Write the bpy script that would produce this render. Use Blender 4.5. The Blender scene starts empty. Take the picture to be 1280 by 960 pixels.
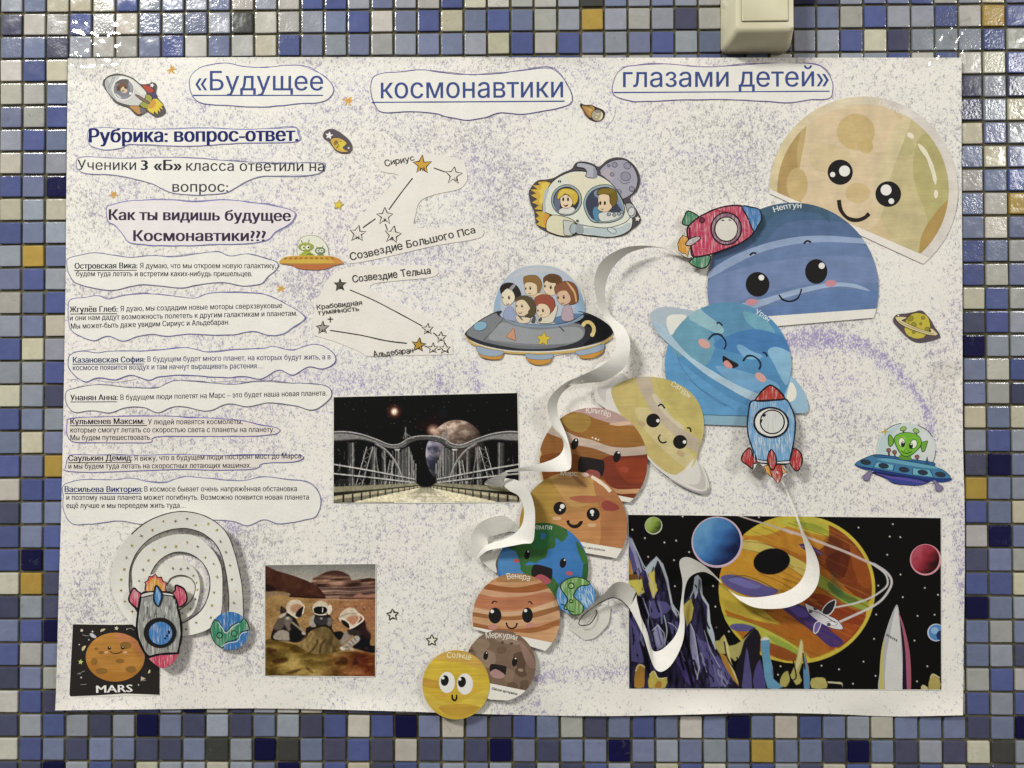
import bpy, math, random
import numpy as np
from mathutils import Matrix, Vector

SC = bpy.context.scene
COL = SC.collection
rnd = random.Random(11)
U0, W0, ZC = 0.47188, 0.36375, 1.45          # wall point straight in front of the lens, and its height in the room

# ------------------------------------------------------------------ camera, air, lamps, exposure
FPX = 961.0
RC = np.array([[0.99991037, 0.00300922, 0.01304599], [-0.00320066, 0.99988714, 0.01467836], [-0.01300034, -0.0147188, 0.99980716]])
DIST = 0.71861
def to_room(v):                               # wall axes (right, down, into the wall) -> room axes
    return np.stack([v[..., 0], v[..., 2], -v[..., 1]], -1)
cd = bpy.data.cameras.new('camera')
cd.sensor_width = 36.0
cd.lens = FPX / 1280 * 36.0
cd.clip_start = 0.01
cd.clip_end = 50
cam = bpy.data.objects.new('camera', cd)
COL.objects.link(cam)
ax = to_room(RC[0]); up = -to_room(RC[1]); bk = -to_room(RC[2])
cam.matrix_world = Matrix(((ax[0], up[0], bk[0], 0), (ax[1], up[1], bk[1], -DIST), (ax[2], up[2], bk[2], ZC), (0, 0, 0, 1)))
SC.camera = cam

w = bpy.data.worlds.new('World')
SC.world = w
w.use_nodes = True
wn, wl = w.node_tree.nodes, w.node_tree.links
bg = wn['Background']
tc = wn.new('ShaderNodeTexCoord'); sp = wn.new('ShaderNodeSeparateXYZ'); rp = wn.new('ShaderNodeValToRGB')
mp = wn.new('ShaderNodeMapRange')
mp.inputs[1].default_value = -0.6; mp.inputs[2].default_value = 0.7
wl.new(tc.outputs['Generated'], sp.inputs[0]); wl.new(sp.outputs[2], mp.inputs[0]); wl.new(mp.outputs[0], rp.inputs[0])
rp.color_ramp.elements[0].color = (0.10, 0.09, 0.085, 1)
rp.color_ramp.elements[1].color = (0.62, 0.605, 0.565, 1)
wl.new(rp.outputs[0], bg.inputs[0])
bg.inputs[1].default_value = 0.88

def lamp(name, loc, aim, size, watts, col):
    ld = bpy.data.lights.new(name, 'AREA')
    ld.shape = 'RECTANGLE'; ld.size, ld.size_y = size
    ld.energy = watts; ld.color = col
    o = bpy.data.objects.new(name, ld)
    COL.objects.link(o)
    o.location = loc
    o.rotation_euler = (Vector(aim) - Vector(loc)).to_track_quat('-Z', 'Y').to_euler()
    return o
lamp('ceiling_lamp', (-1.45, -1.75, ZC + 1.66), (0, 0, ZC - 0.3), (0.62, 0.34), 72, (1.0, 0.99, 0.96))
lamp('ceiling_lamp', (1.98, -1.9, ZC + 1.0), (0, 0, ZC - 0.25), (0.5, 0.5), 24, (1.0, 0.99, 0.96))

SC.view_settings.view_transform = 'Standard'
SC.view_settings.look = 'None'
SC.view_settings.exposure = 0.0
SC.view_settings.gamma = 1.0

# ------------------------------------------------------------------ geometry helpers
KALB = 1.0
_t = np.array([-0.4635527, -0.35165425, 0.72996244])
CPOS = -RC.T @ _t
def P(xy, h):
    """wall point (room axes) seen at photo pixel xy, h metres out of the wall"""
    xy = np.asarray(xy, float); h = np.broadcast_to(np.asarray(h, float), xy.shape[:-1])
    d = np.stack([(xy[..., 0] - 640) / FPX, (xy[..., 1] - 480) / FPX, np.ones(xy.shape[:-1])], -1) @ RC
    k = (-h - CPOS[2]) / d[..., 2]
    q = CPOS + d * k[..., None]
    return np.stack([q[..., 0] - U0, q[..., 2], ZC - (q[..., 1] - W0)], -1)

def lin(c):
    c = np.asarray(c, float)
    return np.where(c <= 0.04045, c / 12.92, ((c + 0.055) / 1.055) ** 2.4)
def hx(s):
    if isinstance(s, str):
        s = s.lstrip('#')
        c = np.array([int(s[i:i + 2], 16) / 255 for i in (0, 2, 4)])
        return c.mean() + (c - c.mean()) * 0.95        # school-printer inks are a little dull
    return np.asarray(s, float)
def pts2(flat, fr):
    a = np.asarray(flat, float).reshape(-1, 2)
    return np.array([fr[0], fr[1]]) + a / fr[2]
def spline(p, n, closed):
    if n < 1 or len(p) < 3: return p
    N = len(p)
    if closed: idx = lambda i: p[i % N]; seg = N
    else: idx = lambda i: p[min(max(i, 0), N - 1)]; seg = N - 1
    ts = np.arange(n) / n
    out = []
    for i in range(seg):
        a, b, c, d = idx(i - 1), idx(i), idx(i + 1), idx(i + 2)
        for t in ts:
            out.append(0.5 * ((2 * b) + (c - a) * t + (2 * a - 5 * b + 4 * c - d) * t * t + (3 * b - a - 3 * c + d) * t ** 3))
    if not closed: out.append(p[-1])
    return np.array(out)
def ell(cx, cy, rx, ry, rot=0, n=36):
    t = np.linspace(0, 2 * np.pi, n, endpoint=False); r = math.radians(rot)
    x, y = rx * np.cos(t), ry * np.sin(t)
    return np.stack([cx + x * math.cos(r) - y * math.sin(r), cy + x * math.sin(r) + y * math.cos(r)], -1)
def clip_convex(s, c):
    cen = c.mean(0); out = [tuple(q) for q in s]
    for i in range(len(c)):
        a, b = c[i], c[(i + 1) % len(c)]
        nrm = np.array([-(b - a)[1], (b - a)[0]])
        if nrm @ (cen - a) < 0: nrm = -nrm
        inp, out = out, []
        if not inp: return np.zeros((0, 2))
        for k in range(len(inp)):
            p, q = np.array(inp[k - 1]), np.array(inp[k])
            dp, dq = nrm @ (p - a), nrm @ (q - a)
            if (dp < 0) != (dq < 0): out.append(tuple(p + (q - p) * dp / (dp - dq)))
            if dq >= 0: out.append(tuple(q))
    return np.array(out)
_tab = np.random.RandomState(5).rand(256, 256)
def vn(x, y, size, seed=0):                   # value noise 0..1
    x = np.asarray(x) / size + seed * 17.3; y = np.asarray(y) / size + seed * 7.7
    i, j = np.floor(x).astype(int), np.floor(y).astype(int); u, v = x - i, y - j
    u, v = u * u * (3 - 2 * u), v * v * (3 - 2 * v)
    g = lambda a, b: _tab[a % 256, b % 256]
    return (g(i, j) * (1 - u) + g(i + 1, j) * u) * (1 - v) + (g(i, j + 1) * (1 - u) + g(i + 1, j + 1) * u) * v
def fbm(x, y, size, seed=0, o=4):
    return sum(vn(x, y, size / 2 ** k, seed + k) * 0.5 ** k for k in range(o)) / sum(0.5 ** k for k in range(o))

# ------------------------------------------------------------------ materials
MATS = {}
def nodes(name, rough=0.6, spec=0.3):
    m = bpy.data.materials.new(name); m.use_nodes = True
    nt = m.node_tree; b = nt.nodes['Principled BSDF']
    b.inputs['Roughness'].default_value = rough; b.inputs['Specular IOR Level'].default_value = spec
    return m, nt, b
def N(nt, t, **kw):
    n = nt.nodes.new(t)
    for k, v in kw.items(): setattr(n, k, v)
    return n
def noise(nt, scale, detail=2, rough=0.5, vec=None, stretch=None, rot=(0, 0, 0), dist=0):
    tx = N(nt, 'ShaderNodeTexNoise'); tx.inputs['Scale'].default_value = scale; tx.inputs['Detail'].default_value = detail
    tx.inputs['Roughness'].default_value = rough; tx.inputs['Distortion'].default_value = dist
    tcn = N(nt, 'ShaderNodeTexCoord'); mpn = N(nt, 'ShaderNodeMapping')
    if stretch: mpn.inputs['Scale'].default_value = stretch
    mpn.inputs['Rotation'].default_value = rot
    nt.links.new(tcn.outputs['Object'], mpn.inputs['Vector']); nt.links.new(mpn.outputs[0], tx.inputs['Vector'])
    return tx.outputs['Fac']
def ramp(nt, sock, a, b, ca=0.0, cb=1.0):
    m = N(nt, 'ShaderNodeMapRange'); m.clamp = True
    nt.links.new(sock, m.inputs[0])
    for i, v in enumerate((a, b, ca, cb)): m.inputs[i + 1].default_value = v
    return m.outputs[0]
def mix(nt, fac, a, b, mode='MIX'):
    m = N(nt, 'ShaderNodeMix', data_type='RGBA', blend_type=mode)
    for s, v in ((m.inputs[0], fac), (m.inputs[6], a), (m.inputs[7], b)):
        if hasattr(v, 'links') and hasattr(v, 'node'): nt.links.new(v, s)
        elif isinstance(v, (int, float)): s.default_value = v
        else: s.default_value = (*v, 1)
    return m.outputs[2]
def math_(nt, op, a, b):
    m = N(nt, 'ShaderNodeMath', operation=op)
    for s, v in ((m.inputs[0], a), (m.inputs[1], b)):
        if isinstance(v, (int, float)): s.default_value = v
        else: nt.links.new(v, s)
    return m.outputs[0]
def bump(nt, b, sock, strength, dist):
    bn = N(nt, 'ShaderNodeBump'); bn.inputs['Strength'].default_value = strength; bn.inputs['Distance'].default_value = dist
    nt.links.new(sock, bn.inputs['Height']); nt.links.new(bn.outputs[0], b.inputs['Normal'])
def finish(kind):
    if kind in MATS: return MATS[kind]
    m, nt, b = nodes('printed_paper' if kind == 'print' else kind, 0.6 if kind != 'ink' else 0.75, 0.12 if kind != 'paper' else 0.25)
    at = N(nt, 'ShaderNodeAttribute', attribute_name='Col').outputs['Color']
    g = noise(nt, 900, 2)
    if kind in ('print', 'ink', 'paper'):
        v = ramp(nt, g, 0.3, 0.7, 0.94, 1.05)
        big = ramp(nt, noise(nt, 60, 2), 0.3, 0.7, 0.97, 1.03)
        c = mix(nt, 1.0, at, math_(nt, 'MULTIPLY', v, big), 'MULTIPLY')
        if kind == 'paper':
            bump(nt, b, noise(nt, 260, 4), 0.25, 0.0006)
    elif kind == 'watercolour':
        v = ramp(nt, noise(nt, 55, 3, 0.55), 0.3, 0.7, 0.86, 1.11)
        v2 = ramp(nt, noise(nt, 420, 2, 0.6, stretch=(0.12, 1, 1), rot=(0, 0.15, 0)), 0.3, 0.7, 0.94, 1.05)
        c = mix(nt, 1.0, at, math_(nt, 'MULTIPLY', v, v2), 'MULTIPLY')
    elif kind == 'woodprint':
        v = ramp(nt, noise(nt, 40, 2, 0.5), 0.3, 0.7, 0.85, 1.12)
        v2 = ramp(nt, noise(nt, 700, 3, 0.6, stretch=(0.035, 1, 1)), 0.35, 0.65, 0.89, 1.08)
        c = mix(nt, 1.0, at, math_(nt, 'MULTIPLY', v, v2), 'MULTIPLY')
    else:                                       # coloured pencil: strokes that leave the paper's tooth bare
        rot = {'pencil': 0.5, 'pencil_up': 0.08, 'pencil_flat': 1.45}[kind]
        s1 = noise(nt, 900, 3, 0.65, stretch=(1, 1, 0.09), rot=(0, rot, 0))
        s2 = noise(nt, 350, 2, 0.5, stretch=(1, 1, 0.2), rot=(0, rot - 0.35, 0))
        f = math_(nt, 'ADD', ramp(nt, s1, 0.52, 0.68, 0, 0.6), ramp(nt, s2, 0.55, 0.75, 0, 0.35))
        dk = ramp(nt, s1, 0.25, 0.5, 0.78, 1.02)
        c = mix(nt, f, mix(nt, 1.0, at, dk, 'MULTIPLY'), (0.66, 0.64, 0.58))
    nt.links.new(c, b.inputs['Base Color'])
    MATS[kind] = m
    return m

# ------------------------------------------------------------------ things made of paper and ink
DH = 7e-6
ARTS = []
class Thing:
    def __init__(s, name, label, cat, h, at, group=None, tilt=None, fr=(0, 0, 1)):
        s.h = h; s.tilt = tilt; s.fr = fr
        s.anchor = P(np.array(at, float), h)
        s.o = bpy.data.objects.new(name, None); COL.objects.link(s.o)
        s.o.empty_display_size = 0.01
        s.o.location = s.anchor
        s.o['label'] = label; s.o['category'] = cat
        if group: s.o['group'] = group
    def part(s, name, label=None, parent=None, fr=None):
        return Art(s, name, label, parent, fr or s.fr)
class Art:
    def __init__(s, th, name, label, parent, fr):
        s.th, s.name, s.label, s.parent, s.fr = th, name, label, parent, fr
        s.V, s.F, s.C, s.M, s.nv = [], [], [], [], 0
        s.fin = 'print'; s.clip = None; s.o = None; s.smooth = False; s.solid = 0
        ARTS.append(s)
    def lift(s, xy):
        h = s.th.h
        if s.th.tilt is not None:
            cx, cy, a, b = s.th.tilt
            h = h + (xy[:, 0] - cx) * a + (xy[:, 1] - cy) * b
        return h
    def add(s, xy, h, faces, col, fin):
        xy = np.asarray(xy, float); n = len(xy)
        h = np.broadcast_to(np.asarray(h, float), (n,))
        s.V.append(np.column_stack([xy, h]))
        c = np.asarray(col, float)
        s.C.append(np.broadcast_to(c, (n, 3)))
        s.F += [tuple(int(i) + s.nv for i in f) for f in faces]
        s.M += [fin or s.fin] * len(faces)
        s.nv += n
    def raw(s, xy, col, fin=None, lw=0, lc='#2a2622', close=True):
        if s.clip is not None: xy = clip_convex(xy, s.clip)
        if len(xy) < 3: return s
        s.th.h += DH
        s.add(xy, s.lift(xy), [range(len(xy))], hx(col), fin)
        if lw: s.stroke(xy, lw, lc, True)
        return s
    def p(s, col, flat, n=5, fin=None, lw=0, lc='#2a2622'):
        return s.raw(spline(pts2(flat, s.fr), n, True), col, fin, lw, lc)
    def e(s, col, cx, cy, rx, ry=None, rot=0, fin=None, lw=0, lc='#2a2622', n=36):
        xy = pts2(ell(cx, cy, rx, ry or rx, rot, n), s.fr)
        return s.raw(xy, col, fin, lw, lc)
    def l(s, col, flat, w=1.0, n=5, closed=False, taper=False):
        s.stroke(spline(pts2(flat, s.fr), n, closed), w, col, closed, taper); return s
    def stroke(s, q, w, col, closed=False, taper=False, fin='ink', h=None):
        if len(q) < 2: return
        if closed:
            d = np.roll(q, -1, 0) - np.roll(q, 1, 0)
        else:
            d = np.gradient(q, axis=0)
        d /= np.maximum(np.linalg.norm(d, axis=1, keepdims=True), 1e-9)
        nrm = np.stack([-d[:, 1], d[:, 0]], -1)
        k = len(q)
        ww = np.full(k, w * 0.62) * (1 + 0.22 * (vn(q[:, 0], q[:, 1], 5, 3) - 0.5) * 2)
        if taper: ww *= np.clip(np.sin(np.linspace(0.06, 0.94, k) * np.pi) * 1.6, 0.15, 1)
        xy = np.concatenate([q + nrm * ww[:, None], q - nrm * ww[:, None]])
        m = k if closed else k - 1
        fs = [(i, (i + 1) % k, k + (i + 1) % k, k + i) for i in range(m)]
        s.th.h += DH
        s.add(xy, s.lift(xy) if h is None else np.concatenate([h, h]), fs, hx(col), fin)
    def sheet(s, col, flat, n=5, thick=0.00028, fin='paper', xy=None):
        """a cut sheet of paper with its own thickness"""
        xy = spline(pts2(flat, s.fr), n, True) if xy is None else xy
        k = len(xy); s.th.h += thick
        hf = np.broadcast_to(s.lift(xy), (k,)).copy()
        V = np.concatenate([xy, xy]); h = np.concatenate([hf, hf - thick])
        s.add(V, h, [range(k), range(2 * k - 1, k - 1, -1)] + [(i, k + i, k + (i + 1) % k, (i + 1) % k) for i in range(k)], hx(col), fin)
        return xy
    def t(s, body, x0, y0, x1, y1, cap, col, bold=0.0, hand=0.0, arc=None, fin='ink'):
        """lettering from (x0,y0) to (x1,y1) along the baseline, cap px tall"""
        A, B = pts2([x0, y0, x1, y1], s.fr)
        V, F, wd = letters(body, 0, hand)
        L = np.linalg.norm(B - A); d = (B - A) / L; up_ = np.array([d[1], -d[0]])
        sx = L / wd; sy = cap / 0.73
        for k in ((0,) if not bold else (-1, 1) if bold < 0.012 else (-1, 0, 1)):   # heavier type: struck more than once
            u, v = V[:, 0] * sx + k * bold * sy, V[:, 1] * sy
            if arc:                               # bend upwards by arc px in the middle
                q = (u / L - 0.5) * 2
                sag = arc * (1 - q * q); ang = -arc * 2 * q * 2 / L
                xy = A + np.outer(u - v * np.sin(ang) * 1.0, d) + np.outer(sag + v, up_)
            else:
                xy = A + np.outer(u, d) + np.outer(v, up_)
            s.th.h += DH
            s.add(xy, s.lift(xy), F, hx(col), fin)
        return s
    def disc_grid(s, cx, cy, rx, ry, rot, f, n=48, m=14, fin=None):
        """disc whose printed colour varies: f(u,v) with u,v in -1..1"""
        t = np.linspace(0, 2 * np.pi, n, endpoint=False); r = np.linspace(0, 1, m + 1)[1:]
        U = np.concatenate([[0], np.outer(r, np.cos(t)).ravel()]); W = np.concatenate([[0], np.outer(r, np.sin(t)).ravel()])
        a = math.radians(rot)
        X = cx + (U * rx * math.cos(a) - W * ry * math.sin(a)); Y = cy + (U * rx * math.sin(a) + W * ry * math.cos(a))
        xy = pts2(np.stack([X, Y], -1), s.fr)
        fs = [(0, 1 + i, 1 + (i + 1) % n) for i in range(n)]
        for k in range(m - 1):
            o = 1 + k * n
            fs += [(o + i, o + n + i, o + n + (i + 1) % n, o + (i + 1) % n) for i in range(n)]
        s.th.h += DH
        s.add(xy, s.lift(xy), fs, np.clip(f(U, W), 0, 1), fin)
        return s
    def grid(s, cv, fin=None):
        H, W = cv.PX.shape
        xy = np.stack([cv.PX.ravel(), cv.PY.ravel()], -1)
        i = np.arange((H - 1) * W).reshape(H - 1, W)[:, :-1].ravel()
        fs = np.stack([i, i + W, i + W + 1, i + 1], -1)
        s.th.h += DH
        s.add(xy, s.lift(xy), fs.tolist(), np.clip(cv.C.reshape(-1, 3), 0, 1), fin)
    def ribbon(s, A, B, hA, hB, col='#d9d6cb', n=9, bow=0.0, fin='paper'):
        """a strip of paper between two edges; heights in mm above the sheet"""
        a = pts2(A, s.fr); b = pts2(B, s.fr)
        k = len(a)
        if len(b) != k: b = np.stack([np.interp(np.linspace(0, 1, k), np.linspace(0, 1, len(b)), b[:, i]) for i in (0, 1)], -1)
        hA, hB = [np.full(k, float(v)) if np.ndim(v) == 0 else np.interp(np.linspace(0, 1, k), np.linspace(0, 1, len(v)), v) for v in (hA, hB)]
        a = spline(np.column_stack([a, hA]), n, False); b = spline(np.column_stack([b, hB]), n, False)
        m = 4; k = len(a); V = []
        for j in range(m + 1):
            u = j / m; q = a * (1 - u) + b * u; q[:, 2] += bow * 4 * u * (1 - u); V.append(q)
        V = np.concatenate(V)
        fs = [(j * k + i, j * k + i + 1, (j + 1) * k + i + 1, (j + 1) * k + i) for j in range(m) for i in range(k - 1)]
        s.add(V[:, :2], H_SHEET + V[:, 2] / 1000, fs, hx(col), fin)
        s.smooth = True; s.solid = 0.00022
        return a, b
    def build(s):
        if s.o is not None or not s.V: return s.o
        V = np.concatenate(s.V); C = np.concatenate(s.C)
        X = P(V[:, :2], V[:, 2]) - s.th.anchor
        me = bpy.data.meshes.new(s.name)
        me.from_pydata(X.tolist(), [], s.F)
        fins = sorted(set(s.M))
        for f in fins: me.materials.append(finish(f))
        ix = {f: i for i, f in enumerate(fins)}
        me.polygons.foreach_set('material_index', [ix[f] for f in s.M])
        if s.smooth: me.polygons.foreach_set('use_smooth', [True] * len(me.polygons))
        ca = me.attributes.new('Col', 'FLOAT_COLOR', 'POINT')
        rgba = np.ones((len(V), 4)); rgba[:, :3] = lin(np.clip(C, 0, 1)) * KALB
        ca.data.foreach_set('color', rgba.ravel())
        me.update()
        s.o = bpy.data.objects.new(s.name, me); COL.objects.link(s.o)
        if s.solid:
            md = s.o.modifiers.new('paper_thickness', 'SOLIDIFY'); md.thickness = s.solid; md.offset = 0; md.use_rim = False
        par = s.parent.build() if s.parent else s.th.o
        s.o.parent = par
        if s.label: s.o['label'] = s.label
        return s.o

_glyph = {}
def _mesh_of(body, bold):
    """outline of each stroke of a word, filled one contour at a time (contours of one letter may overlap)"""
    if body in _glyph: return _glyph[body]
    cu = bpy.data.curves.new('lettering', 'FONT'); cu.body = body; cu.resolution_u = 2; cu.fill_mode = 'NONE'
    o = bpy.data.objects.new('lettering', cu); COL.objects.link(o)
    bpy.context.view_layer.update()
    m = o.to_mesh()
    co = [tuple(v.co[:2]) for v in m.vertices]; nb = {}
    for e in m.edges:
        a, b = e.vertices; nb.setdefault(a, []).append(b); nb.setdefault(b, []).append(a)
    loops, seen = [], set()
    for e in m.edges:
        a, b = e.vertices
        if a in seen: continue
        lp = [a]; seen.add(a); cur, prev = b, a
        while cur != a and cur not in seen:
            lp.append(cur); seen.add(cur)
            nx = [k for k in nb[cur] if k != prev]
            if not nx: break
            prev, cur = cur, nx[0]
        if len(lp) > 2: loops.append(np.array([co[k] for k in lp]))
    o.to_mesh_clear(); bpy.data.objects.remove(o); bpy.data.curves.remove(cu)
    # non-zero filling, letter by letter, in horizontal bands (strokes of a letter may overlap themselves)
    loops.sort(key=lambda q: q[:, 0].min())
    groups = []
    for q in loops:
        if groups and q[:, 0].min() < groups[-1][1] - 1e-4: groups[-1][0].append(q); groups[-1][1] = max(groups[-1][1], q[:, 0].max())
        else: groups.append([[q], q[:, 0].max()])
    VV, FF = [], []
    for qs, _ in groups:
        E = np.concatenate([np.concatenate([q, np.roll(q, -1, 0)], 1) for q in qs])
        ys = list(np.round(E[:, 1], 5))
        for a in range(len(E)):
            p_, r_ = E[a, :2], E[a, 2:] - E[a, :2]
            d_ = E[a + 1:, 2:] - E[a + 1:, :2]; g_ = E[a + 1:, :2] - p_
            den = r_[0] * d_[:, 1] - r_[1] * d_[:, 0]; ok = np.abs(den) > 1e-9
            t_ = np.where(ok, (g_[:, 0] * d_[:, 1] - g_[:, 1] * d_[:, 0]) / np.where(ok, den, 1), -1)
            u_ = np.where(ok, (g_[:, 0] * r_[1] - g_[:, 1] * r_[0]) / np.where(ok, den, 1), -1)
            hit = (t_ > 1e-4) & (t_ < 1 - 1e-4) & (u_ > 1e-4) & (u_ < 1 - 1e-4)
            ys += list(np.round(p_[1] + t_[hit] * r_[1], 5))
        ys = sorted(set(ys))
        for y0, y1 in zip(ys[:-1], ys[1:]):
            if y1 - y0 < 2e-4: continue
            ym = (y0 + y1) / 2
            e = E[((E[:, 1] > ym) != (E[:, 3] > ym))]
            sl = (e[:, 2] - e[:, 0]) / (e[:, 3] - e[:, 1]); xa = e[:, 0] + sl * (y0 - e[:, 1]); xb = e[:, 0] + sl * (y1 - e[:, 1])
            o_ = np.argsort(xa + xb); wd = 0
            for k in o_:
                if wd == 0: st = k
                wd += 1 if e[k, 3] > e[k, 1] else -1
                if wd == 0 and k != st:
                    n = len(VV); VV += [(xa[st], y0), (xa[k], y0), (xb[k], y1), (xb[st], y1)]; FF.append((n, n + 1, n + 2, n + 3))
    _glyph[body] = (np.array(VV), FF)
    return _glyph[body]
def letters(body, bold, hand):
    if not hand:
        V, F = _mesh_of(body, bold)
        V = V.copy(); x0 = V[:, 0].min(); V[:, 0] -= x0
        return V, F, V[:, 0].max()
    x, VV, FF, n = 0.0, [], [], 0
    for ch in body:
        if ch == ' ': x += 0.32; continue
        V, F = _mesh_of(ch, bold)
        V = V.copy(); V[:, 0] -= V[:, 0].min()
        wd = V[:, 0].max(); a = rnd.uniform(-1, 1) * hand * 0.25; k = 1 + rnd.uniform(-1, 1) * hand * 0.3
        c = V - np.array([wd / 2, 0.3]); c = c @ np.array([[math.cos(a), math.sin(a)], [-math.sin(a), math.cos(a)]]) * np.array([1, k])
        V = c + np.array([wd / 2 + x, 0.3 + rnd.uniform(-1, 1) * hand * 0.12])
        VV.append(V); FF += [tuple(i + n for i in f) for f in F]; n += len(V)
        x += wd + 0.09
    return np.concatenate(VV), FF, x - 0.09

class Cv:
    """a printed picture: colour laid down on a fine grid of points"""
    def __init__(s, quad, res, fr):
        q = np.array(quad, float).reshape(4, 2); s.fr = fr
        W = int(np.linalg.norm(q[1] - q[0]) / res) + 1; H = int(np.linalg.norm(q[3] - q[0]) / res) + 1
        u, v = np.meshgrid(np.linspace(0, 1, W), np.linspace(0, 1, H))
        for k, nm in ((0, 'PX'), (1, 'PY')):
            setattr(s, nm, (q[0, k] * (1 - u) + q[1, k] * u) * (1 - v) + (q[3, k] * (1 - u) + q[2, k] * u) * v)
        s.u, s.v = u, v
        s.C = np.zeros((H, W, 3)); s.soft = 0.8
        s.X = (s.PX - fr[0]) * fr[2]; s.Y = (s.PY - fr[1]) * fr[2]      # picture coordinates
    def _box(s, q, pad):
        m = (s.PX > q[:, 0].min() - pad) & (s.PX < q[:, 0].max() + pad) & (s.PY > q[:, 1].min() - pad) & (s.PY < q[:, 1].max() + pad)
        if not m.any(): return None
        r = np.where(m.any(1))[0]; c = np.where(m.any(0))[0]
        return slice(r[0], r[-1] + 1), slice(c[0], c[-1] + 1)
    def _dist(s, q, sl, closed):
        x, y = s.PX[sl], s.PY[sl]; d2 = np.full(x.shape, 1e9); ins = np.zeros(x.shape, bool)
        n = len(q)
        for i in range(n if closed else n - 1):
            a, b = q[i], q[(i + 1) % n]; ab = b - a; L = max(ab @ ab, 1e-9)
            t = np.clip(((x - a[0]) * ab[0] + (y - a[1]) * ab[1]) / L, 0, 1)
            d2 = np.minimum(d2, (x - a[0] - t * ab[0]) ** 2 + (y - a[1] - t * ab[1]) ** 2)
            if closed and a[1] != b[1]:
                ins ^= ((a[1] > y) != (b[1] > y)) & (x < ab[0] * (y - a[1]) / ab[1] + a[0])
        return np.sqrt(d2), ins
    def lay(s, sl, m, col):
        if callable(col): c = col(s.X[sl], s.Y[sl])
        else: c = hx(col)
        s.C[sl] = s.C[sl] * (1 - m[..., None]) + c * m[..., None]
    def p(s, col, flat, n=4, soft=None, a=1.0):
        q = spline(pts2(flat, s.fr), n, True); soft = soft or s.soft
        sl = s._box(q, soft * 2)
        if sl is None: return s
        d, ins = s._dist(q, sl, True)
        s.lay(sl, np.clip(0.5 + np.where(ins, d, -d) / soft, 0, 1) * a, col); return s
    def e(s, col, cx, cy, rx, ry=None, rot=0, soft=None, a=1.0):
        return s.p(col, ell(cx, cy, rx, ry or rx, rot, 40).ravel(), 0, soft, a)
    def l(s, col, flat, w=1.0, n=4, soft=None, a=1.0):
        q = spline(pts2(flat, s.fr), n, False); soft = soft or s.soft
        sl = s._box(q, soft * 2 + w)
        if sl is None: return s
        d, _ = s._dist(q, sl, False)
        s.lay(sl, np.clip(0.5 + (w / 2 - d) / soft, 0, 1) * a, col); return s
def blend(a, b, t):
    return hx(a) * (1 - t[..., None]) + hx(b) * t[..., None]

def finish_all():
    for a in ARTS: a.build()

def solid(name, V, F, mat, smooth=False, parent=None, loc=(0, 0, 0)):
    me = bpy.data.meshes.new(name); me.from_pydata([tuple(v) for v in V], [], F); me.materials.append(mat)
    if smooth: me.polygons.foreach_set('use_smooth', [True] * len(me.polygons))
    me.update()
    o = bpy.data.objects.new(name, me); COL.objects.link(o); o.location = loc
    if parent: o.parent = parent
    return o
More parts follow.
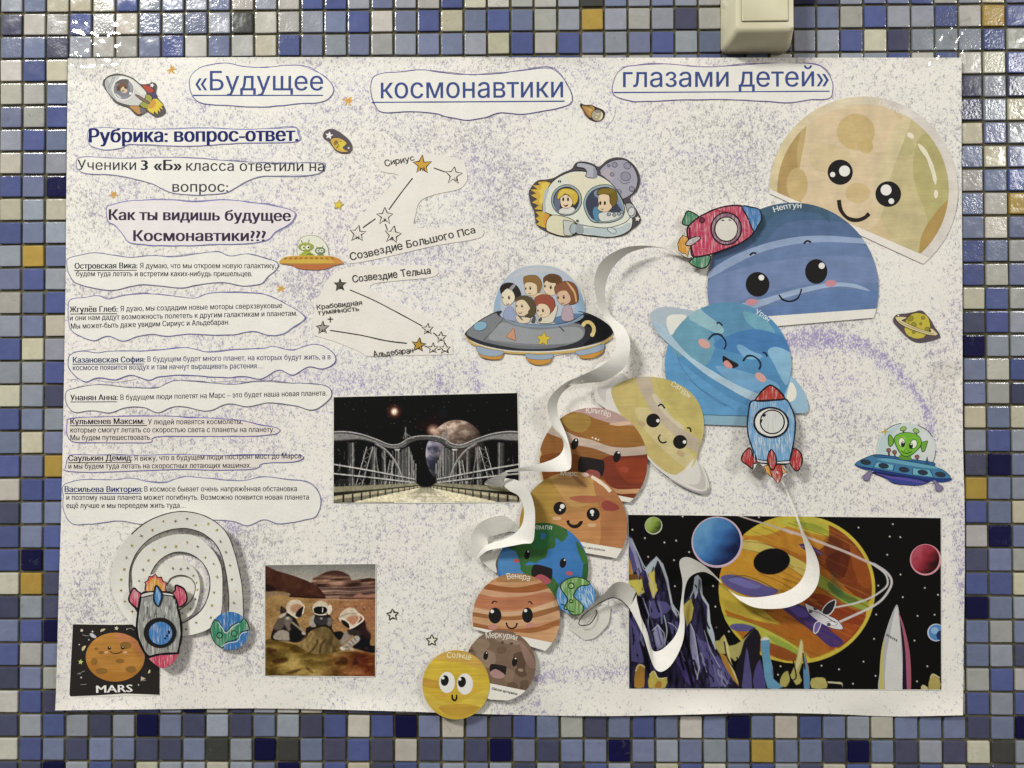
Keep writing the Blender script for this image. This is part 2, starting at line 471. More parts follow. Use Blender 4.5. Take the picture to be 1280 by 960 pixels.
# ------------------------------------------------------------------ the mosaic wall
PITCH = 0.022
def mosaic():
    rows = {-1: 'sbccwBsbsbwsgBBsbsgBcwgwskbsbsg....dsbbBgscbg',
            0: 'dwgBgwbsbskwgsbBwbBcbBbgsysgsdg....bgBssBwyBw',
            1: 'bbdswgbBwbgcBbsbgsbbscBgBbsbBsb....sBcdsssBgs',
            30: 'dsBsdsnbdsdbsdBwBnbwbdBbgdbBbwbnbwBbswbbbdbn',
            31: 'wBbdbbddbksnkbdBdwdbdnbdbbnbsbsbybbdnbdsdcks',
            32: 'ddnsBdcsscsbnsBcdBbsbsdsdBsdcBwbBsdcBcdBwdds'}
    left = 'wBc wgb bgB sBb wbs Bbn csc Bbs syb bBs gbB sbc Bcs ssB csd Bbs bcb Bby wBB dbb BbB BnB cyd dsd bBn Bgb dbg wBd'.split()
    right = 'wcB dsd dsc cbs bcb gbB bwy bwb Bbg Bwb cBg dBs nss bwB bgd cbc sBs dnb ybs Bbc gnb dbg BBc nbs bgb bsd gBg BsB'.split()
    pal = {'B': '#4c5685', 'b': '#6d7590', 's': '#8b909a', 'g': '#a09f9a', 'w': '#b4b0a6', 'n': '#0a0a3a', 'd': '#45475e', 'k': '#3c3c3a', 'y': '#a78a3f', 'c': '#b5b09a'}
    V, F, C, G = [], [], [], []
    keys = 'BBbbbssgwdnc'
    rr = random.Random(3)
    rs = np.array
    for r in range(-7, 40):
        for c in range(-9, 52):
            ch = None
            if r in rows:
                if 0 <= c + 1 < len(rows[r]): ch = rows[r][c + 1]
            elif 2 <= r <= 29:
                if -1 <= c <= 1: ch = left[r - 2][c + 1]
                elif 40 <= c <= 42: ch = right[r - 2][c - 40]
            if r == 2 and 33 <= c <= 39: ch = 'sgssBwB'[c - 33]
            if ch is None or ch == '.': ch = rr.choice(keys)
            col = lin(hx(pal[ch])) * rr.uniform(0.86, 1.12) * np.array([rr.uniform(0.96, 1.04), 1, rr.uniform(0.95, 1.05)])
            g = 0.0011 + rr.uniform(-.0002, .0002)
            jx, jz, tx, tz = [rr.uniform(-1, 1) for _ in range(4)]
            cx = (c + 0.5) * PITCH - U0 + jx * .0002; cz = ZC - ((r + 0.5) * PITCH - W0) + jz * .0002
            a = PITCH / 2 - g; o = len(V); rot = rr.uniform(-.012, .012)
            for (ins, dep) in ((0, 0.0), (0.00005, -0.0015), (0.00028, -0.0019), (0.0011, -0.00205)):
                b = a - ins
                k = b * 0.075
                for (sx, sz) in ((-b, -b + k), (-b + k, -b), (b - k, -b), (b, -b + k), (b, b - k), (b - k, b), (-b + k, b), (-b, b - k)):
                    x = sx - sz * rot; z = sz + sx * rot
                    V.append((cx + x, dep + 0.0006 + (tx * x + tz * z) * 0.011, cz + z))
            for L in range(3):
                for i in range(8):
                    j = (i + 1) % 8
                    F.append((o + L * 8 + i, o + L * 8 + j, o + L * 8 + 8 + j, o + L * 8 + 8 + i))
            F.append(tuple(o + 24 + i for i in range(8)))
            C += [(*col, rr.random())] * 32
            G += [1 if ch == 'n' else 0] * 25
    m, nt, b = nodes('glazed_glass_tile', 0.16, 0.42)
    at = N(nt, 'ShaderNodeAttribute', attribute_name='Col')
    fl = ramp(nt, noise(nt, 95, 5, 0.6, dist=0.4), 0.35, 0.75, 0.90, 1.08)
    st = ramp(nt, noise(nt, 70, 6, 0.7, dist=1.5), 0.60, 0.68, 0.0, 0.42)
    gate = ramp(nt, at.outputs['Alpha'], 0.62, 0.64, 0.0, 1.0)
    c0 = mix(nt, 1.0, at.outputs['Color'], fl, 'MULTIPLY')
    c1 = mix(nt, math_(nt, 'MULTIPLY', st, gate), c0, (0.10, 0.10, 0.095))
    nt.links.new(c1, b.inputs['Base Color'])
    rg = ramp(nt, noise(nt, 60, 4), 0.4, 0.7, 0.10, 0.24)
    nt.links.new(rg, b.inputs['Roughness'])
    hgt = math_(nt, 'ADD', noise(nt, 120, 2), math_(nt, 'MULTIPLY', noise(nt, 420, 2), ramp(nt, at.outputs['Alpha'], 0.45, 0.95, 0.02, 0.8)))
    bump(nt, b, hgt, 0.30, 0.0009)
    x0, x1, z0, z1 = -9 * PITCH - U0, 52 * PITCH - U0, ZC - (40 * PITCH - W0), ZC + 7 * PITCH + W0
    wall = bpy.data.objects.new('mosaic_wall', None); COL.objects.link(wall); wall.location = (0, 0.02, z0)
    wall['label'] = 'wall of small square blue, grey, cream and ochre mosaic tiles behind the poster'; wall['category'] = 'wall'
    V = np.array(V) - np.array([0, 0.02, z0])
    t = solid('mosaic_tiles', V, F, m, False, wall)
    ca = t.data.attributes.new('Col', 'FLOAT_COLOR', 'POINT'); ca.data.foreach_set('color', np.array(C, float).ravel())
    gm, nt, b = nodes('cement_grout', 0.85, 0.2)
    cc = mix(nt, ramp(nt, noise(nt, 40, 5, 0.6), 0.35, 0.65), (0.058, 0.053, 0.028), (0.112, 0.104, 0.062))
    nt.links.new(cc, b.inputs['Base Color']); bump(nt, b, noise(nt, 900, 4), 0.5, 0.0005)
    zz = z1 - z0
    solid('grout_bed', [(x0, -0.0195, 0), (x1, -0.0195, 0), (x1, -0.0195, zz), (x0, -0.0195, zz), (x0, 0.03, 0), (x1, 0.03, 0), (x1, 0.03, zz), (x0, 0.03, zz)],
          [(0, 1, 2, 3), (7, 6, 5, 4), (0, 4, 5, 1), (1, 5, 6, 2), (2, 6, 7, 3), (3, 7, 4, 0)], gm, False, wall)
mosaic()

# ------------------------------------------------------------------ the big sheet of drawing paper
H_SHEET = 0.0040
def sheet_edges():
    top = [(85, 73), (300, 71.5), (520, 71.5), (760, 72), (1000, 72), (1202, 72)]
    bot = [(69, 888), (200, 886.5), (330, 885.5), (475, 888.5), (640, 893.5), (760, 895), (870, 893), (950, 891), (1040, 892.5), (1115, 895.5), (1203.5, 894)]
    lef = [(85, 73), (83, 240), (82, 350), (79.5, 500), (76.5, 640), (74, 720), (70.5, 850), (69, 888)]
    rig = [(1202, 72), (1202, 200), (1203, 360), (1203.5, 540), (1205.5, 620), (1206, 700), (1205, 780), (1204, 860), (1203.5, 894)]
    def at(path, n, ax):
        q = spline(np.array(path, float), 8, False)
        s = np.linspace(0, 1, n); L = np.concatenate([[0], np.cumsum(np.linalg.norm(np.diff(q, axis=0), axis=1))]); L /= L[-1]
        return np.stack([np.interp(s, L, q[:, 0]), np.interp(s, L, q[:, 1])], -1)
    return at(top, 226, 0), at(bot, 226, 0), at(lef, 166, 1), at(rig, 166, 1)
def poster():
    T, B, L, R = sheet_edges(); nx, ny = len(T), len(L)
    u = np.linspace(0, 1, nx)[None, :, None]; v = np.linspace(0, 1, ny)[:, None, None]
    Q = (1 - v) * T[None] + v * B[None] + (1 - u) * L[:, None] + u * R[:, None] - ((1 - u) * (1 - v) * T[0] + u * (1 - v) * T[-1] + (1 - u) * v * B[0] + u * v * B[-1])
    X, Y = Q[..., 0], Q[..., 1]
    h = np.full(X.shape, H_SHEET)
    e = np.clip((Y - 862) / 32, 0, 1) ** 2
    h += e * (0.0016 + 0.0022 * np.sin(X / 62.0) + 0.0012 * np.sin(X / 23.0 + 1))
    e = np.clip((X - 1186) / 20, 0, 1) ** 2
    h += e * (0.0008 + 0.0016 * np.sin(Y / 75.0 + 1.0))
    e = np.clip((96 - X) / 25, 0, 1) ** 2
    h += e * np.clip((Y - 600) / 290, 0, 1) * 0.0035
    e = np.clip((86 - Y) / 14, 0, 1) ** 2
    h += e * (0.0006 + 0.0009 * np.sin(X / 48.0))
    # where the crayon was rubbed: dens = how hard, purp = how purple
    n1, n2 = fbm(X, Y, 150, 1, 3), fbm(X, Y, 46, 9, 3)
    dens = 0.42 + 0.40 * (n1 - 0.5) + 0.50 * (n2 - 0.5)
    def spot(x, y, rx, ry, a): return a * np.exp(-(((X - x) / rx) ** 2 + ((Y - y) / ry) ** 2))
    for s in ((880, 200, 90, 60, .22), (900, 150, 100, 40, .12), (520, 290, 60, 60, .2), (430, 280, 60, 60, .12), (470, 470, 110, 30, .22), (840, 420, 25, 40, .2), (620, 330, 60, 40, .1), (610, 220, 60, 70, .18),
              (110, 730, 25, 90, .22), (290, 690, 50, 60, .18), (250, 470, 130, 14, .2), (230, 520, 150, 10, .2), (330, 555, 60, 10, .2), (600, 860, 90, 26, .2), (560, 640, 60, 40, .15), (1200, 740, 10, 120, .3), (1195, 380, 10, 200, .12),
              (1010, 490, 80, 25, .12), (1060, 590, 70, 40, .08), (690, 350, 20, 40, .15), (390, 350, 60, 25, .2),
              (1000, 878, 210, 22, -.6), (1190, 800, 12, 90, -.25), (300, 875, 220, 16, -.3), (1188, 800, 12, 80, -.2), (300, 860, 180, 18, -.15), (250, 100, 120, 30, -.2), (530, 700, 60, 60, -.1), (400, 660, 60, 20, -.12), (760, 560, 60, 60, -.25), (1130, 300, 40, 60, -.15), (800, 870, 90, 20, -.2), (370, 610, 60, 40, -.1)):
        dens += spot(*s)
    purp = 0.30 + 0.9 * (fbm(X, Y, 90, 21, 3) - 0.5)
    for s in ((570, 230, 26, 18, .5), (520, 330, 60, 16, .5), (875, 190, 40, 12, .5), (250, 478, 150, 12, .5), (560, 850, 90, 22, .5), (600, 460, 14, 40, .6), (78, 560, 9, 200, .5), (1204, 780, 10, 140, .7), (310, 655, 40, 8, .4)):
        purp += spot(*s)
    arc = spline(np.array([(975, 432), (1020, 424), (1070, 430), (1110, 455), (1140, 485), (1160, 520), (1165, 560)], float), 10, False)
    dm = np.full(X.shape, 1e9)
    for a in arc: dm = np.minimum(dm, np.hypot(X - a[0], Y - a[1]))
    wdt = np.interp(X, [970, 1040, 1110, 1160], [12, 13, 9, 5])
    k = np.exp(-(dm / wdt) ** 2)
    dens += 0.55 * k; purp += 0.9 * k
    for (x0, y0, x1, y1, wd, a) in ((548, 445, 548, 520, 3, .35), (595, 455, 597, 520, 3, .55), (1164, 380, 1166, 560, 4, .2), (470, 620, 590, 625, 5, .1), (690, 705, 790, 760, 8, .1), (590, 850, 800, 838, 7, .35)):
        t = np.clip(((X - x0) * (x1 - x0) + (Y - y0) * (y1 - y0)) / ((x1 - x0) ** 2 + (y1 - y0) ** 2), 0, 1)
        dens += a * np.exp(-(np.hypot(X - x0 - t * (x1 - x0), Y - y0 - t * (y1 - y0)) / wd) ** 2)
        purp += a * np.exp(-(np.hypot(X - x0 - t * (x1 - x0), Y - y0 - t * (y1 - y0)) / wd) ** 2)
    m, nt, b = nodes('rubbed_drawing_paper', 0.6, 0.25)
    da = N(nt, 'ShaderNodeAttribute', attribute_name='dens').outputs['Fac']; pa = N(nt, 'ShaderNodeAttribute', attribute_name='purp').outputs['Fac']
    base = mix(nt, ramp(nt, noise(nt, 9, 3), 0.35, 0.65), hx2('#dedcd1'), hx2('#e0dbd2'))
    fine = noise(nt, 700, 3, 0.62, stretch=(1, 1, 0.62), rot=(0, 0.6, 0), dist=0.7)
    fine2 = noise(nt, 800, 2, 0.6)
    gate = noise(nt, 190, 3, 0.6, dist=0.6)
    lvl = math_(nt, 'ADD', math_(nt, 'ADD', math_(nt, 'ADD', math_(nt, 'MULTIPLY', fine, 0.8), math_(nt, 'MULTIPLY', fine2, 0.25)), math_(nt, 'MULTIPLY', gate, 0.50)), math_(nt, 'MULTIPLY', da, 0.20))
    speck = ramp(nt, lvl, 0.868, 1.01, 0, 0.68)
    haze = ramp(nt, math_(nt, 'ADD', math_(nt, 'MULTIPLY', gate, 0.6), math_(nt, 'MULTIPLY', da, 0.5)), 0.45, 0.85, 0, 0.10)
    pm = ramp(nt, math_(nt, 'ADD', pa, math_(nt, 'MULTIPLY', noise(nt, 70, 3), 0.6)), 0.34, 0.95)
    ink = mix(nt, pm, hx2('#76737d'), hx2('#7868ab'))
    c = mix(nt, math_(nt, 'ADD', speck, haze), base, ink)
    nt.links.new(c, b.inputs['Base Color'])
    bump(nt, b, math_(nt, 'ADD', noise(nt, 14, 3), math_(nt, 'MULTIPLY', noise(nt, 420, 3), 0.05)), 0.35, 0.006)
    th = 0.0004
    W = P(Q.reshape(-1, 2), h.ravel()); Wb = W + np.array([0, th, 0])
    n = nx * ny
    i = np.arange((ny - 1) * nx).reshape(ny - 1, nx)[:, :-1].ravel()
    F = np.stack([i, i + nx, i + nx + 1, i + 1], -1).tolist() + np.stack([n + i, n + i + 1, n + i + nx + 1, n + i + nx], -1).tolist()
    ring = list(range(nx)) + [nx - 1 + nx * k for k in range(1, ny)] + [nx * (ny - 1) + k for k in range(nx - 2, -1, -1)] + [nx * k for k in range(ny - 2, 0, -1)]
    F += [(ring[k], ring[(k + 1) % len(ring)], n + ring[(k + 1) % len(ring)], n + ring[k]) for k in range(len(ring))]
    th_ = Thing('poster', 'large white hand-made space poster taped to the tiles, speckled with purple crayon rubbing', 'poster', H_SHEET, (640, 890))
    o = solid('drawing_paper', np.concatenate([W, Wb]) - th_.anchor, F, m, True, th_.o)
    for nm, a in (('dens', dens), ('purp', purp)):
        at = o.data.attributes.new(nm, 'FLOAT', 'POINT'); at.data.foreach_set('value', np.concatenate([a.ravel(), a.ravel()]))
    o.data.set_sharp_from_angle(angle=math.radians(50))
    return th_
def hx2(s): return tuple(lin(hx(s)))
PO = poster()
PO.h = H_SHEET + 0.00005
# little crayon stars and stray pencil strokes drawn straight on the sheet
for (x, y, r, c) in ((215, 87, 6, '#c99a4a'), (435, 126, 7, '#cf9c48'), (142, 243, 5.5, '#c49a4c'), (351, 361, 5.5, '#c39b3f')):
    a = PO.part('crayon_star', 'small scribbled orange crayon star')
    for k in range(6):
        t = k * math.pi / 3 + rnd.uniform(-.3, .3); q = r * rnd.uniform(.7, 1.1)
        a.l(c, [x - q * math.cos(t) * .6, y - q * math.sin(t) * .6, x + rnd.uniform(-1, 1), y + rnd.uniform(-1, 1), x + q * math.cos(t), y + q * math.sin(t)], 1.3, 4)
for q in ([232, 122, 248, 128, 256, 140], [665, 303, 690, 290, 700, 284], [770, 134, 767, 148, 757, 160],
          [85, 475, 110, 473, 140, 478, 170, 474], [90, 486, 104, 482, 110, 486], [250, 480, 290, 476, 330, 478, 345, 470], [90, 440, 120, 436]):
    PO.part('pencil_stroke').l('#aaa6b2', q, 0.55, 6)
# creases of the folded sheet
# ------------------------------------------------------------------ lettered paper slips glued on the sheet
HS = H_SHEET + 0.00025
FA, FB, FC = (60, 60, 3.2), (60, 300, 3.2), (60, 560, 4.267)
FR7, FPX_ = (480, 60, 4.0), (0, 0, 1.0)
def slip(label, fr, outline, lines, group, paper='#dbd9d0', oc='#5d5790', under=(), cat='paper slip', name='paper_slip', ow=0.8, smooth=5):
    c = pts2(outline, fr).mean(0)
    t = Thing(name, label, cat, HS, c, group, fr=fr)
    t.h = HS + rnd.uniform(0, .0001)
    pa = t.part('paper'); q = pa.sheet(paper, outline, smooth, 0.00018)
    o = t.part('pencil_outline')
    o.stroke(q + np.stack([fbm(q[:, 0], q[:, 1], 14, 4, 2) - .5, fbm(q[:, 0], q[:, 1], 14, 8, 2) - .5], -1) * 1.5, ow, oc, True)
    q2 = q[int(len(q) * .1):int(len(q) * .55)]
    o.stroke(q2 + np.array([.3, -.5]) + np.stack([fbm(q2[:, 0], q2[:, 1], 20, 14, 2) - .5, fbm(q2[:, 0], q2[:, 1], 20, 18, 2) - .5], -1) * 4.0, ow * .55, oc, False, True)
    le = t.part('lettering')
    for L in lines:
        body, x0, y0, x1, y1, cap, col, bold = L
        le.t(body, x0, y0, x1, y1, cap, col, bold)
    if under:
        u = t.part('underline')
        for (x0, y0, x1, y1, w_, col) in under: u.l(col, [x0, y0, (x0 + x1) / 2, (y0 + y1) / 2, x1, y1], w_, 3)
    return t
G1, G2, G3 = 'title slips along the top of the poster', 'heading slips', 'answer slips of the pupils'
TB = '#3b4a82'
slip('first title slip at top left reading Будущее in large blue letters', (220, 60, 4.0),
     [68, 190, 75, 140, 130, 95, 240, 75, 330, 90, 430, 97, 540, 87, 640, 90, 720, 125, 770, 170, 787, 215, 760, 255, 700, 275, 600, 280, 430, 295, 250, 285, 140, 280, 90, 250],
     [('«Будущее', 97, 212, 735, 212, 24.5, TB, 0.006)], G1, '#dbd9d0', '#5a5f95', [(85, 237, 735, 237, 1.3, TB)])
slip('middle title slip reading космонавтики in large blue letters', FR7,
     [-65, 215, -55, 150, -5, 125, 100, 118, 205, 110, 300, 125, 430, 133, 560, 128, 680, 115, 800, 100, 860, 115, 905, 165, 940, 240, 925, 285, 800, 315, 690, 330, 580, 325, 500, 348, 420, 360, 320, 345, 250, 325, 130, 318, 0, 322, -40, 290],
     [('космонавтики', -15, 252, 895, 247, 26.5, TB, 0.006)], G1, '#dbd9d0', '#4d4a88', [(-60, 272, 903, 266, 1.3, TB)])
slip('third title slip at top right reading глазами детей in large blue letters', FPX_,
     [766, 117, 768, 100, 775, 88, 790, 82, 830, 80, 880, 84, 905, 83, 960, 79, 1010, 79, 1030, 86, 1040, 101, 1041, 113, 1036, 123, 1010, 125, 985, 128, 950, 126, 900, 124, 850, 125, 800, 127, 780, 124],
     [('глазами детей»', 779, 109, 1036, 108, 25.5, TB, 0.006)], G1, '#dbd9d0', '#6a5a92', [(767, 115.7, 1037, 114, 1.2, TB)])
slip('slip with bold navy lettering Рубрика: вопрос-ответ', FA,
     [160, 335, 200, 318, 400, 325, 600, 320, 760, 325, 900, 322, 985, 318, 1000, 340, 1003, 370, 930, 378, 760, 380, 600, 392, 450, 390, 330, 385, 290, 400, 230, 408, 180, 395, 162, 375],
     [('Рубрика: вопрос-ответ.', 166, 378, 1000, 372, 17.6, '#1b2260', 0.036)], G2, '#dbd9d0', '#7d80ad')
slip('slip in black lettering that begins Ученики 3 «Б» класса', FA,
     [113, 460, 125, 440, 180, 435, 300, 442, 500, 437, 700, 450, 900, 462, 1085, 458, 1107, 470, 1097, 495, 1040, 510, 930, 512, 850, 515, 790, 535, 740, 565, 700, 582, 600, 588, 500, 580, 450, 560, 420, 545, 350, 525, 250, 508, 150, 500, 120, 485],
     [('Ученики', 118, 488, 352, 488, 13, '#34343a', 0.008), ('3 «Б»', 373, 488, 533, 489, 13, '#26262a', 0.036), ('класса ответили на', 553, 491, 1105, 493, 13, '#34343a', 0.008), ('вопрос:', 498, 575, 720, 575, 13, '#34343a', 0.008)], G2, '#dbd9d0', '#77769a')
slip('pinkish slip asking Как ты видишь будущее in bold dark lettering', FA,
     [235, 640, 260, 625, 340, 610, 480, 608, 600, 615, 720, 608, 820, 618, 900, 630, 985, 655, 980, 690, 950, 715, 910, 735, 880, 765, 800, 782, 700, 785, 560, 790, 420, 788, 330, 780, 300, 745, 270, 710, 240, 690],
     [('Как ты видишь будущее', 245, 688, 970, 692, 13.6, '#382c40', 0.036), ('Космонавтики???', 343, 772, 870, 772, 13.6, '#382c40', 0.036)], G2, '#d7d1d0', '#7e78ac', ow=.9)
K, NV = '#2a2834', '#1f2766'
nm = lambda s, x0, y0, x1, y1, c=K, k=7.3: (s, x0, y0, x1, y1, k, c, 0.03)
tx = lambda s, x0, y0, x1, y1, c=K, k=6.8: (s, x0, y0, x1, y1, k, c, 0.011)
def un(x0, x1, y, c=K): return (x0, y, x1, y - 1, 0.8, c)
slip('topmost answer slip, beside the orange saucer, about discovering a new galaxy', FB,
     [75, 100, 80, 75, 130, 60, 190, 52, 270, 62, 340, 70, 420, 62, 500, 68, 600, 55, 680, 48, 730, 65, 800, 55, 860, 70, 915, 90, 915, 115, 880, 145, 850, 175, 780, 185, 700, 170, 600, 180, 520, 192, 400, 178, 330, 185, 260, 200, 180, 190, 110, 170, 85, 140],
     [nm('Островская Вика:', 107, 115, 357, 113), tx('Я думаю, что мы откроем новую галактику,', 368, 113, 912, 113), tx('будем туда летать и встретим каких-нибудь пришельцев.', 113, 145, 817, 145)], G3, '#dbd9d0', '#6b6b8e', [un(105, 355, 122)])
slip('answer slip about faster than sound engines and the star Sirius', FB,
     [82, 270, 90, 240, 140, 230, 200, 222, 240, 235, 310, 222, 400, 215, 480, 222, 580, 232, 640, 215, 720, 210, 850, 215, 920, 240, 980, 270, 1020, 300, 1025, 320, 980, 350, 940, 375, 880, 380, 820, 365, 740, 378, 650, 380, 560, 375, 480, 385, 420, 378, 360, 385, 300, 405, 240, 385, 180, 402, 130, 385, 100, 365, 85, 340],
     [nm('Жгулёв Глеб:', 87, 289, 278, 287), tx('Я дуаю, мы создадим новые моторы сверхзвуковые', 290, 285, 937, 272), tx('и они нам дадут возможность полететь к другим галактикам и планетам.', 88, 322, 997, 303), tx('Мы может-быть даже увидим Сириус и Альдебаран.', 92, 355, 725, 338)], G3, '#dbd9d0', '#6b6b9a', [un(87, 276, 296)])
slip('answer slip with blue writing about many planets with air and plants', FB,
     [80, 490, 88, 460, 130, 445, 200, 450, 250, 445, 330, 445, 440, 440, 550, 430, 640, 448, 740, 440, 860, 435, 900, 425, 980, 440, 1060, 418, 1120, 435, 1150, 465, 1145, 495, 1100, 515, 1040, 508, 980, 540, 920, 520, 850, 555, 780, 545, 700, 550, 560, 540, 450, 545, 400, 560, 330, 540, 270, 560, 200, 550, 150, 568, 110, 545, 85, 515],
     [nm('Казановская София:', 100, 491, 388, 489, NV), tx('В будущем будет много планет, на которых будут жить, а в', 398, 487, 1130, 477, '#40406a'), tx('космосе появится воздух и там начнут выращивать растения…', 100, 521, 858, 513, '#40406a')], G3, '#dbd9d0', '#5d5a96', [un(98, 384, 497, NV)])
slip('one-line answer slip about people flying to Mars, left of the bridge picture', FB,
     [70, 640, 75, 605, 120, 590, 200, 580, 330, 590, 430, 592, 480, 572, 520, 562, 640, 570, 740, 578, 850, 565, 960, 572, 1060, 575, 1120, 590, 1132, 625, 1090, 668, 1050, 680, 970, 660, 880, 652, 800, 668, 720, 655, 640, 685, 560, 670, 500, 668, 440, 690, 380, 670, 310, 672, 250, 690, 180, 682, 110, 690, 82, 670],
     [nm('Унанян Анна:', 90, 642, 279, 640), tx('В будущем люди полетят на Марс – это будет наша новая планета.', 290, 640, 1115, 622)], G3, '#dbd9d0', '#6a6a80', [un(90, 276, 648)])
slip('answer slip about spaceships as fast as light, narrow box under the one-line slip', FB,
     [75, 770, 78, 730, 95, 713, 250, 706, 420, 703, 560, 710, 700, 715, 790, 725, 850, 740, 915, 750, 927, 765, 880, 780, 740, 785, 600, 785, 430, 787, 410, 808, 300, 812, 150, 810, 95, 805],
     [nm('Кульменев Максим:', 90, 737, 385, 736), tx('У людей появятся космолёты,', 400, 738, 778, 736), tx('которые смогут летать со скоростью света с планеты на планету.', 90, 770, 905, 768), tx('Мы будем путешествовать.', 90, 801, 412, 799)], G3, '#d7cfc6', '#6a60a0', [un(88, 396, 743)], smooth=3)
slip('answer slip about a bridge to Mars and flying cars', FB,
     [75, 890, 85, 865, 120, 858, 330, 862, 500, 858, 700, 862, 900, 860, 1000, 860, 1020, 872, 980, 888, 860, 893, 830, 914, 700, 920, 500, 918, 250, 928, 80, 925, 72, 910],
     [nm('Саулькин Демид:', 82, 884, 337, 882), tx('Я вижу, что в будущем люди построят мост до Марса', 345, 883, 1012, 873), tx('и мы будем туда летать на скоростных летающих машинах…', 82, 915, 830, 911)], G3, '#d6cfc5', '#6d62a0', [un(80, 333, 891)], smooth=3)
slip('lowest and widest answer slip, above the paper spiral, with a navy name', FPX_,
     [79, 622, 79, 608, 90, 602, 110, 599, 140, 600, 165, 598, 185, 602, 208, 603, 230, 596, 260, 598, 300, 601, 330, 596, 360, 600, 385, 603, 398, 615, 401, 630, 395, 645, 380, 650, 350, 655, 330, 650, 310, 657, 290, 651, 260, 650, 220, 651, 180, 655, 150, 651, 110, 655, 90, 654, 80, 640],
     [nm('Васильева Виктория:', 81, 615, 178, 615, NV), tx('В космосе бывает очень напряжённая обстановка', 180.5, 614.5, 371, 614), tx('и поэтому наша планета может погибнуть. Возможно появится новая планета', 83, 625, 386, 624.5), tx('ещё лучше и мы переедем жить туда…', 83, 635.2, 232, 634.7)], G3, '#dbd9d0', '#77779c', [(81, 617, 176, 616.6, .8, NV)])

# ------------------------------------------------------------------ the two constellation cut-outs
FE, FF_ = (380, 160, 4.923), (380, 320, 4.923)
def star_pts(cx, cy, r, rot=0, inner=0.42, n=5):
    out = []
    for k in range(2 * n):
        a = math.radians(rot - 90) + k * math.pi / n; q = r if k % 2 == 0 else r * inner
        out += [cx + q * math.cos(a), cy + q * math.sin(a)]
    return out
def sketch_star(th, cx, cy, r, rot=0, fill='#d6d1c5', lab=None, scr=3, lw=1.15):
    a = th.part('star', lab)
    q = star_pts(cx, cy, r, rot)
    q = [v + rnd.uniform(-.07, .07) * r for v in q]
    a.p(fill, q, 0, lw=lw, lc='#2b2725')
    for k in range(scr):
        x = cx + rnd.uniform(-.35, .3) * r; y = cy + r * .25
        a.l('#2b2725', [x, y, x + r * .08, y + r * .12, x + rnd.uniform(-.1, .2) * r, y + r * .38], .7, 3)
    a.l('#2b2725', [q[0] + 2, q[1], q[2] + 2, q[3] + 3], .8)
HC = H_SHEET + 0.00035
CP = '#dad5cb'
t = Thing('constellation_cutout', 'upper paper cut-out of a constellation with one gold star, lettered Созвездие Большого Пса', 'cut-out', HC, (490, 300), 'constellation cut-outs', fr=FE)
t.part('paper').sheet(CP, [285, 805, 270, 700, 300, 590, 420, 470, 530, 360, 580, 290, 470, 265, 465, 200, 540, 165, 740, 155, 960, 195, 1005, 290, 990, 345, 940, 380, 800, 410, 715, 450, 690, 520, 690, 612, 900, 610, 1055, 595, 1093, 672, 800, 725, 500, 795, 300, 832], 3, .00012)
for s in ((725, 228, 60, 0, '#c59a3a', 'gold filled star'), (922, 292, 56, 5), (495, 543, 53, 0), (330, 650, 53, 5), (545, 657, 54, 8)): sketch_star(t, *s)
a = t.part('drawn_line')
for q in ([668, 308, 600, 395, 522, 502], [798, 245, 868, 270], [440, 557, 362, 613], [500, 590, 513, 627]): a.l('#2d2926', q, 1.0, 4)
a = t.part('lettering')
a.t('Сириус', 500, 236, 680, 197, 7.5, '#35312c', .011, .35)
a.t('Созвездие Большого Пса', 287, 815, 1056, 648, 9.5, '#35312c', .011, .35)
t = Thing('constellation_cutout', 'lower paper cut-out of a constellation with long thin lines, lettered Созвездие Тельца', 'cut-out', HC, (470, 400), 'constellation cut-outs', fr=FF_)
t.part('paper').sheet(CP, [55, 470, 65, 330, 115, 200, 180, 110, 300, 65, 600, 55, 800, 65, 805, 125, 600, 150, 430, 170, 425, 215, 600, 300, 780, 385, 900, 500, 914, 590, 890, 606, 600, 612, 400, 617, 350, 592, 200, 530, 100, 500], 3, .00012)
for s in ((222, 178, 40, 0, '#55504a', None, 5), (115, 442, 42, 0, '#9b958b', None, 4), (762, 450, 38, 0, '#d3cdc2', None, 3), (843, 500, 36), (868, 570, 36), (793, 568, 34), (705, 547, 43, 5, '#b08a33', 'ochre filled star', 1)): sketch_star(t, *s)
a = t.part('drawn_line')
for q in ([283, 208, 430, 272, 580, 350, 727, 430], [160, 457, 350, 487, 500, 520, 633, 537], [795, 472, 815, 487], [860, 522, 868, 543], [820, 575, 840, 573], [742, 553, 760, 560], [145, 388, 178, 388], [161, 372, 162, 408]): a.l('#2d2926', q, .95, 4)
a = t.part('lettering')
a.t('Созвездие Тельца', 300, 162, 780, 108, 8.8, '#35312c', .011, .35)
a.t('Крабовидная', 80, 330, 357, 300, 6.2, '#3a352f', .011, .35)
a.t('туманность', 85, 362, 338, 337, 6.2, '#3a352f', .011, .35)
a.t('Альдебаран', 427, 622, 672, 596, 7.2, '#3a352f', .011, .35)

# small stars cut out of paper
def cut_star(label, cx, cy, r, rot, fill, lc, lw, grp=None):
    t = Thing('paper_star', label, 'star', HC, (cx, cy), grp)
    a = t.part('paper'); xy = a.sheet(fill, star_pts(cx, cy, r, rot, .5), 0, .0002)
    t.part('ink_outline').stroke(xy * .9 + xy.mean(0) * .1, lw, lc, True)
cut_star('tiny yellow paper star below the bitten comet picture', 423, 256, 7, 10, '#cdb73e', '#a58f2c', .7)
cut_star('small white paper star outlined in black right of the astronauts picture', 490.8, 768.5, 8, -4, '#d9d5c6', '#35322b', 1.9, 'small outlined paper stars')
cut_star('small outlined paper star just above the yellow sun', 539.8, 800.5, 8, 0, '#d9d5c0', '#35322b', 1.7, 'small outlined paper stars')
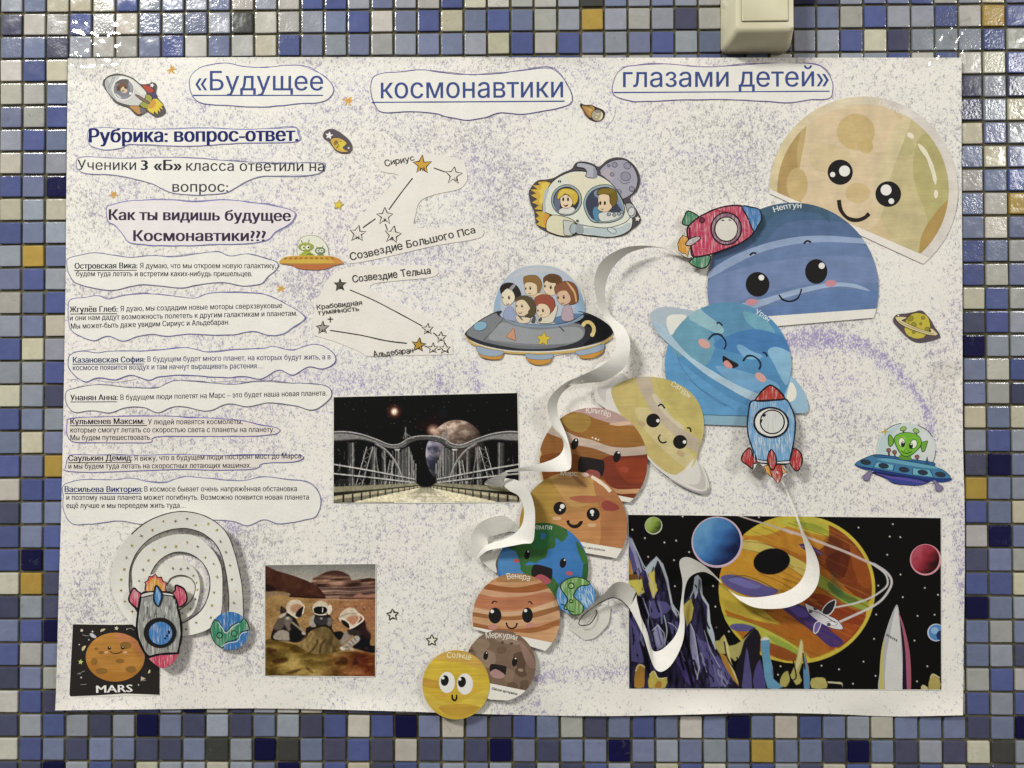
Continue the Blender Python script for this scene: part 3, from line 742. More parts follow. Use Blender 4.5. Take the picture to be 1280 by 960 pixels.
# ------------------------------------------------------------------ smiling planets cut from printed card
FK, FL, FM, FN, F5 = (830, 100, 3.368), (730, 280, 4.267), (560, 460, 3.765), (510, 640, 4.0), (500, 720, 4.0)
BLK = '#1c1a1a'
def chord_disc(cx, cy, rx, ry, cuts, fr, n=72, rot=0):
    """circle with straight cuts ((x,y) -> (x,y) in picture coordinates, keeps the centre side)"""
    xy = ell(cx, cy, rx, ry, rot, n)
    for (x0, y0, x1, y1) in cuts:
        a, b = np.array([x0, y0], float), np.array([x1, y1], float)
        nr = np.array([-(b - a)[1], (b - a)[0]])
        if nr @ (np.array([cx, cy]) - a) < 0: nr = -nr
        out = []
        for k in range(len(xy)):
            p, q = xy[k - 1], xy[k]; dp, dq = nr @ (p - a), nr @ (q - a)
            if (dp < 0) != (dq < 0): out.append(p + (q - p) * dp / (dp - dq))
            if dq >= 0: out.append(q)
        xy = np.array(out)
    return pts2(xy, fr)
GP = 'smiling planets cut from card'
PILE = []
def planet(nm_, label, fr, h, at):
    if h is None: h = PILE[-1].h + .00006        # each card is glued over the last
    PILE.append(Thing('planet_cutout', label, 'planet cut-out', h, pts2(at, fr)[0], GP, fr=fr))
    return PILE[-1]
def eye(th, cx, cy, rx, ry, hl, rot=0, lab=None):
    a = th.part('eye', lab); a.fin = 'print'
    a.e(BLK, cx, cy, rx, ry, rot)
    for (x, y, r) in hl: a.e('#dedbd4', x, y, r)
def strokes(th, name, lst, w=1.6, col=BLK):
    for q in lst: th.part(name).l(col, q, w, 6)
def cheeks(th, lst, col):
    for (x, y, rx, ry, rot) in lst: th.part('cheek').e(col, x, y, rx, ry, rot)
def mouth_open(th, body, tongue, tcol):
    m = th.part('mouth'); m.p('#241f1e', body, 4)
    g = th.part('tongue', parent=m); g.p(tcol, tongue, 5)
    return m

# ---- Pluto
h0 = H_SHEET + 0.0006
t = planet('pluto', 'largest planet cut-out, beige and olive smiling Pluto in a pale rim at top right', FK, h0, [841, 700])
a = t.part('paper', 'white gluing edge showing below the face'); q = chord_disc(841, 466, 397, 397, [(440, 476, 1085, 772)], FK)
a.sheet('#dcd6cb', None, xy=q)
face = chord_disc(841, 466, 397, 397, [(470, 470, 1100, 740)], FK)
a = t.part('face'); a.fin = 'watercolour'
def pl_rim(u, v): return blend('#c4ae7a', '#cfc6bd', np.clip(u * .7 + .45, 0, 1))
a.clip = face
ga = np.linspace(0, 2 * np.pi, 90, endpoint=False)
for k in range(10):
    x0 = 440 + k * 80
    c = blend('#cdbd94', '#d0c8bf', np.array([k / 9 if k < 6 else 1.0]))[0]
    a.p(c, [x0, 0, x0 + 80.4, 0, x0 + 80.4, 900, x0, 900], 0)
inner = clip_convex(chord_disc(838, 463, 361, 361, [], FK), face)
a.clip = inner
a.p('#c8b28a', [400, 60, 1250, 60, 1250, 860, 400, 860], 0)
a.p('#ab905c', [400, 60, 700, 60, 630, 190, 580, 300, 575, 420, 600, 540, 500, 580, 400, 500], 5)
a.p('#b7a06c', [600, 170, 680, 190, 620, 320, 610, 460, 580, 440, 560, 300], 5)
a.p('#cfba97', [640, 100, 860, 60, 1000, 180, 1000, 330, 900, 600, 760, 640, 600, 560, 570, 420, 590, 270], 6)
a.p('#bdb082', [1000, 60, 1250, 60, 1250, 760, 1060, 760, 930, 620, 920, 520, 960, 380, 1010, 260, 1040, 170], 5)
a.p('#aea56e', [1090, 230, 1250, 200, 1250, 760, 1070, 760, 1110, 600, 1060, 450, 1050, 330], 5)
a.p('#a98c50', [1090, 640, 1210, 500, 1210, 700, 1090, 760], 5)
a.e('#c2aa76', 808, 218, 80, 76); a.e('#c0a970', 852, 280, 28, 30); a.e('#b2a878', 1015, 282, 40, 40); a.e('#c6ae7e', 815, 475, 52, 42); a.e('#bda572', 560, 440, 45, 70); a.e('#c9b68e', 700, 330, 90, 60)
a.p('#c9bb93', [900, 380, 1000, 160, 1040, 170, 960, 390, 920, 560, 890, 560], 5)
eye(t, 742, 388, 53, 53, [(760, 383, 23), (710, 398, 11)]); eye(t, 944, 480, 54, 54, [(935, 463, 23), (957, 510, 12)])
t.part('mouth').l('#2a221c', [736, 505, 745, 548, 772, 580, 808, 590, 842, 581, 864, 562], 3.6, 8)
g = t.part('gloss_mark'); g.e('#dcd5bd', 1038, 234, 17, 10, 40); g.l('#dcd5bd', [1070, 268, 1108, 320, 1133, 385, 1144, 440], 4.2, 8, taper=True); g.e('#dcd5bd', 1145, 480, 9, 18)
t.part('lettering').t('Плутон', 903, 106, 1003, 152, 6.2, '#e4ded0', 0.0, .3, arc=1.2)

# ---- Neptune
t = planet('neptune', 'blue smiling Neptune planet cut-out with two light bands, overlapping the beige one', FK, None, [543, 900])
cut = (900, 962, 180, 1012)
a = t.part('paper', 'white gluing edge below the face'); a.sheet('#dcd8cf', None, xy=chord_disc(543, 878, 361, 362, [(890, 1000, 180, 1062)], FK))
a = t.part('face'); a.fin = 'watercolour'; a.clip = chord_disc(543, 878, 361, 362, [cut], FK)
a.p('#64799f', [100, 400, 1000, 400, 1000, 1100, 100, 1100], 0)
a.p('#52688c', [180, 860, 250, 770, 420, 690, 640, 655, 930, 690, 930, 400, 180, 400], 5)
a.p('#46617f', [380, 700, 520, 600, 760, 600, 900, 680, 760, 400, 380, 400], 5)
a.p('#405a70', [400, 640, 480, 560, 640, 560, 700, 600, 640, 480, 400, 480], 5)
a.p('#8a9cba', [185, 812, 270, 752, 400, 697, 540, 664, 680, 655, 870, 672, 870, 690, 700, 682, 560, 690, 420, 722, 300, 775, 190, 835], 5)
a.p('#6e80a6', [180, 850, 300, 800, 480, 760, 700, 740, 920, 760, 920, 850, 700, 850, 450, 890, 180, 960], 5)
a.p('#5d77a2', [400, 970, 620, 900, 800, 880, 920, 900, 920, 1050, 180, 1050], 5)
a.p('#93a5c0', [300, 950, 420, 920, 560, 880, 700, 854, 800, 858, 868, 888, 780, 872, 700, 872, 580, 898, 470, 930, 420, 950, 300, 985], 5)
eye(t, 394, 860, 50, 52, [(410, 832, 12)]); eye(t, 641, 806, 47, 52, [(664, 782, 13)])
strokes(t, 'eyebrow', [[361, 738, 374, 728, 389, 730], [589, 689, 602, 677, 619, 683]], 1.9)
strokes(t, 'mouth', [[484, 904, 500, 924, 530, 932, 560, 921, 573, 900, 579, 879]], 1.7)
cheeks(t, [(369, 935, 25, 14, -4), (702, 856, 24, 14, -4)], '#bd828c')
t.part('lettering').t('Нептун', 466, 558, 577, 540, 7, '#dbdcd8', 0.008, .25, arc=2.2)

# ---- Uranus
t = planet('uranus', 'light blue laughing Uranus planet cut-out with a pale tilted ring', FL, None, [770, 980])
a = t.part('paper', 'pale blue gluing edge'); a.sheet('#7fa3b4', None, xy=chord_disc(768, 755, 338, 338, [(430, 1062, 1120, 1085)], FL))
lob = [355, 500, 362, 470, 395, 448, 450, 442, 520, 452, 600, 480, 560, 620, 470, 640, 400, 590, 368, 545]
a = t.part('ring', 'pale grey blue ring lobe'); a.sheet('#a3b1b9', lob, 5); a.p('#d6d6cc', [440, 512, 452, 490, 490, 482, 545, 490, 520, 540, 468, 590, 445, 555], 5)
lob2 = [1040, 800, 1110, 815, 1165, 880, 1196, 960, 1190, 1000, 1150, 1010, 1060, 1000, 990, 960]
a = t.part('ring', 'light blue ring lobe'); a.sheet('#8fb0c6', lob2, 5); a.p('#dbd8ca', [1080, 940, 1098, 850, 1118, 855, 1134, 900, 1120, 940], 5)
a = t.part('face'); a.fin = 'watercolour'; a.clip = chord_disc(768, 755, 338, 338, [(430, 1010, 1120, 1030)], FL)
a.p('#4f86b0', [400, 380, 1150, 380, 1150, 1150, 400, 1150], 0)
a.p('#6596ab', [400, 380, 760, 380, 640, 500, 700, 640, 640, 760, 560, 700, 440, 690], 5)
a.p('#5788a8', [640, 430, 900, 400, 900, 560, 760, 620, 690, 540], 5)
a.p('#8ab0b8', [560, 500, 600, 440, 650, 480, 735, 545, 742, 580, 700, 580, 620, 540], 5)
a.p('#6a9fb0', [850, 470, 880, 470, 960, 500, 1010, 560, 1015, 590, 980, 595, 900, 550, 860, 510], 5)
a.p('#4577ab', [690, 640, 900, 560, 1100, 620, 1100, 680, 960, 700, 820, 690], 5)
a.p('#74a2c2', [815, 655, 840, 645, 900, 680, 950, 700, 930, 720, 860, 715], 5)
a.p('#7fabc6', [980, 680, 1020, 655, 1090, 680, 1110, 720, 1080, 860, 1010, 740], 5)
a.p('#6d9dc0', [700, 760, 900, 800, 1040, 860, 1000, 940, 860, 900], 5)
a.p('#5a92bd', [430, 640, 500, 720, 620, 820, 780, 930, 900, 990, 880, 1100, 420, 1100], 5)
for q in ([495, 690, 520, 760, 600, 860, 700, 930, 800, 990], [560, 830, 620, 880, 700, 940, 760, 970]): a.l('#456f9a', q, .6, 6)
a = t.part('ring', 'pale ring band across the planet'); a.fin = 'watercolour'
a.p('#a4bccb', [372, 520, 420, 540, 470, 600, 560, 700, 680, 780, 800, 850, 900, 895, 1000, 930, 985, 962, 880, 935, 760, 870, 640, 795, 520, 695, 430, 620, 385, 570], 5)
for q in ([663, 616, 690, 590, 725, 590, 752, 620, 757, 645, 747, 668], [848, 732, 868, 706, 900, 704, 930, 724, 942, 750, 934, 776]): t.part('eye', 'laughing closed eye').l('#1d2a36', q, 1.9, 7)
strokes(t, 'eyebrow', [[707, 531, 722, 526, 738, 543], [953, 684, 970, 690, 977, 708]], 1.7, '#1d2a36')
mouth_open(t, [742, 703, 770, 718, 824, 750, 800, 768, 765, 760, 742, 740], [744, 738, 765, 728, 792, 760, 775, 770, 750, 757], '#c98a86')
cheeks(t, [(641, 638, 35, 22, 32), (942, 818, 34, 20, 38)], '#c79a92')
t.part('lettering').t('Уран', 912, 478, 978, 522, 6.4, '#dfe2e0', 0.0, .3, arc=1.2)

# ---- Saturn
t = planet('saturn', 'pale yellow Saturn planet cut-out with a small smile and grey ring', FM, None, [990, 500])
a = t.part('ring', 'pale grey ring paper'); a.sheet('#cfcbc2', [690, 110, 700, 55, 740, 30, 800, 30, 860, 60, 1160, 420, 1195, 455, 1225, 530, 1228, 575, 1200, 592, 1150, 580, 1080, 540, 1000, 485, 940, 425, 800, 240, 700, 160], 4)
a.p('#bdb8b3', [705, 120, 712, 65, 745, 42, 800, 45, 770, 75, 745, 110, 740, 160], 5); a.p('#b9b4ae', [1170, 430, 1205, 500, 1212, 560, 1190, 572, 1130, 548, 1175, 545, 1190, 500], 5)
a.p('#a3999a', [1040, 515, 1110, 555, 1180, 580, 1216, 575, 1222, 560, 1228, 578, 1200, 594, 1140, 576, 1070, 540], 4)
a = t.part('face'); a.fin = 'watercolour'
body = [768, 105, 800, 75, 860, 50, 950, 41, 1050, 60, 1130, 105, 1180, 165, 1203, 240, 1200, 320, 1178, 385, 1168, 430, 1155, 460, 1110, 492, 1050, 500, 980, 455, 930, 400, 880, 330, 840, 260, 790, 180]
xyb = spline(pts2(body, FM), 4, True)
a.raw(xyb, '#beb068')
a.clip = xyb
a.p('#b8a964', [1000, 40, 1210, 120, 1210, 340, 1120, 260, 1000, 120], 5); a.p('#bba96a', [760, 60, 880, 40, 900, 200, 960, 330, 1100, 440, 1160, 470, 1000, 520, 760, 300], 5)
a.p('#c4b583', [880, 200, 960, 200, 1080, 330, 1160, 430, 1120, 470, 960, 330], 5)
a.p('#b5a690', [885, 40, 950, 38, 970, 110, 1020, 200, 1110, 290, 1200, 350, 1175, 400, 1080, 330, 980, 230, 915, 130], 5)
a.p('#c2b89c', [960, 130, 985, 130, 1050, 225, 1110, 275, 1095, 285, 1010, 210], 5)
a.p('#cfcabd', [1080, 500, 1110, 480, 1160, 425, 1170, 450, 1150, 500, 1110, 520], 4)
eye(t, 966, 247, 33, 33, [(988, 248, 8)]); eye(t, 1092, 348, 33, 33, [(1113, 348, 8)])
strokes(t, 'eyebrow', [[988, 180, 1004, 171, 1021, 190], [1125, 281, 1139, 284, 1143, 301]], 1.5)
strokes(t, 'mouth', [[1001, 313, 991, 326, 997, 344, 1012, 352, 1029, 346]], 1.5)
cheeks(t, [(911, 262, 19, 13, 25), (1095, 402, 20, 13, 35)], '#b39c74')
t.part('lettering').t('Сатурн', 1048, 84, 1130, 142, 6.6, '#e2dec8', 0.0, .3, arc=1.4)

# ---- Jupiter
t = planet('jupiter', 'brown striped Jupiter planet cut-out with open mouth, behind the curling ribbon', FM, None, [690, 620])
a = t.part('paper', 'white gluing edge below the face'); a.sheet('#d9d3c4', None, xy=chord_disc(683, 442, 256, 256, [(420, 560, 900, 640)], FM))
a = t.part('face'); a.fin = 'woodprint'; a.clip = chord_disc(683, 442, 256, 256, [(420, 528, 900, 618)], FM)
a.p('#8b5a2f', [400, 150, 960, 150, 960, 720, 400, 720], 0)
a.p('#93642f', [500, 180, 700, 200, 900, 280, 940, 380, 700, 350, 560, 270, 480, 280], 5)
a.p('#9d7c3c', [530, 240, 600, 212, 660, 225, 672, 260, 640, 300, 590, 298, 550, 270], 5)
a.p('#b09089', [570, 200, 650, 175, 760, 185, 870, 260, 860, 270, 780, 262, 700, 240, 640, 215], 5)
a.p('#caa98e', [760, 262, 800, 255, 850, 250, 858, 264, 810, 272, 770, 268], 4)
a.p('#7a451f', [430, 420, 560, 400, 700, 430, 950, 420, 950, 560, 700, 520, 430, 520], 4)
a.p('#763423', [740, 420, 950, 410, 950, 640, 860, 640, 760, 560, 720, 480], 5)
a.p('#8a3b22', [790, 440, 950, 430, 950, 520, 850, 540], 5)
a.p('#baa595', [470, 270, 540, 290, 600, 320, 680, 340, 760, 368, 850, 375, 950, 365, 950, 400, 870, 412, 780, 412, 690, 380, 600, 360, 530, 330, 460, 300], 5)
a.p('#c9b48c', [420, 520, 420, 380, 440, 400, 432, 440, 450, 540], 4)
a.p('#b98c62', [730, 545, 800, 570, 900, 568, 930, 575, 900, 590, 800, 590], 5)
a.p('#6c2f1c', [760, 600, 900, 592, 900, 625, 800, 620], 4)
for (x, y, r) in ((680, 328, 4), (695, 333, 5), (708, 338, 4)): a.e('#dcd2c2', x, y, r)
eye(t, 597, 357, 16, 27, [(603, 340, 4)], 18); eye(t, 795, 417, 17, 28, [(803, 398, 5)], 15)
mouth_open(t, [618, 424, 640, 418, 720, 432, 735, 445, 733, 490, 715, 512, 640, 505, 612, 480], [640, 498, 668, 478, 708, 488, 716, 512, 690, 520, 650, 515], '#8f4a42')
cheeks(t, [(830, 478, 22, 14, 8)], '#9c4433')
t.part('lettering').t('Юпитер', 650, 213, 762, 233, 7.2, '#e3ddd2', 0.0, .3, arc=1.4)

# ---- Mars
t = planet('mars', 'tan wood-toned smiling Mars planet cut-out with two white gloss strokes', FM, None, [590, 860])
a = t.part('paper', 'white gluing edge with a line of script'); a.sheet('#dcd8ca', None, xy=chord_disc(590, 742, 254, 254, [(330, 815, 850, 905), (842, 700, 847, 900)], FM))
a.t('основе материала', 596, 842, 738, 863, 3.2, '#3a332c', .02, .3)
a = t.part('face'); a.fin = 'woodprint'; a.clip = chord_disc(590, 742, 254, 254, [(330, 768, 850, 856)], FM)
a.p('#ae7f48', [300, 450, 900, 450, 900, 1000, 300, 1000], 0)
a.p('#a3823d', [320, 520, 480, 480, 520, 600, 480, 720, 400, 780, 320, 760], 5)
a.p('#b58c53', [480, 480, 640, 480, 700, 600, 600, 660, 520, 580], 5)
a.p('#a86f45', [690, 520, 860, 560, 860, 900, 700, 860, 720, 700], 5)
a.p('#ba8350', [520, 700, 700, 690, 700, 860, 560, 860], 5)
a.p('#97463a', [722, 640, 745, 622, 790, 640, 806, 660, 780, 672, 735, 668], 5)
a.p('#a56144', [570, 610, 640, 600, 740, 612, 700, 632, 620, 632], 5)
a.p('#a8746b', [640, 490, 670, 480, 700, 505, 690, 520, 660, 515], 5)
a.p('#9c6a49', [585, 500, 610, 515, 650, 550, 645, 562, 600, 530], 5)
eye(t, 526, 660, 30, 31, [(538, 651, 11), (528, 668, 5)]); eye(t, 683, 688, 31, 31, [(678, 677, 10), (680, 692, 5)])
t.part('mouth').l('#241b16', [563, 717, 570, 735, 590, 746, 612, 742, 626, 726, 627, 720], 3.2, 6)
cheeks(t, [(513, 708, 21, 9, 0), (677, 740, 21, 9, 0)], '#c9a279')
g = t.part('gloss_mark'); g.e('#e3c3b3', 645, 502, 18, 10, 8); g.l('#dfceb7', [675, 511, 705, 530, 740, 556, 765, 582], 3.4, 6)
t.part('lettering').t('Марс', 531, 507, 607, 509, 6.4, '#e0d6c2', 0.0, .3, arc=.4)

# ---- Earth
t = planet('earth', 'blue and green Earth planet cut-out with wide open mouth and red cheeks', FN, None, [675, 480])
xyd = chord_disc(675, 280, 227, 227, [], FN)
t.part('paper').sheet('#d6d4cc', None, xy=xyd)
a = t.part('face'); a.fin = 'watercolour'; a.clip = xyd
a.p('#3a72ad', [400, 30, 950, 30, 950, 540, 400, 540], 0)
G = '#386534'
a.p('#4a80b4', [450, 230, 520, 190, 580, 240, 560, 330, 480, 340], 5)
a.p(G, [520, 130, 600, 50, 760, 60, 800, 110, 770, 150, 740, 130, 735, 175, 700, 190, 690, 225, 660, 240, 640, 255, 600, 250, 570, 290, 560, 260, 540, 200, 500, 175], 4)
a.p('#31713f', [600, 80, 700, 70, 720, 140, 660, 190, 610, 160], 5)
a.p('#3a72ad', [665, 105, 690, 110, 685, 130, 668, 135], 5)
a.p(G, [560, 280, 640, 265, 700, 300, 760, 380, 740, 440, 700, 420, 620, 340], 4)
a.p('#2f5a33', [880, 250, 910, 240, 910, 420, 860, 430, 870, 330], 4); a.p(G, [700, 370, 760, 390, 760, 470, 720, 480], 4); a.p('#386534', [840, 150, 880, 190, 900, 250, 870, 250], 4)
eye(t, 596, 213, 14, 24, [(601, 198, 4)], 10); eye(t, 775, 255, 16, 25, [(783, 240, 4)], 10)
mouth_open(t, [626, 268, 650, 263, 712, 280, 722, 292, 716, 340, 690, 350, 630, 330, 616, 305], [634, 325, 668, 312, 712, 338, 708, 356, 675, 362, 640, 345], '#a2505a')
cheeks(t, [(542, 244, 15, 10, 5), (806, 307, 18, 10, 5)], '#b35358')
t.part('lettering').t('Земля', 618, 92, 718, 90, 6.6, '#d8ddd6', 0.0, .3, arc=1.2)

# ---- Venus
t = planet('venus', 'peach and brown striped smiling Venus planet cut-out', FN, None, [540, 640])
a = t.part('paper', 'white gluing edge below the face'); a.sheet('#dcd9cf', None, xy=chord_disc(541, 528, 219, 222, [(320, 580, 735, 710), (752, 560, 735, 670)], FN))
a = t.part('face'); a.fin = 'woodprint'; a.clip = chord_disc(541, 528, 219, 222, [(320, 572, 735, 656)], FN)
a.p('#bb8560', [300, 290, 800, 290, 800, 760, 300, 760], 0)
for c, q in (('#9c7346', [440, 345, 500, 300, 600, 305, 650, 345, 560, 352]), ('#b88a62', [420, 355, 540, 350, 680, 345, 700, 372, 560, 378, 410, 378]), ('#95592f', [400, 360, 470, 372, 560, 376, 690, 350, 712, 375, 640, 398, 520, 402, 385, 385]),
             ('#c39673', [370, 385, 480, 405, 620, 402, 720, 378, 735, 400, 600, 420, 450, 425, 350, 410]), ('#b0714f', [345, 412, 450, 428, 560, 425, 690, 400, 745, 430, 640, 470, 500, 490, 330, 470]), ('#c7a37f', [325, 478, 450, 500, 580, 492, 700, 455, 752, 440, 756, 470, 640, 505, 480, 518, 322, 500]),
             ('#93633a', [322, 500, 450, 522, 560, 518, 680, 488, 756, 470, 758, 490, 640, 525, 500, 540, 320, 520]), ('#c5986f', [318, 522, 480, 545, 640, 528, 760, 492, 762, 530, 640, 560, 480, 572, 318, 550]), ('#9b6237', [318, 552, 480, 585, 640, 575, 764, 535, 764, 565, 640, 600, 520, 605, 318, 572]), ('#c09167', [480, 600, 640, 605, 764, 570, 764, 680, 480, 640])):
    a.p(c, q, 5)
eye(t, 435, 518, 32, 40, [(421, 497, 9)]); eye(t, 597, 516, 27, 38, [(588, 493, 8)])
strokes(t, 'eyebrow', [[419, 458, 430, 446, 446, 451], [599, 452, 612, 449, 622, 463]], 1.4, '#3b2c22')
strokes(t, 'mouth', [[491, 553, 500, 575, 520, 583, 538, 574, 546, 555]], 1.7)
cheeks(t, [(425, 575, 24, 14, 5), (612, 566, 24, 12, -8)], '#b97f72')
t.part('lettering').t('Венера', 497, 336, 606, 345, 7.2, '#e3dccb', 0.0, .3, arc=1.8)

# ---- Mercury
t = planet('mercury', 'grey brown cratered Mercury planet cut-out with open mouth, beside the yellow sun', FN, None, [463, 930])
a = t.part('paper', 'white gluing edge with a line of script'); a.sheet('#dcd9ce', None, xy=chord_disc(463, 767, 176, 178, [(290, 930, 620, 950)], FN))
a.t('Шаблон материала', 418, 888, 545, 916, 3.4, '#2e2a28', .03, .3)
a = t.part('face'); a.fin = 'watercolour'; a.clip = chord_disc(463, 767, 176, 178, [(290, 832, 640, 903)], FN)
a.p('#76604f', [250, 570, 660, 570, 660, 960, 250, 960], 0)
for c, q in (('#8a745f', [320, 660, 350, 635, 395, 640, 410, 665, 380, 695, 340, 700]), ('#6a5240', [440, 690, 462, 672, 490, 676, 490, 700, 460, 710]), ('#5b4636', [525, 720, 545, 702, 580, 700, 590, 740, 585, 790, 595, 815, 560, 825, 535, 800, 545, 770]), ('#604c3d', [495, 860, 520, 848, 548, 865, 540, 888, 500, 880]),
             ('#8b6e62', [560, 640, 620, 720, 638, 780, 600, 770, 570, 700]), ('#63503f', [560, 850, 600, 840, 600, 880, 575, 890]), ('#8a7462', [340, 700, 400, 690, 440, 720, 420, 780, 360, 760]), ('#8d7866', [430, 600, 520, 620, 560, 660, 500, 660, 440, 640]), ('#806a56', [480, 780, 530, 800, 520, 850, 480, 840])):
    a.p(c, q, 5)
for (x, y, rx, ry) in ((472, 653, 8, 8), (517, 658, 10, 6), (315, 694, 12, 7), (566, 878, 7, 10)): a.e('#5a4636', x, y, rx, ry)
a.e('#96806d', 563, 790, 14, 8, 10)
eye(t, 389, 718, 12, 22, [(393, 705, 3)], 10); eye(t, 533, 748, 13, 24, [(538, 732, 4)], 10)
mouth_open(t, [412, 764, 430, 760, 485, 770, 492, 780, 486, 815, 470, 824, 425, 808, 408, 790], [412, 800, 440, 786, 482, 812, 474, 830, 440, 832, 415, 818], '#a3807a')
t.part('lettering').t('Меркурий', 391, 632, 542, 642, 7.4, '#e2dccf', 0.0, .3, arc=2.2)

# ---- Sun
t = planet('sun', 'yellow smiling sun cut-out with big white eyes hanging over the bottom edge', F5, None, [280, 715])
xyd = chord_disc(280, 544, 168, 173, [], F5)
t.part('paper').sheet('#d0c48a', None, xy=xyd)
a = t.part('face'); a.fin = 'woodprint'; a.clip = xyd
a.p('#c3a336', [100, 350, 460, 350, 460, 730, 100, 730], 0)
for c, q in (('#bf9a45', [180, 400, 260, 372, 380, 390, 430, 450, 380, 460, 300, 430, 200, 430]), ('#c7aa38', [120, 440, 200, 420, 380, 460, 440, 500, 440, 560, 300, 500, 120, 520]), ('#b58c33', [112, 510, 200, 530, 240, 560, 160, 560, 110, 545]), ('#caae42', [120, 580, 260, 640, 440, 560, 430, 640, 300, 700, 160, 660]), ('#b99235', [200, 650, 330, 640, 400, 660, 320, 700, 230, 690])): a.p(c, q, 5)
for (x, y, px, py, hx_, hy_) in ((235, 532, 224, 523, 215, 510), (325, 540, 310, 530, 300, 516)):
    e_ = t.part('eye'); e_.e('#d9d6cf', x, y, 40, 53); e_.e(BLK, px, py, 20, 27, 8); e_.e('#e2e0da', hx_, hy_, 7)
strokes(t, 'mouth', [[261, 593, 262, 612, 272, 622, 282, 614, 283, 593]], 1.6)
cheeks(t, [(215, 596, 20, 10, 0)], '#c39a3c')
t.part('lettering').t('Солнце', 238, 412, 351, 422, 7.4, '#e6dfc2', 0.0, .3, arc=2.0)
# ------------------------------------------------------------------ small printed cut-outs
FW, FX, FY, FV, FJ, FI, FU, FD = (120, 84, 12.8), (340, 290, 12.8), (1100, 380, 14.22), (1060, 520, 9.143), (640, 180, 7.111), (560, 310, 5.333), (600, 320, 8.0), (60, 680, 4.267)
HK = H_SHEET + 0.0005
DK = '#3a3232'
# dog in a little rocket
t = Thing('rocket_cutout', 'small grey rocket cut-out with a brown dog behind its round window, top left corner', 'rocket cut-out', HK, (175, 145), 'printed spaceship cut-outs', fr=FW)
a = t.part('paper'); a.sheet('#4a4444', [105, 260, 125, 195, 180, 150, 240, 120, 340, 100, 460, 120, 570, 160, 650, 215, 720, 270, 840, 265, 880, 240, 940, 250, 970, 290, 960, 360, 955, 410, 990, 490, 1060, 570, 1105, 670, 1105, 730, 1040, 780, 960, 795, 890, 760, 800, 705, 750, 740, 700, 772, 640, 765, 580, 710, 520, 650, 400, 610, 300, 560, 250, 500, 170, 390, 120, 310], 4)
a = t.part('hull'); a.p('#bdbdb8', [140, 260, 150, 205, 200, 160, 280, 135, 400, 128, 500, 150, 600, 195, 690, 270, 760, 340, 810, 410, 790, 480, 740, 560, 690, 615, 560, 615, 440, 590, 330, 545, 260, 480, 190, 390], 5, lw=.5)
a.p('#d0cec6', [330, 160, 450, 140, 600, 220, 720, 330, 800, 420, 700, 430, 600, 300, 480, 180], 5); a.p('#a4a6a5', [140, 270, 160, 210, 190, 200, 250, 380, 330, 530, 260, 480, 180, 380], 5)
a.l('#77767a', [270, 150, 240, 240, 190, 330], .6); a.l('#77767a', [300, 150, 265, 250, 215, 350], .5)
w_ = t.part('window'); w_.e('#d6d4cb', 440, 350, 178, 185); w_.e('#8a888a', 440, 352, 160, 160); w_.e('#77777d', 440, 355, 156, 152); w_.p('#5d5656', [300, 260, 400, 195, 520, 200, 500, 280, 400, 260], 5); w_.p('#8f8c97', [520, 230, 580, 290, 590, 370, 560, 400, 540, 320], 5); w_.p('#80828c', [340, 440, 440, 470, 540, 440, 500, 490, 400, 500], 5)
d = t.part('dog', parent=w_); d.p('#6b5038', [350, 300, 400, 250, 470, 260, 510, 300, 500, 350, 470, 390, 400, 380, 340, 370], 5); d.p('#c9b595', [400, 340, 440, 310, 460, 340, 500, 360, 490, 400, 440, 410, 400, 380], 5); d.e('#2a221c', 432, 378, 14, 12); d.e('#2a221c', 470, 328, 14, 14); d.p('#5b432f', [330, 310, 370, 300, 390, 360, 340, 380], 5)
w_.e('#e4e2dd', 552, 420, 22, 20); w_.p('#c7c7c4', [320, 420, 400, 480, 380, 490, 310, 430], 4)
a = t.part('fin', 'red and blue upper fin with a white star'); a.p('#a8463a', [735, 290, 830, 290, 900, 330, 930, 380, 900, 410, 830, 405, 790, 370], 5, lw=.5); a.p('#4a4562', [810, 410, 900, 415, 950, 410, 975, 460, 960, 490, 900, 490], 5); a.p('#e0ddd6', star_pts(897, 290, 38, 20, .5), 0)
t.part('fin', 'ochre lower fin').p('#b0834c', [530, 620, 690, 625, 715, 680, 715, 745, 690, 760, 640, 735, 580, 680], 5, lw=.5); t.part('shade_band').p('#6b6168', [700, 640, 800, 690, 770, 730, 720, 745], 4)
a = t.part('tail_band'); a.p('#94963f', [810, 430, 900, 490, 830, 660, 700, 610, 740, 560, 790, 490], 4, lw=.5); a.p('#7b6158', [625, 440, 690, 455, 850, 560, 820, 580, 700, 510], 5, lw=.4)
a = t.part('flame'); a.p('#d3b93b', [910, 510, 970, 505, 1020, 545, 1060, 590, 1080, 620, 1040, 612, 1070, 680, 1010, 640, 1030, 720, 985, 680, 990, 755, 930, 700, 920, 745, 860, 715, 820, 670], 1); a.p('#c58f3f', [905, 520, 960, 560, 930, 640, 860, 660, 840, 650], 4)
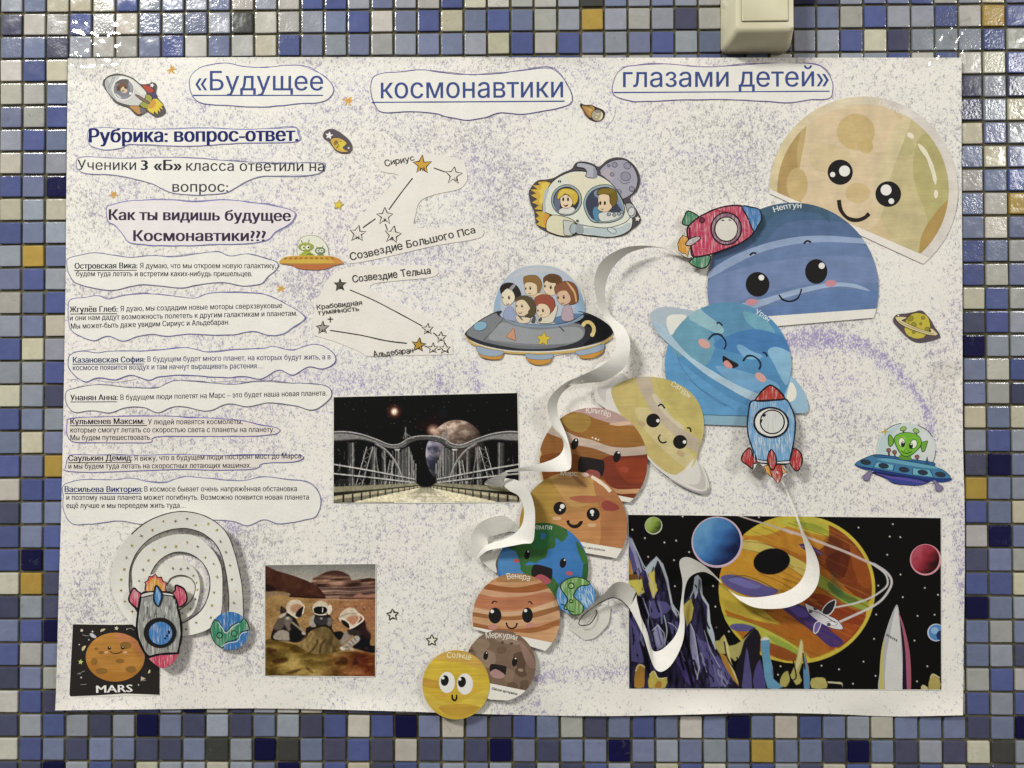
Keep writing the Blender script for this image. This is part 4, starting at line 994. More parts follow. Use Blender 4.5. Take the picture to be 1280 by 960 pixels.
# bitten comet
t = Thing('comet_cutout', 'small dark oval cut-out showing a white star and a golden comet', 'comet cut-out', HK, (421, 188), fr=(400, 120, 12))
t.part('paper').sheet('#4f454b', [42, 600, 60, 545, 110, 503, 190, 493, 270, 525, 350, 580, 430, 650, 478, 730, 480, 800, 440, 852, 380, 860, 310, 855, 230, 815, 170, 740, 110, 670, 60, 640], 4)
a = t.part('comet'); a.p('#c5a04c', [155, 680, 190, 635, 260, 625, 340, 650, 400, 700, 385, 740, 340, 760, 370, 800, 430, 830, 360, 845, 280, 830, 210, 780], 4, lw=.5); a.p('#cdbb42', [270, 690, 330, 670, 390, 720, 340, 770, 360, 820, 300, 800, 250, 760], 4); a.l('#6b5326', [260, 690, 270, 740, 250, 775, 290, 750, 262, 700, 330, 680], .6); a.e('#8a6b3a', 235, 700, 26, 40, 20)
t.part('star').p('#e0dbd6', star_pts(137, 592, 62, 10, .48), 0); t.part('star', 'tiny white star').p('#d9d5cf', star_pts(430, 780, 20, 0, .5), 0)
# meteor
t = Thing('meteor_cutout', 'small brown meteor cut-out with a round cratered head, under the title', 'meteor cut-out', HK, (745, 150), fr=(720, 120, 24))
t.part('paper').sheet('#2f231c', [122, 300, 130, 240, 155, 215, 200, 240, 280, 265, 380, 262, 470, 262, 560, 310, 700, 365, 800, 410, 860, 480, 865, 560, 830, 650, 760, 720, 680, 755, 580, 765, 470, 725, 350, 650, 260, 550, 200, 420], 4, .0002)
a = t.part('tail'); a.p('#a88246', [190, 290, 270, 300, 380, 300, 480, 290, 560, 370, 540, 420, 480, 520, 470, 640, 390, 620, 280, 500, 220, 390], 5); a.p('#7f4d2e', [180, 300, 250, 420, 330, 540, 420, 640, 350, 620, 250, 500, 190, 380], 5); a.p('#c79f5c', [280, 350, 400, 380, 480, 400, 400, 540, 380, 540, 400, 440], 5); a.p('#7d6a30', [300, 310, 420, 310, 500, 350, 400, 345], 5)
a = t.part('head'); a.e('#a59b83', 640, 580, 175, 170, 0, lw=.5, lc='#54482f'); a.p('#d4cda9', [760, 470, 810, 560, 770, 680, 690, 730, 720, 640, 760, 570], 5); a.p('#8a827a', [560, 440, 650, 410, 740, 460, 720, 500, 600, 500], 5); a.e('#c4bc98', 615, 635, 48, 50, lw=.5, lc='#77704f'); a.e('#bab49a', 650, 545, 60, 34)
# orange saucer with two green aliens
t = Thing('saucer_cutout', 'orange flying saucer cut-out with two green aliens under a clear dome', 'saucer cut-out', HK, (388, 336), 'printed spaceship cut-outs', fr=FX)
a = t.part('paper', 'pale dome outline'); a.sheet('#d5d4c2', [110, 470, 180, 400, 330, 375, 340, 330, 400, 300, 410, 200, 450, 110, 520, 65, 620, 45, 720, 65, 800, 110, 870, 190, 905, 290, 910, 375, 1020, 395, 1100, 440, 1140, 500, 1000, 535, 900, 580, 760, 605, 600, 605, 450, 590, 360, 560, 310, 535, 160, 512], 4, .0002)
a.l('#8e8f80', [410, 370, 400, 260, 450, 110, 540, 62, 640, 52, 760, 85, 850, 170, 900, 280, 905, 375], .6); a.l('#8d8a82', [340, 375, 342, 250], .5)
g = t.part('alien', 'bigger light green alien'); g.p('#9aa53f', [440, 375, 500, 320, 520, 300, 600, 300, 620, 330, 680, 375], 4); g.e('#8f9a45', 545, 240, 122, 68, 0, lw=.4, lc='#66702f'); g.p('#9dab47', [440, 200, 520, 175, 600, 175, 650, 210, 560, 200], 4)
for (x, y) in ((500, 250), (572, 246)): g.e('#d7d8c2', x, y, 34, 36); g.e('#2a2a20', x + 12, y, 14, 16)
g.l('#59602b', [490, 180, 470, 140], .7); g.l('#59602b', [585, 180, 592, 130], .7); g.e('#59602b', 468, 138, 8, 8); g.e('#59602b', 594, 130, 9, 9); g.l('#5c5f2a', [560, 355, 610, 352, 650, 360], 1.0)
g = t.part('alien', 'smaller grey green alien'); g.p('#7f8f5c', [730, 375, 750, 340, 800, 340, 830, 375], 4); g.e('#6e7f58', 770, 300, 82, 55, 0, lw=.4, lc='#4a563b')
for (x, y) in ((738, 300), (795, 298)): g.e('#d0d5c0', x, y, 27, 28); g.e('#2a2a20', x + 3, y, 11, 12)
g.l('#4a563b', [725, 255, 712, 228], .6); g.l('#4a563b', [805, 250, 815, 220], .6)
a = t.part('saucer_hull'); a.p('#b3663a', [150, 505, 400, 480, 800, 480, 1140, 500, 1000, 535, 900, 580, 760, 603, 600, 603, 450, 588, 360, 558, 310, 533], 3); a.p('#a3743a', [130, 500, 300, 490, 800, 485, 1140, 500, 950, 525, 400, 525, 250, 518], 3)
a.p('#c7993f', [120, 490, 180, 415, 300, 385, 500, 378, 800, 378, 950, 388, 1060, 420, 1130, 490, 1000, 500, 600, 505, 300, 502], 4); a.p('#c0833e', [900, 385, 1060, 420, 1135, 492, 1020, 500, 960, 440], 4); a.p('#c4a548', [160, 470, 400, 450, 800, 450, 900, 480, 600, 500, 250, 495], 4)
for k in range(10): a.e('#94702a', 215 + k * 83, 422 - (4.5 - abs(k - 4.5)) * 1.5, 32, 15, -28 + k * 6)
# small ringed planet
t = Thing('ringed_planet_cutout', 'small yellow cratered planet with a cream ring, cut from dark paper, at right', 'planet cut-out', HK, (1147, 427), fr=FY)
t.part('paper').sheet('#51444a', [232, 290, 250, 235, 300, 185, 360, 175, 470, 165, 600, 140, 700, 113, 770, 130, 840, 200, 910, 290, 970, 400, 1040, 500, 1075, 575, 1060, 605, 960, 640, 860, 665, 740, 685, 640, 675, 540, 630, 430, 540, 320, 420, 255, 350], 4)
a = t.part('planet'); a.e('#a99c34', 665, 385, 232, 232, lw=.6); a.p('#b9ab3a', [500, 240, 640, 165, 800, 190, 870, 280, 880, 430, 760, 470, 560, 380], 5); a.p('#bdb045', [440, 430, 560, 480, 760, 540, 780, 590, 660, 615, 560, 590, 470, 530], 5)
for (x, y, rx, ry, r) in ((540, 258, 55, 48, -30), (765, 245, 32, 30, 0), (600, 365, 45, 40, 20), (838, 445, 40, 34, -30), (600, 500, 30, 24, 0), (725, 350, 20, 24, 0)): a.e('#8f8630', x, y, rx, ry, r, lw=.45, lc='#5a4d22')
a = t.part('ring'); a.p('#cfc08e', [270, 240, 300, 225, 450, 228, 470, 250, 390, 290, 420, 310, 560, 380, 700, 440, 860, 490, 905, 492, 890, 440, 930, 440, 1000, 500, 1025, 535, 990, 560, 880, 550, 760, 520, 580, 460, 420, 390, 320, 320], 3, lw=.5, lc='#4d4030'); a.l('#a3925e', [330, 300, 460, 370, 650, 450, 850, 515, 960, 530], .8)
t.part('star').e('#d8d2c6', 325, 203, 15, 15)
# green alien in a blue saucer
t = Thing('saucer_cutout', 'blue flying saucer cut-out piloted by one big-eyed green alien, right side', 'saucer cut-out', HK, (1128, 606), 'printed spaceship cut-outs', fr=FV)
a = t.part('paper', 'pale glass dome'); a.sheet('#c2cbc6', [330, 440, 335, 330, 370, 240, 430, 150, 520, 100, 620, 80, 740, 88, 850, 130, 940, 200, 990, 290, 1003, 400, 980, 540, 1100, 600, 1178, 710, 1160, 745, 1000, 760, 900, 775, 800, 795, 650, 785, 500, 760, 400, 700, 280, 640, 150, 600, 80, 550, 180, 480, 300, 450], 4, .0002)
a.p('#b0c4c4', [350, 430, 345, 340, 400, 220, 520, 130, 600, 110, 480, 260, 440, 440], 4); a.p('#c9cfcb', [850, 180, 960, 290, 990, 400, 960, 520, 860, 480], 4); a.l('#49504f', [430, 165, 520, 108, 610, 84], .7); a.l('#49504f', [800, 105, 900, 160, 968, 240], .9); a.l('#60665f', [1003, 390, 990, 480, 970, 525], .6)
a.p('#b59f3f', star_pts(425, 180, 58, 0, .22, 4), 0)
h_ = t.part('saucer_hull'); h_.p('#1d2550', [270, 640, 500, 640, 900, 720, 930, 760, 800, 795, 650, 788, 520, 770, 420, 710], 4); h_.p('#37418a', [430, 700, 640, 700, 880, 750, 800, 790, 640, 782, 520, 760], 4); h_.p('#5a4a9a', [320, 655, 500, 690, 700, 720, 900, 760, 850, 768, 650, 735, 470, 705], 4)
h_.p('#22397a', [80, 550, 300, 590, 640, 640, 960, 700, 1178, 710, 1150, 748, 1000, 755, 760, 705, 480, 660, 250, 625, 140, 595], 4)
h_.p('#3f7397', [85, 548, 150, 500, 230, 465, 320, 440, 480, 455, 700, 490, 960, 530, 1000, 580, 1100, 625, 1172, 705, 1060, 715, 800, 690, 500, 640, 280, 600, 160, 580], 4, lw=.6, lc='#1d2d4e')
h_.p('#5e9aac', [330, 490, 500, 490, 720, 530, 930, 560, 1030, 600, 860, 590, 640, 555, 430, 520], 4); h_.p('#2f5f8b', [320, 445, 480, 457, 700, 490, 975, 530, 960, 565, 720, 520, 480, 480, 310, 465], 4, lw=.5, lc='#1d2d4e')
for q in ([300, 580, 320, 530, 520, 560, 510, 620], [745, 665, 740, 600, 930, 620, 970, 695]): h_.p('#68a5b5', q, 1)
for q in ([285, 598, 330, 520], [512, 635, 535, 560], [740, 670, 738, 595], [975, 705, 940, 615]): h_.l('#1d3a5e', q, .6, 3)
for (x, y) in ((203, 527), (407, 570), (640, 612), (855, 645), (1056, 668)): t.part('porthole', parent=h_).e('#2a3440', x, y, 58, 28, 8, lw=.4, lc='#16222e')
g = t.part('alien'); g.p('#5b8f2f', [590, 490, 600, 440, 700, 440, 720, 500], 3)
for q in ([525, 290, 500, 230, 470, 215, 460, 270, 470, 340, 500, 340], [835, 310, 880, 290, 908, 285, 900, 330, 875, 400, 845, 400]): g.p('#6ba03a', q, 4, lw=.6, lc='#26401a')
g.p('#6fae35', [530, 280, 545, 225, 610, 195, 700, 190, 790, 215, 835, 270, 835, 330, 790, 390, 730, 440, 670, 462, 620, 445, 570, 380], 5, lw=.7, lc='#26401a'); g.p('#86c043', [560, 300, 600, 240, 660, 250, 650, 380, 600, 390], 5)
for (x, y) in ((632, 145), (778, 168)): g.l('#3a5a22', [x + 5, y + 45, x, y], 1.4); g.e('#8fae5e', x, y, 36, 24, -15 if x < 700 else 25, lw=.5, lc='#2f4a1e')
for (x, y, px) in ((615, 300, 628), (750, 320, 720)): e_ = t.part('eye', parent=g); e_.e('#d8dcc6', x, y, 38, 52, -8 if x < 700 else 18, lw=.6, lc='#26401a'); e_.e('#1b2a18', px, y + 22, 22, 34); e_.e('#e1e4d6', px + 2, y + 2, 8, 9)
g.l('#26401a', [610, 395, 640, 420, 680, 428, 730, 405], .7); g.e('#7ab63c', 668, 395, 22, 18, lw=.4, lc='#3d6325')
for (x, y, s) in ((465, 390, 65), (532, 412, 50), (790, 465, 40)): k = t.part('lever'); k.l('#3a3340', [x + 5, y + s, x, y], 1.4, 3); k.e('#8f5a4e', x, y, 24, 22, lw=.4)
t.part('antenna').p('#2c4f7a', [885, 540, 905, 460, 925, 540], 0)
for q in ([230, 635, 280, 640, 250, 700, 240, 735, 190, 735, 165, 690, 200, 670], [970, 740, 1000, 735, 1040, 780, 1085, 810, 1080, 840, 1030, 865, 1000, 830, 1000, 790]): t.part('landing_leg').p('#7d7290', q, 3, lw=.5, lc='#4a4258')
# couple in a white spaceship with a moon
t = Thing('spaceship_cutout', 'white spaceship cut-out with a man and a woman at its windows, moon behind', 'spaceship cut-out', HK, (740, 296), 'printed spaceship cut-outs', fr=FJ)
t.part('paper').sheet('#453f42', [150, 440, 165, 390, 225, 325, 300, 315, 370, 300, 450, 255, 530, 220, 570, 165, 640, 155, 720, 175, 775, 200, 850, 140, 930, 118, 1010, 130, 1080, 180, 1125, 250, 1140, 330, 1110, 420, 1050, 480, 1100, 570, 1145, 660, 1130, 710, 1070, 760, 1000, 810, 880, 830, 700, 820, 600, 805, 500, 825, 400, 815, 300, 775, 220, 720, 195, 600, 165, 530], 4)
m = t.part('moon'); m.p('#9a97a5', [780, 240, 840, 175, 930, 140, 1010, 145, 1070, 195, 1110, 270, 1115, 350, 1080, 430, 1000, 485, 940, 480, 900, 380, 830, 290], 5, lw=.7); m.p('#a9a0a6', [790, 260, 850, 220, 900, 260, 880, 330, 820, 290], 5)
for (x, y, r) in ((1010, 288, 44), (1025, 193, 32), (912, 185, 24), (1065, 400, 24), (890, 270, 18), (860, 190, 12), (950, 425, 22)): m.e('#8a8797', x, y, r, r * .9, 20, lw=.6, lc='#4b4856')
m.l('#5a5766', [955, 320, 990, 350, 1050, 340], .6)
f_ = t.part('flame'); f_.p('#c4a23f', [345, 345, 300, 330, 230, 335, 245, 365, 180, 365, 225, 400, 160, 405, 215, 440, 165, 455, 225, 490, 175, 520, 235, 545, 195, 580, 280, 590, 300, 480], 1, lw=.4); f_.p('#d4ba55', [330, 360, 270, 350, 260, 400, 230, 420, 260, 460, 240, 500, 275, 560, 290, 480], 3)
f_.p('#c0a040', [340, 620, 290, 595, 205, 600, 240, 640, 205, 660, 240, 690, 215, 715, 270, 740, 305, 750, 310, 680], 1, lw=.4); f_.p('#c98f3a', [335, 640, 290, 620, 280, 680, 300, 740, 320, 690], 3)
h_ = t.part('hull'); h_.p('#cfd0c2', [275, 590, 285, 480, 320, 390, 390, 310, 500, 255, 600, 240, 720, 260, 830, 310, 900, 370, 960, 450, 1000, 530, 1060, 620, 1070, 710, 1040, 770, 950, 815, 850, 828, 720, 815, 600, 795, 480, 700, 380, 640], 5, lw=.8)
h_.p('#d3cdb4', [480, 290, 620, 255, 780, 300, 860, 360, 700, 380, 640, 470, 560, 400], 5); h_.p('#a9b5b6', [630, 745, 800, 750, 950, 740, 1030, 700, 1060, 720, 1020, 780, 900, 820, 760, 815, 630, 790], 5); h_.p('#aab0ae', [300, 400, 275, 500, 275, 600, 300, 600, 300, 500, 330, 400], 4); h_.e('#b7c3c3', 888, 768, 42, 22, 25, lw=.5); h_.l('#3c3a3a', [570, 705, 680, 730, 850, 745, 1000, 700, 1050, 650], .7)
for (x, y) in ((415, 332), (430, 334), (576, 682), (588, 686), (335, 728), (335, 752)): h_.e('#2f2b2b', x, y, 6, 12, 15)
h_.p('#9fa2a4', [1010, 540, 1060, 530, 1100, 580, 1095, 640, 1050, 650], 4, lw=.6); h_.e('#c2c6c2', 1062, 600, 30, 40, 15, lw=.6)
p_ = t.part('periscope'); p_.p('#a3a3ad', [575, 180, 600, 165, 690, 180, 745, 215, 755, 290, 720, 303, 655, 290, 665, 250, 640, 215, 580, 205], 3, lw=.7); p_.p('#8a8a98', [720, 210, 755, 240, 752, 298, 722, 302, 725, 240], 3)
b_ = t.part('booster'); b_.p('#cbc7a8', [305, 760, 310, 680, 350, 635, 420, 635, 520, 665, 575, 710, 575, 780, 520, 818, 430, 815, 350, 790], 4, lw=.7); b_.p('#b7bab2', [455, 680, 490, 680, 560, 700, 580, 750, 550, 800, 470, 810, 460, 750], 4, lw=.6); b_.e('#9da8aa', 548, 752, 34, 48, 10, lw=.6); b_.p('#8f9799', [575, 715, 630, 725, 630, 795, 575, 790], 3)
w1 = t.part('window', 'left window with a blonde woman'); w1.e('#8e9c9d', 485, 498, 135, 138, 15, lw=.6); w1.e('#31323c', 482, 500, 116, 122, 15); w1.p('#62687c', [375, 500, 400, 430, 430, 420, 420, 600, 390, 590], 4)
g = t.part('person', 'blonde woman in white', parent=w1); g.p('#c9c9c0', [415, 610, 430, 575, 480, 565, 540, 560, 560, 590, 520, 620, 460, 622], 4, lw=.4); g.p('#c3a63c', [400, 480, 415, 420, 460, 395, 530, 400, 580, 440, 585, 500, 550, 545, 530, 500, 490, 440, 440, 460, 420, 490], 4, lw=.5); g.p('#d8c3a4', [428, 490, 445, 460, 490, 450, 525, 480, 540, 520, 520, 560, 480, 572, 440, 555], 5, lw=.4); g.p('#cdb24a', [415, 470, 440, 415, 500, 405, 560, 430, 510, 450, 470, 440, 440, 465], 4)
for x in (455, 498): g.e('#2a2220', x, 492, 9, 17)
g.p('#5e2a26', [455, 532, 475, 545, 500, 535, 490, 555, 470, 556], 3); g.l('#7a5a3c', [440, 468, 460, 460], .6); g.l('#7a5a3c', [490, 462, 510, 464], .6)
w2 = t.part('window', 'right window with a brown-haired man'); w2.p('#8ea0a3', [640, 560, 650, 470, 700, 400, 780, 365, 870, 365, 930, 420, 980, 500, 1000, 580, 980, 650, 900, 690, 800, 700, 700, 680], 5, lw=.6); w2.p('#3b4052', [658, 560, 665, 480, 715, 415, 790, 385, 865, 385, 920, 435, 965, 510, 985, 580, 960, 640, 890, 675, 800, 685, 710, 662], 5); w2.p('#77839a', [735, 420, 860, 390, 920, 440, 970, 520, 980, 590, 900, 500, 760, 480], 5)
g = t.part('person', 'brown-haired man in blue', parent=w2); g.p('#4f7f9c', [715, 610, 730, 560, 770, 560, 790, 600, 780, 680, 740, 680], 4, lw=.4); g.p('#c5c6bd', [770, 620, 850, 600, 900, 610, 990, 600, 960, 650, 880, 680, 790, 685], 4, lw=.4); g.p('#6e5a22', [755, 450, 770, 405, 830, 390, 900, 400, 935, 450, 930, 520, 900, 560, 860, 520, 870, 460, 790, 450], 4, lw=.5); g.p('#d4bd9c', [765, 500, 780, 450, 860, 455, 870, 520, 890, 560, 850, 600, 800, 600, 760, 575, 772, 540], 4, lw=.4); g.p('#7a6526', [760, 440, 790, 405, 860, 395, 920, 420, 860, 440, 800, 445], 4)
for x in (785, 825): g.e('#2a2220', x, 525, 10, 18)
g.p('#5e2a26', [780, 568, 800, 580, 815, 570, 805, 588], 3)
for (x, y) in ((860, 625), (910, 630), (950, 620), (975, 605)): g.e('#8f9aa0', x, y, 16, 14, lw=.5)
t.part('star').p('#d6d2ca', star_pts(1116, 664, 26, 8, .5), 0)
# six children in a big grey saucer
t = Thing('saucer_cutout', 'largest saucer cut-out, dark grey with a glass dome holding six children', 'saucer cut-out', HK, (675, 452), 'printed spaceship cut-outs', fr=FI)
a = t.part('paper', 'white cut margin'); a.sheet('#d3d2c8', [108, 575, 150, 525, 220, 470, 305, 425, 312, 330, 360, 230, 440, 150, 540, 110, 660, 105, 780, 145, 860, 220, 910, 320, 915, 425, 990, 460, 1065, 505, 1104, 555, 1085, 600, 1038, 645, 1030, 690, 960, 735, 890, 735, 850, 702, 695, 722, 680, 760, 620, 780, 560, 768, 520, 715, 370, 700, 350, 735, 290, 743, 220, 725, 190, 665, 130, 620], 4)
d = t.part('dome'); d.p('#a9b2bd', [312, 480, 310, 370, 340, 270, 400, 185, 490, 130, 610, 115, 730, 135, 820, 195, 885, 290, 915, 400, 905, 480, 800, 510, 600, 520, 420, 500], 5); d.p('#8fa7bd', [312, 470, 312, 360, 350, 260, 385, 215, 350, 340, 350, 470], 5); d.p('#8ea9c2', [880, 300, 915, 400, 905, 470, 840, 490, 850, 380], 5); d.p('#b3b7bb', [430, 190, 520, 140, 640, 128, 740, 160, 640, 160, 520, 180], 5); d.p('#5a7396', [700, 470, 800, 440, 905, 440, 900, 480, 800, 500, 720, 505], 4)
FI2 = FU
def kid(lab, hair, hs, skin, face, hair2, top, tq, eyes, mth, hcol2):
    g = t.part('person', lab, fr=FI2)
    if tq: g.p(top, tq, 4, lw=.35, lc='#6a5a50')
    g.p(hair, hs, 4, lw=.4, lc='#3a2a20'); g.p(skin, face, 5, lw=.35, lc='#7a5f4c')
    if hair2: g.p(hcol2, hair2, 4)
    for (x, y, r) in eyes: g.e('#2b211d', x, y, r, r * 1.7); g.e('#d9d2c8', x + 2, y - r * .6, r * .35)
    if mth: g.l('#6a3a30', mth, .7, 4)
SK = '#d3bfa0'
kid('dark-haired boy at the back with brown fringe', '#6a4a30', [632, 230, 660, 195, 720, 178, 790, 195, 822, 240, 800, 300, 760, 330, 720, 280, 660, 270], SK, [632, 290, 660, 250, 740, 260, 770, 320, 740, 390, 680, 385, 640, 345], [632, 260, 640, 220, 700, 190, 780, 205, 800, 250, 740, 270, 690, 262, 660, 240, 645, 275], None, None, [(650, 300, 9), (708, 312, 11)], None, '#5d4128')
kid('brown-haired boy in the middle at the back', '#8d6b3a', [435, 240, 450, 205, 510, 192, 570, 200, 612, 250, 615, 320, 585, 370, 550, 330, 500, 280], SK, [445, 300, 465, 265, 540, 270, 580, 320, 560, 380, 500, 395, 455, 370], [432, 240, 440, 205, 500, 195, 570, 210, 608, 270, 590, 350, 570, 350, 565, 290, 520, 265, 470, 262, 440, 285], '#c9b48e', [500, 400, 560, 370, 640, 370, 700, 400, 560, 420], [(458, 325, 8), (503, 320, 10)], [485, 372, 500, 378, 512, 368], '#86653a')
kid('girl with black bobbed hair and grey hairband at left', '#2a2626', [203, 340, 215, 295, 260, 270, 320, 270, 375, 305, 408, 370, 400, 410, 350, 420, 330, 380, 280, 320], '#d6cbb0', [215, 390, 235, 345, 300, 330, 345, 390, 340, 450, 290, 492, 245, 485, 222, 440], [203, 340, 225, 290, 300, 275, 250, 340, 210, 375], '#8e98b4', [240, 560, 270, 515, 320, 510, 350, 560, 390, 640, 330, 650, 240, 620], [(228, 415, 7), (290, 415, 11)], [262, 478, 280, 484, 290, 474], '#262222')
t.ARMS = t.part('hairband', fr=FI2); t.ARMS.p('#8d8f90', [290, 330, 330, 285, 358, 290, 320, 340], 3)
kid('girl with long brown hair and pink dress at right', '#7c4c34', [745, 340, 760, 290, 830, 255, 900, 255, 960, 300, 985, 400, 975, 460, 920, 485, 880, 470, 900, 400, 860, 350, 780, 360], '#c9a88a', [768, 410, 790, 350, 860, 345, 900, 400, 905, 450, 870, 480, 820, 488, 780, 450], [745, 350, 765, 295, 830, 262, 890, 270, 915, 330, 915, 420, 885, 360, 830, 345, 780, 365, 765, 385], '#a9969f', [825, 545, 850, 495, 900, 495, 925, 550, 930, 645, 820, 640], [(782, 415, 9), (838, 410, 11)], [812, 470, 826, 474, 838, 466], '#83523a')
t.part('hairband', fr=FI2).p('#c7a06a', [865, 262, 880, 265, 950, 350, 970, 450, 955, 455, 935, 370], 4)
kid('olive-haired boy waving in front', '#4e4430', [350, 440, 380, 410, 450, 395, 520, 425, 555, 490, 550, 580, 500, 615, 440, 595, 470, 540, 440, 460], SK, [355, 500, 372, 450, 440, 440, 490, 500, 500, 540, 460, 590, 400, 600, 362, 560], [345, 455, 380, 408, 450, 398, 530, 440, 552, 530, 520, 600, 480, 560, 500, 520, 470, 470, 420, 430, 375, 440], '#cfc0a4', [355, 600, 420, 610, 500, 620, 480, 668, 390, 668], [(368, 500, 7), (420, 500, 9)], [385, 565, 405, 578, 420, 560], '#554a33')
kid('red-haired boy in front', '#8c4634', [548, 450, 560, 410, 620, 385, 690, 392, 742, 440, 748, 510, 720, 560, 690, 560, 660, 500, 600, 480], SK, [565, 530, 590, 480, 660, 485, 700, 540, 690, 590, 640, 615, 590, 605, 568, 570], [548, 460, 560, 412, 620, 388, 690, 395, 735, 440, 742, 500, 715, 555, 700, 520, 660, 475, 600, 478, 565, 495], '#c9c3ae', [570, 640, 600, 600, 680, 600, 760, 500, 775, 520, 740, 640, 700, 670, 590, 670], [(580, 545, 8), (630, 545, 10)], [598, 588, 612, 592, 622, 586], '#934b3a')
a = t.part('cuff', 'dark jacket edge', fr=FI2)
for q in ([510, 660, 540, 600, 555, 610, 545, 668], [580, 640, 610, 610, 620, 640, 595, 660], [380, 600, 395, 596, 430, 640, 420, 640]): a.p('#4c4a4c', q, 2)
h_ = t.part('saucer_hull'); h_.p('#2d2e33', [112, 575, 150, 530, 220, 475, 310, 428, 360, 420, 345, 450, 420, 485, 520, 505, 640, 510, 760, 500, 850, 470, 905, 430, 860, 420, 950, 440, 1050, 495, 1100, 550, 1080, 590, 1000, 630, 850, 665, 700, 682, 560, 685, 400, 678, 250, 650, 150, 612], 4)
h_.p('#77797c', [125, 570, 160, 525, 230, 475, 315, 435, 340, 455, 430, 500, 560, 522, 700, 520, 820, 500, 900, 520, 910, 575, 870, 620, 760, 655, 620, 668, 440, 662, 280, 635, 170, 600], 5); h_.p('#8f9294', [270, 600, 350, 500, 450, 520, 600, 545, 760, 530, 860, 528, 905, 570, 860, 620, 740, 640, 560, 640, 400, 625], 5); h_.p('#6a6d70', [240, 610, 400, 640, 600, 655, 780, 640, 700, 668, 500, 672, 300, 640], 5)
h_.p('#16171a', [925, 445, 1000, 465, 1060, 505, 1098, 552, 1070, 590, 1000, 625, 900, 650, 950, 600, 960, 540, 880, 500, 850, 490, 900, 470], 4); h_.p('#7b8d9e', [350, 455, 430, 490, 560, 512, 700, 512, 820, 490, 900, 445, 880, 480, 760, 520, 600, 530, 450, 512], 4)
h_.l('#43464a', [370, 470, 300, 550, 235, 615], .6); h_.l('#2c2e33', [740, 522, 775, 556], .9)
b_ = t.part('rim'); b_.p('#c0a05c', [115, 580, 160, 625, 260, 662, 400, 688, 560, 696, 700, 693, 860, 675, 1000, 640, 1085, 590, 1095, 600, 1000, 658, 860, 692, 700, 708, 560, 710, 400, 702, 250, 676, 150, 636], 4)
for q, q2 in (([190, 655, 280, 675, 370, 690, 350, 715, 290, 722, 215, 708], [205, 700, 280, 712, 362, 702, 350, 738, 290, 743, 225, 728]), ([518, 705, 610, 712, 695, 706, 690, 735, 610, 745, 535, 735], [522, 730, 610, 742, 688, 732, 675, 765, 612, 780, 555, 768]), ([850, 690, 940, 670, 1036, 640, 1030, 680, 950, 705, 880, 715], [870, 712, 950, 700, 1032, 668, 1028, 700, 970, 732, 900, 737])):
    k = t.part('thruster'); k.p('#c08a3c', q2, 4, lw=.4, lc='#7a5a2a'); k.p('#8fa0b0', q, 4, lw=.4, lc='#54626e')
m_ = t.part('hull_emblem', 'yellow star on the hull'); m_.p('#c9b03a', star_pts(637, 607, 50, 5, .5), 1, lw=.6, lc='#8a7426')
t.part('hull_emblem', 'pink triangle on the hull').p('#c08a6c', [385, 592, 432, 538, 440, 535, 454, 615, 448, 617], 1, lw=.5, lc='#7a5340')
k = t.part('hull_emblem', 'cream curved handle'); k.l('#c8b173', [902, 510, 920, 495, 948, 498, 970, 525, 972, 555, 962, 580], 3.2, 6); k.e('#d1bd84', 903, 511, 13); k.e('#d1bd84', 962, 578, 14)
t.part('porthole', 'light blue round lamp').e('#7ea3b8', 215, 520, 46, 30, -15, lw=.4, lc='#3e5666')
# ------------------------------------------------------------------ printed pictures
FG, FAS, FO = (400, 470, 4.74), (325, 700, 6.4), (770, 620, 2.977)
FPL, FPR, FZ = (775, 635, 4.176), (975, 635, 4.176), (80, 770, 9.143)
HP = H_SHEET + 0.0004
def picture(label, quad, fr, cat='picture', h=HP, name='printed_picture', grp='pictures pasted on the poster'):
    q = np.array(quad, float).reshape(4, 2)
    t = Thing(name, label, cat, h, (q[2] + q[3]) / 2, grp, fr=fr)
    e = []
    for k in range(4):
        a, b = q[k], q[(k + 1) % 4]
        for s in np.linspace(0, 1, 9)[:-1]:
            d = (b - a) / np.linalg.norm(b - a); nr = np.array([d[1], -d[0]])
            e.append(a + (b - a) * s + nr * (0.7 + rnd.uniform(-.25, .5)))
    t.part('paper', 'thin white cut edge').sheet('#d8d5cb', None, xy=np.array(e), thick=.00025)
    return t, q
# ---- the bridge among planets
t, q = picture('black and grey printed picture of a steel bridge in space with two planets', [417.2, 496.5, 646.7, 491.2, 649, 627.5, 417, 628.5], FG)
cv = Cv(q, 0.62, FG); X, Y = cv.X, cv.Y
cv.C[:] = hx('#0b0a0a')
rs_ = np.random.RandomState(4)
cv.e('#3a2420', 440, 210, 80, 75, soft=26, a=.5); cv.e('#7a5040', 440, 210, 30, 30, soft=10, a=.8); cv.e('#d8c8b8', 441, 211, 17, 18, soft=4)
cv.e('#2a3034', 730, 215, 60, 60, soft=20, a=.6); cv.e('#3c1f1c', 640, 290, 90, 60, soft=22, a=.6)
for k in range(260):
    x, y = rs_.uniform(85, 1170), rs_.uniform(110, 640); b = rs_.uniform(.15, .55) ** 1.3
    cv.e((b, b, b), x, y, 2.2, 2.2, soft=.7)
def pl(x, y):
    n = np.clip((fbm(x + .6 * y, y * 1.9 - .3 * x, 46, 3, 5) - .5) * 2.6 + .5, 0, 1); s = np.clip((x - 640) / 330, 0, 1)
    c = blend('#a39387', '#6b5a50', n) * (0.72 + .5 * np.clip(1 - abs(s - .35) * 1.4, 0, 1)[..., None])
    return c * np.clip(1.1 - (y - 260) / 330 - np.clip(x - 860, 0, 200) / 420, .15, 1)[..., None]
cv.e(pl, 812, 420, 160, 160); cv.e('#d9b9a6', 672, 322, 26, 22, 0, soft=9, a=.9)
